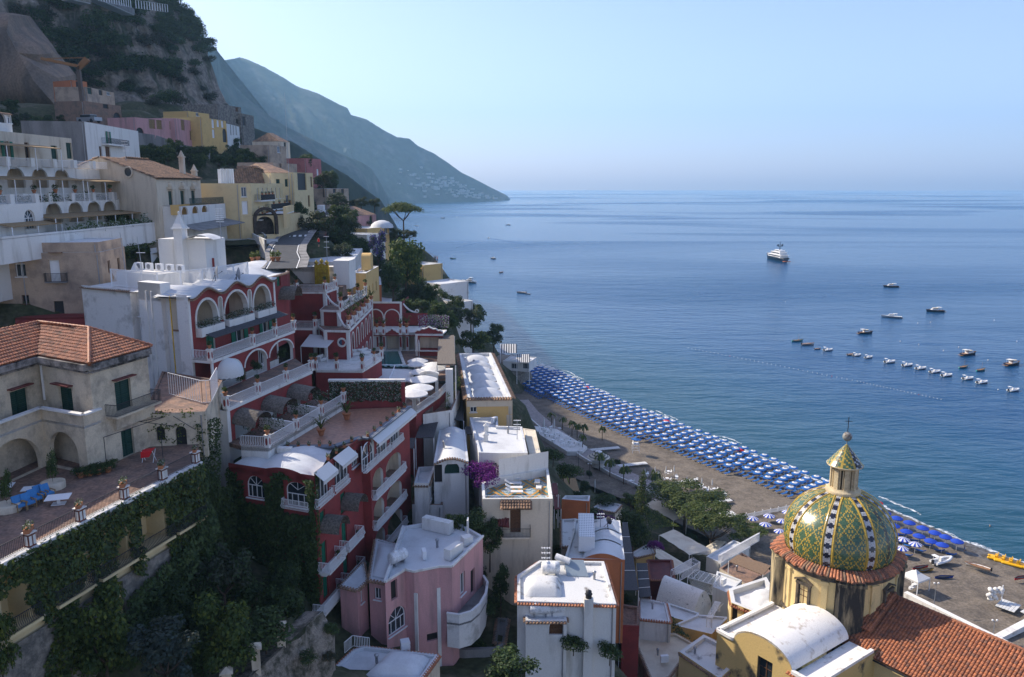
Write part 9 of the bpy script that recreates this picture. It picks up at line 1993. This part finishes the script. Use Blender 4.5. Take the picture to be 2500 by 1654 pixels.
for c0,c1,y,zz in((S2(1570,400),S2(1745,460),284,2.),(S2(1740,510),S2(1880,555),279,1.5)):
	a,b=at(c0,y=y),at(c1,y=y);mb=MB()
	for k in range(14):x0,x1=lerp(a.x,b.x,k/14),lerp(a.x,b.x,(k+1)/14);mb.poly([(x0,y-3,b.z),(x1,y-3,b.z),(x1,y+4,b.z+zz),(x0,y+4,b.z+zz)],k%2)
	mb.build('striped_awning',[fabw,iron],H.T);mb=MB()
	for x in(a.x+.2,b.x-.2):mb.tube((x,y-2.9,5),(x,y-2.9,b.z),.1,n=5)
	mb.build('awning_post',wmetal,H.T)
hb=MB();hb.box((0,0,-6),(1,1,7),0,0,True);HBM=hb.mesh('far_house',mat('far_white_wall',(.40,.385,.36),.9,grain=.1))
pts,n_,nv_=far
for k in range(170):
	i=int(R.triangular(85,146,122));j=int(nv_*R.triangular(.35,.88,.66));p=pts[j*n_+i]
	if p.z<12:continue
	o=obj('far_house',HBM,None,p+V((R.uniform(-14,14),-3,2)),R.uniform(0,1));o.scale=(R.uniform(10,24),9,R.uniform(.8,1.6));tag(o,'distant white house on the hazy headland slope','house','white houses on the far headland')
bl=MB();bl.box((0,0,.4),(.62,.6,.14));bl.beam((-.28,0,.42),(-.5,0,1.0),.6,.12,0,(1,0,.3))
for y in(-.34,.34):
	bl.beam((-.35,y,.6),(.35,y,.6),.06,.05,1)
	for x in(-.3,.3):bl.box((x,y,0),(.06,.06,.6),0,1,True)
BLM=bl.mesh('armchair',[mat('sky_blue_cushion',(.06,.22,.46),.85,grain=.08),woodl])
for i,uv in enumerate((R4(150,350),R4(215,330),R4(265,300),R4(305,270),R4(355,260))):o=obj('armchair',BLM,None,at(uv,z=TZ),-.5);tag(o,f'blue cushioned garden armchair, {ORD[i]} from the left on the paved terrace','armchair','blue armchairs on the terrace')
for uv,lab,sx in((R4(430,300),'white low table in front of the blue armchairs',1.5),(R4(235,235),'white table behind the blue armchairs',1.2),(R4(30,215),'white table at the left edge of the terrace',1.3)):o=obj('garden_table',TBL,None,at(uv,z=TZ),.3);o.scale=(sx*1.3,sx,.7);tag(o,lab,'table')
for uv,lab in((R4(390,185),'round brick planter with a climbing column'),(R4(60,350),'round brick planter at the left edge of the terrace')):
	p=at(uv,z=TZ);t=thing('planter',lab,'planter',p);mb=MB();mb.lathe((0,0,0),[(.85,0),(.85,.5),(.7,.52)],16);obj('wall',mb.mesh('wall',cream),t);plant('shrub',p+V((0,0,.4)),.9,3.2,lab.replace('planter','planter plant'),cat='climber')
for i,uv in enumerate((R4(590,110),R4(660,95),R4(720,85),R4(790,70),R3(780,1500),R3(1000,1440))):p=at(uv,z=TZ);potlike=plant('shrub',p,1.3,1.1,f'potted shrub along the house side of the paved terrace, {ORD[i]} from the left');o=obj('pot',PM['bush'][0],potlike)
t=thing('drying_rack','red cloth draped over a folding rack on the terrace','rack',at(R3(1360,1370),z=TZ));mb=MB();mb.add([(-.5,-.3,.9),(.5,-.3,1.05),(.5,.3,1.1),(-.5,.3,.95),(-.5,-.36,.4),(.2,-.36,.5)],[(0,1,2,3),(0,4,5,1)]);obj('cloth',mb.mesh('cloth',fabr),t);mb=MB()
for x in(-.45,.45):mb.beam((x,-.3,0),(x,.3,1),.04,.04);mb.beam((x,.3,0),(x,-.3,1),.04,.04)
obj('frame',mb.mesh('frame',wmetal),t)
for i,uv in enumerate((S3(1365,780),S3(1372,832),S3(1380,880),S3(1385,925),S3(1620,820),S3(1635,885))):o=obj('sun_lounger',LNW,None,at(uv,z=40.65),.0 if i<4 else 1.5);tag(o,f'white lounger on the patterned tile terrace, {ORD[i if i < 4 else i-4]} from the back in the {"middle" if i < 4 else "right"} group','sun lounger','white loungers on the tile terrace')
for i,uv in enumerate((R6(1600,1160),R6(1680,1150),R6(1750,1150),R6(1830,1140),R6(1440,1200))):
	p=at(uv,z=51);mb=MB();mb.box((0,0,.25),(1.7,.8,.4));mb.box((0,.4,.55),(1.7,.2,.5));mb.box((-.8,0,.45),(.2,.8,.4));mb.box((.8,0,.45),(.2,.8,.4));o=obj('sofa',mb.mesh('sofa',fabw),None,p,.3*i);tag(o,f'white draped sofa on the hotel terrace, {ORD[i]} in the cluster','sofa','white sofas on the hotel terrace')
cm=MB()
cm.box((0,0,.55),(1.6,4.2,.6));cm.box((0,.2,1.1),(1.4,2.3,.55),0,1);cm.box((0,.2,1.4),(1.3,2.0,.08))
for x in(-.75,.75):
	for y in(-1.3,1.3):cm.tube((x-.1,y,.32),(x+.1,y,.32),.32,n=10,mi=2)
def car(p,rz,lab,m,van=False):
	t=thing('parked_van' if van else 'parked_car',lab,'van' if van else 'car',p,rz);b=MB();b.box((0,0,.62),(1.7,4.3,.62));b.box((0,-.1,1.62 if van else 1.35),(1.5,3.9 if van else 2.0,1.4 if van else.1));obj('body',b.mesh('body',m),t);b=MB();b.box((0,.15,1.12),(1.45,2.4,.45));obj('window',b.mesh('window',glass),t)
	for x in(-.78,.78):
		for y in(-1.35,1.35):w=MB();w.tube((x-.1,y,.33),(x+.1,y,.33),.33,n=12);obj('wheel',w.mesh('wheel',blackm),t)
car((-48.0,203,67.6),.12,'white van coming down the road under the trees',hw,True);car(at(T1(1560,715),y=148),1.2,'grey parked car on the roof terrace above the white house',gmetal);car(at(T2(975,1190),y=152),.15,'dark scooter-sized car parked under the plane tree',glass)
bpy_sk=bpy.data.meshes.new('person');SKV=[(0,0,.95),(0,0,1.2),(0,0,1.42),(0,0,1.52),(0,.02,1.66),(.1,0,.9),(.11,.02,.5),(.11,0,.06),(.11,.12,.03),(-.1,0,.9),(-.12,-.02,.5),(-.12,-.04,.06),(-.12,.08,.03),(.2,0,1.40),(.27,.02,1.12),(.27,.1,.88),(-.2,0,1.40),(-.27,.02,1.12),(-.26,.1,.88)];SKE=[(0,1),(1,2),(2,3),(3,4),(0,5),(5,6),(6,7),(7,8),(0,9),(9,10),(10,11),(11,12),(2,13),(13,14),(14,15),(2,16),(16,17),(17,18)];SKR=[.13,.12,.13,.055,.10,.095,.065,.045,.035,.095,.065,.045,.035,.055,.042,.03,.055,.042,.03]
bpy_sk.from_pydata(SKV,SKE,[]);so2=bpy.data.objects.new('person',bpy_sk);COL.objects.link(so2);md=so2.modifiers.new('s','SKIN');so2.modifiers.new('u','SUBSURF').levels=1
for v,r in zip(bpy_sk.skin_vertices[0].data,SKR):v.radius=(r,r)
bpy_sk.skin_vertices[0].data[0].use_root=True
PME=bpy.data.meshes.new_from_object(so2.evaluated_get(bpy.context.evaluated_depsgraph_get()));bpy.data.objects.remove(so2);skin=mat('skin',(.42,.25,.17),.6,grain=0);PME.materials.clear()
def person(p,rz,lab,shirt,trouser):
	me=PME.copy();[me.materials.append(m)for m in(skin,shirt,trouser)]
	for f in me.polygons:c=f.center;f.material_index=1 if.92<c.z<1.46 and abs(c.x)<.25 else(2 if.45<c.z<=.92 and abs(c.x)<.22 else 0)
	o=obj('person',me,None,p,rz);tag(o,lab,'person')
person((at(S1(1040,690),y=205.5)),.5,'person in dark clothes at the left of the pair on the ochre roof terrace',blackm,blackm);person((at(S1(1066,692),y=205.8)),2,'person in pink at the right of the pair on the ochre roof terrace',pink,blackm);person(at(T2(905,1330),y=142),1,'person in a red top walking beside the road',fabr,iron);person(at(S5(735,1000),z=3),2,'person in red beside the beach kiosk',fabr,iron);person(at(S7(1362,760),z=.4),1,'bather standing at the water edge right of the dome',skin,fabn);person(at(U2(570,430),z=1.2),1,'bather near the last blue loungers',skin,fabb)
person(at(U2(795,250),z=-1.2),1,'swimmer in the shallow water off the beach',skin,fabr)
gp=[at(R8(985,1010),y=61),at(R8(690,1290),y=57),at(R8(480,1480),y=54),at(R8(240,1690),y=51.5),at(R8(60,1850),y=49)];t=thing('stone_wall','pale crumbling stone wall falling away below the garden posts','wall',gp[1]-V((0,0,8)));mb=MB()
for a,b in zip(gp[:-1],gp[1:]):
	for k in range(6):
		p,q=a.lerp(b,k/6),a.lerp(b,(k+1)/6);R2_=lambda p,d:p+V((2.3*d+.9*mnoise.noise(p*.7+V((0,0,d*3))),-1.5*d,-8*d));
		for j in range(4):mb.add([R2_(p,j/4),R2_(p,(j+1)/4),R2_(q,(j+1)/4),R2_(q,j/4)],[(0,1,2,3)],0,True)
		mb.add([p,q,q+V((-1.5,.5,-.3)),p+V((-1.5,.5,-.3))],[(0,1,2,3)])
mb.build('wall',mat('pale_rubble',(.26,.22,.175),.95,(.07,.065,.045),1.1,.42,.6,bump=1.,bsc=2.5,grain=.3),t)
for i in range(9):p=gp[0].lerp(gp[3],i/8);plant('dryshrub' if i%3 else 'shrub',p+V((.9+.5*(i%2),-.6,-1.8-1.6*(i%3))),1.5,1.3,f'scrubby tuft growing on the crumbling garden wall, {ORD[i]} from the top','tufts on the garden wall')
for i in range(3):
	p=gp[i+1]-V((.4,0,0));t=thing('gate_post',f'pale stone post with pyramid cap in the garden, {ORD[i]} from the right','post',p);mb=MB();mb.box((0,0,-.6),(.62,.62,2.2),.3,0,True);mb.lathe((0,0,1.6),[(.66,0),(.66,.1),(.03,.4)],4,0,1.1,False);obj('post',mb.mesh('post',cream),t)
for i,(uv,z)in enumerate(((R6(850,1310),53.65),(R6(1075,1190),53.65),(R6(700,1400),53.65),(R6(620,940),57.25),(R6(820,870),57.25))):plant('shrub',at(uv,z=z),1.3,2.0,f'leafy shrub in a tub on the red hotel balconies, {ORD[i]} of five','balcony shrubs')
ivy('planting along the middle terrace of the white stepped hotel',xg(85,1.2),xg(121,3.5),72.9,74.6,2200,lambda a,b:1 if b<.5+.5*nz(a*3,0)else 0,.3,(lf_mid,lf_dark),1.0,name='flower_hedge')
ivy('planting along the lowest terrace of the white stepped hotel',xg(98,-2.8),xg(122,-3),68.9,71.2,2600,lambda a,b:1 if b<.6+.5*nz(a*3,0)else 0,.3,(lf_mid,lf_wht),1.2,name='flower_hedge')
t=thing('garden_wall','curving stained wall in front of the pink house','wall',(-10,66,27));mb=MB();q=[at(R8(1000,960),z=32.4),at(R8(1370,1100),z=31.2),at(R8(1440,1180),z=30.6),at(S4(10,1240),z=30.6),at(S4(300,1270),z=30.2),at(S4(520,1310),z=30),at(S4(800,1300),z=30),at(S4(890,1260),z=30.3)]
for a,b in zip(q[:-1],q[1:]):mb.add([(a.x,a.y,24),(b.x,b.y,24),b,a,(a.x,a.y+.4,24),(b.x,b.y+.4,24),(b.x,b.y+.4,b.z),(a.x,a.y+.4,a.z)],[(0,1,2,3),(7,6,5,4),(3,2,6,7)])
mb.build('wall',grey,t)
mast(at(T2(1035,1470),y=140)-V((0,0,1)),4.5,'aerial mast on the broad white roof beside the road',3);mast(at(R1(1145,1430),y=126)-V((0,0,1)),3.4,'aerial on the cream gabled roof end',4);mast(at(R5(740,1130),y=164)-V((0,0,1)),21,'tall dark utility pole in front of the ochre houses',0);dish(at(S4(1875,160),z=34.6),2.2,'dark satellite dish on the rust red house roof',.5,iron);mast(at(S4(1808,150),z=34.6),1.8,'small aerial on the rust red house roof',3)
for i,(uv,z,k)in enumerate([(S2(1300,600),45.7,'v'),(S3(1300,260),43.2,'v'),(S3(1400,330),43.2,'a'),(S3(1150,150),43.2,'c'),(S3(600,420),43.7,'v'),(R8(1960,470),39.2,'v'),(R8(1850,560),39.2,'c'),(S4(1750,640),36.1,'v'),(S4(1290,560),36.1,'a'),(S6(1240,760),15.3,'v'),(S6(640,1400),19,'v'),(S6(690,1450),19,'c'),(S6(600,1050),21.6,'v'),(S6(1140,860),16,'c'),(T2(1200,1420),62,'v'),(T2(1350,1460),62,'c'),(R2(850,1080),64,'c'),(R8(1450,1450),34,'v'),(U1(160,1370),21,'v')]):
	p=at(uv,z=z)
	if k=='c':o=obj('air_conditioner',acm,None,p,.3*i);tag(o,f'single air conditioner unit standing on a flat roof, {ORD[i]} of the scattered roof fittings','air conditioner')
	elif k=='a':mast(p,2.6,f'thin roof aerial among the white roofs, {ORD[i]} of the scattered roof fittings',3)
	else:mb=MB();mb.lathe((0,0,0),[(.13,0),(.13,.7),(.2,.72),(.2,.85),(.02,.95)],8);o=obj('vent_pipe',mb.mesh('vent_pipe',gmetal),None,p);tag(o,f'short grey vent pipe on a roof, {ORD[i]} of the scattered roof fittings','vent')
for nm,lab,z,z0,uv,m,rm in(('lane_house','narrow white house with a stained roof between the beige and rust red houses',30.5,16,(S3(1885,1500),S3(2060,1490),S3(2055,1190),S3(1885,1200)),white,roofd),('lane_house','low cream house with a pale roof under the promenade garden',17,6,(U3(300,740),U3(560,790),U3(640,700),U3(420,660)),cream,roofw),('lane_house','small ochre house with a white roof beside the tall conifer foot',14.5,6,(U3(720,1260),U3(800,1300),U3(1010,1250),U3(960,1120)),yellow,roofw),('lane_house','stone shed with a flat grey roof below the curved pink balcony',29.6,20,(S4(800,1240),S4(900,1250),S4(940,1010),S4(830,1000)),stone,grey)):
	H=House(nm,lab,'house',pz(z,*uv),z0,z,m,rm,.3,.3);H.row(0,2,z-2.6,.9,1.5,'dark').done();H.eave(tileo)
for lab,z,uv,m in(('dark red awning beside the tile sun terrace, upper of the two',33,(S3(1785,930),S3(1850,925),S3(1835,840),S3(1780,840)),tiled),('dark red awning beside the tile sun terrace, lower of the two',31,(S3(1805,1090),S3(1880,1085),S3(1865,970),S3(1800,970)),tiled),('straw canopy roof in the promenade garden',16,(S3(1890,885),S3(2080,890),S3(2040,775),S3(1835,780)),woodl)):
	q=[tuple(at(p,z=z))for p in uv];t=thing('awning',lab,'awning',(q[0][0],q[0][1],z-3));q[2],q[3]=(*q[2][:2],z+.5),(*q[3][:2],z+.5);mb=MB();mb.add(q+[(x,y,w-.1)for x,y,w in q],[(0,1,2,3)[::-1],(7,6,5,4)[::-1],(0,4,5,1),(1,5,6,2),(2,6,7,3),(3,7,4,0)]);mb.build('canopy',m,t)
	mb=MB();[mb.tube((p[0],p[1],z-5),(p[0],p[1],p[2]-.05),.06,n=5)for p in q];tag(mb.build('post',wmetal,t),kind='stuff')
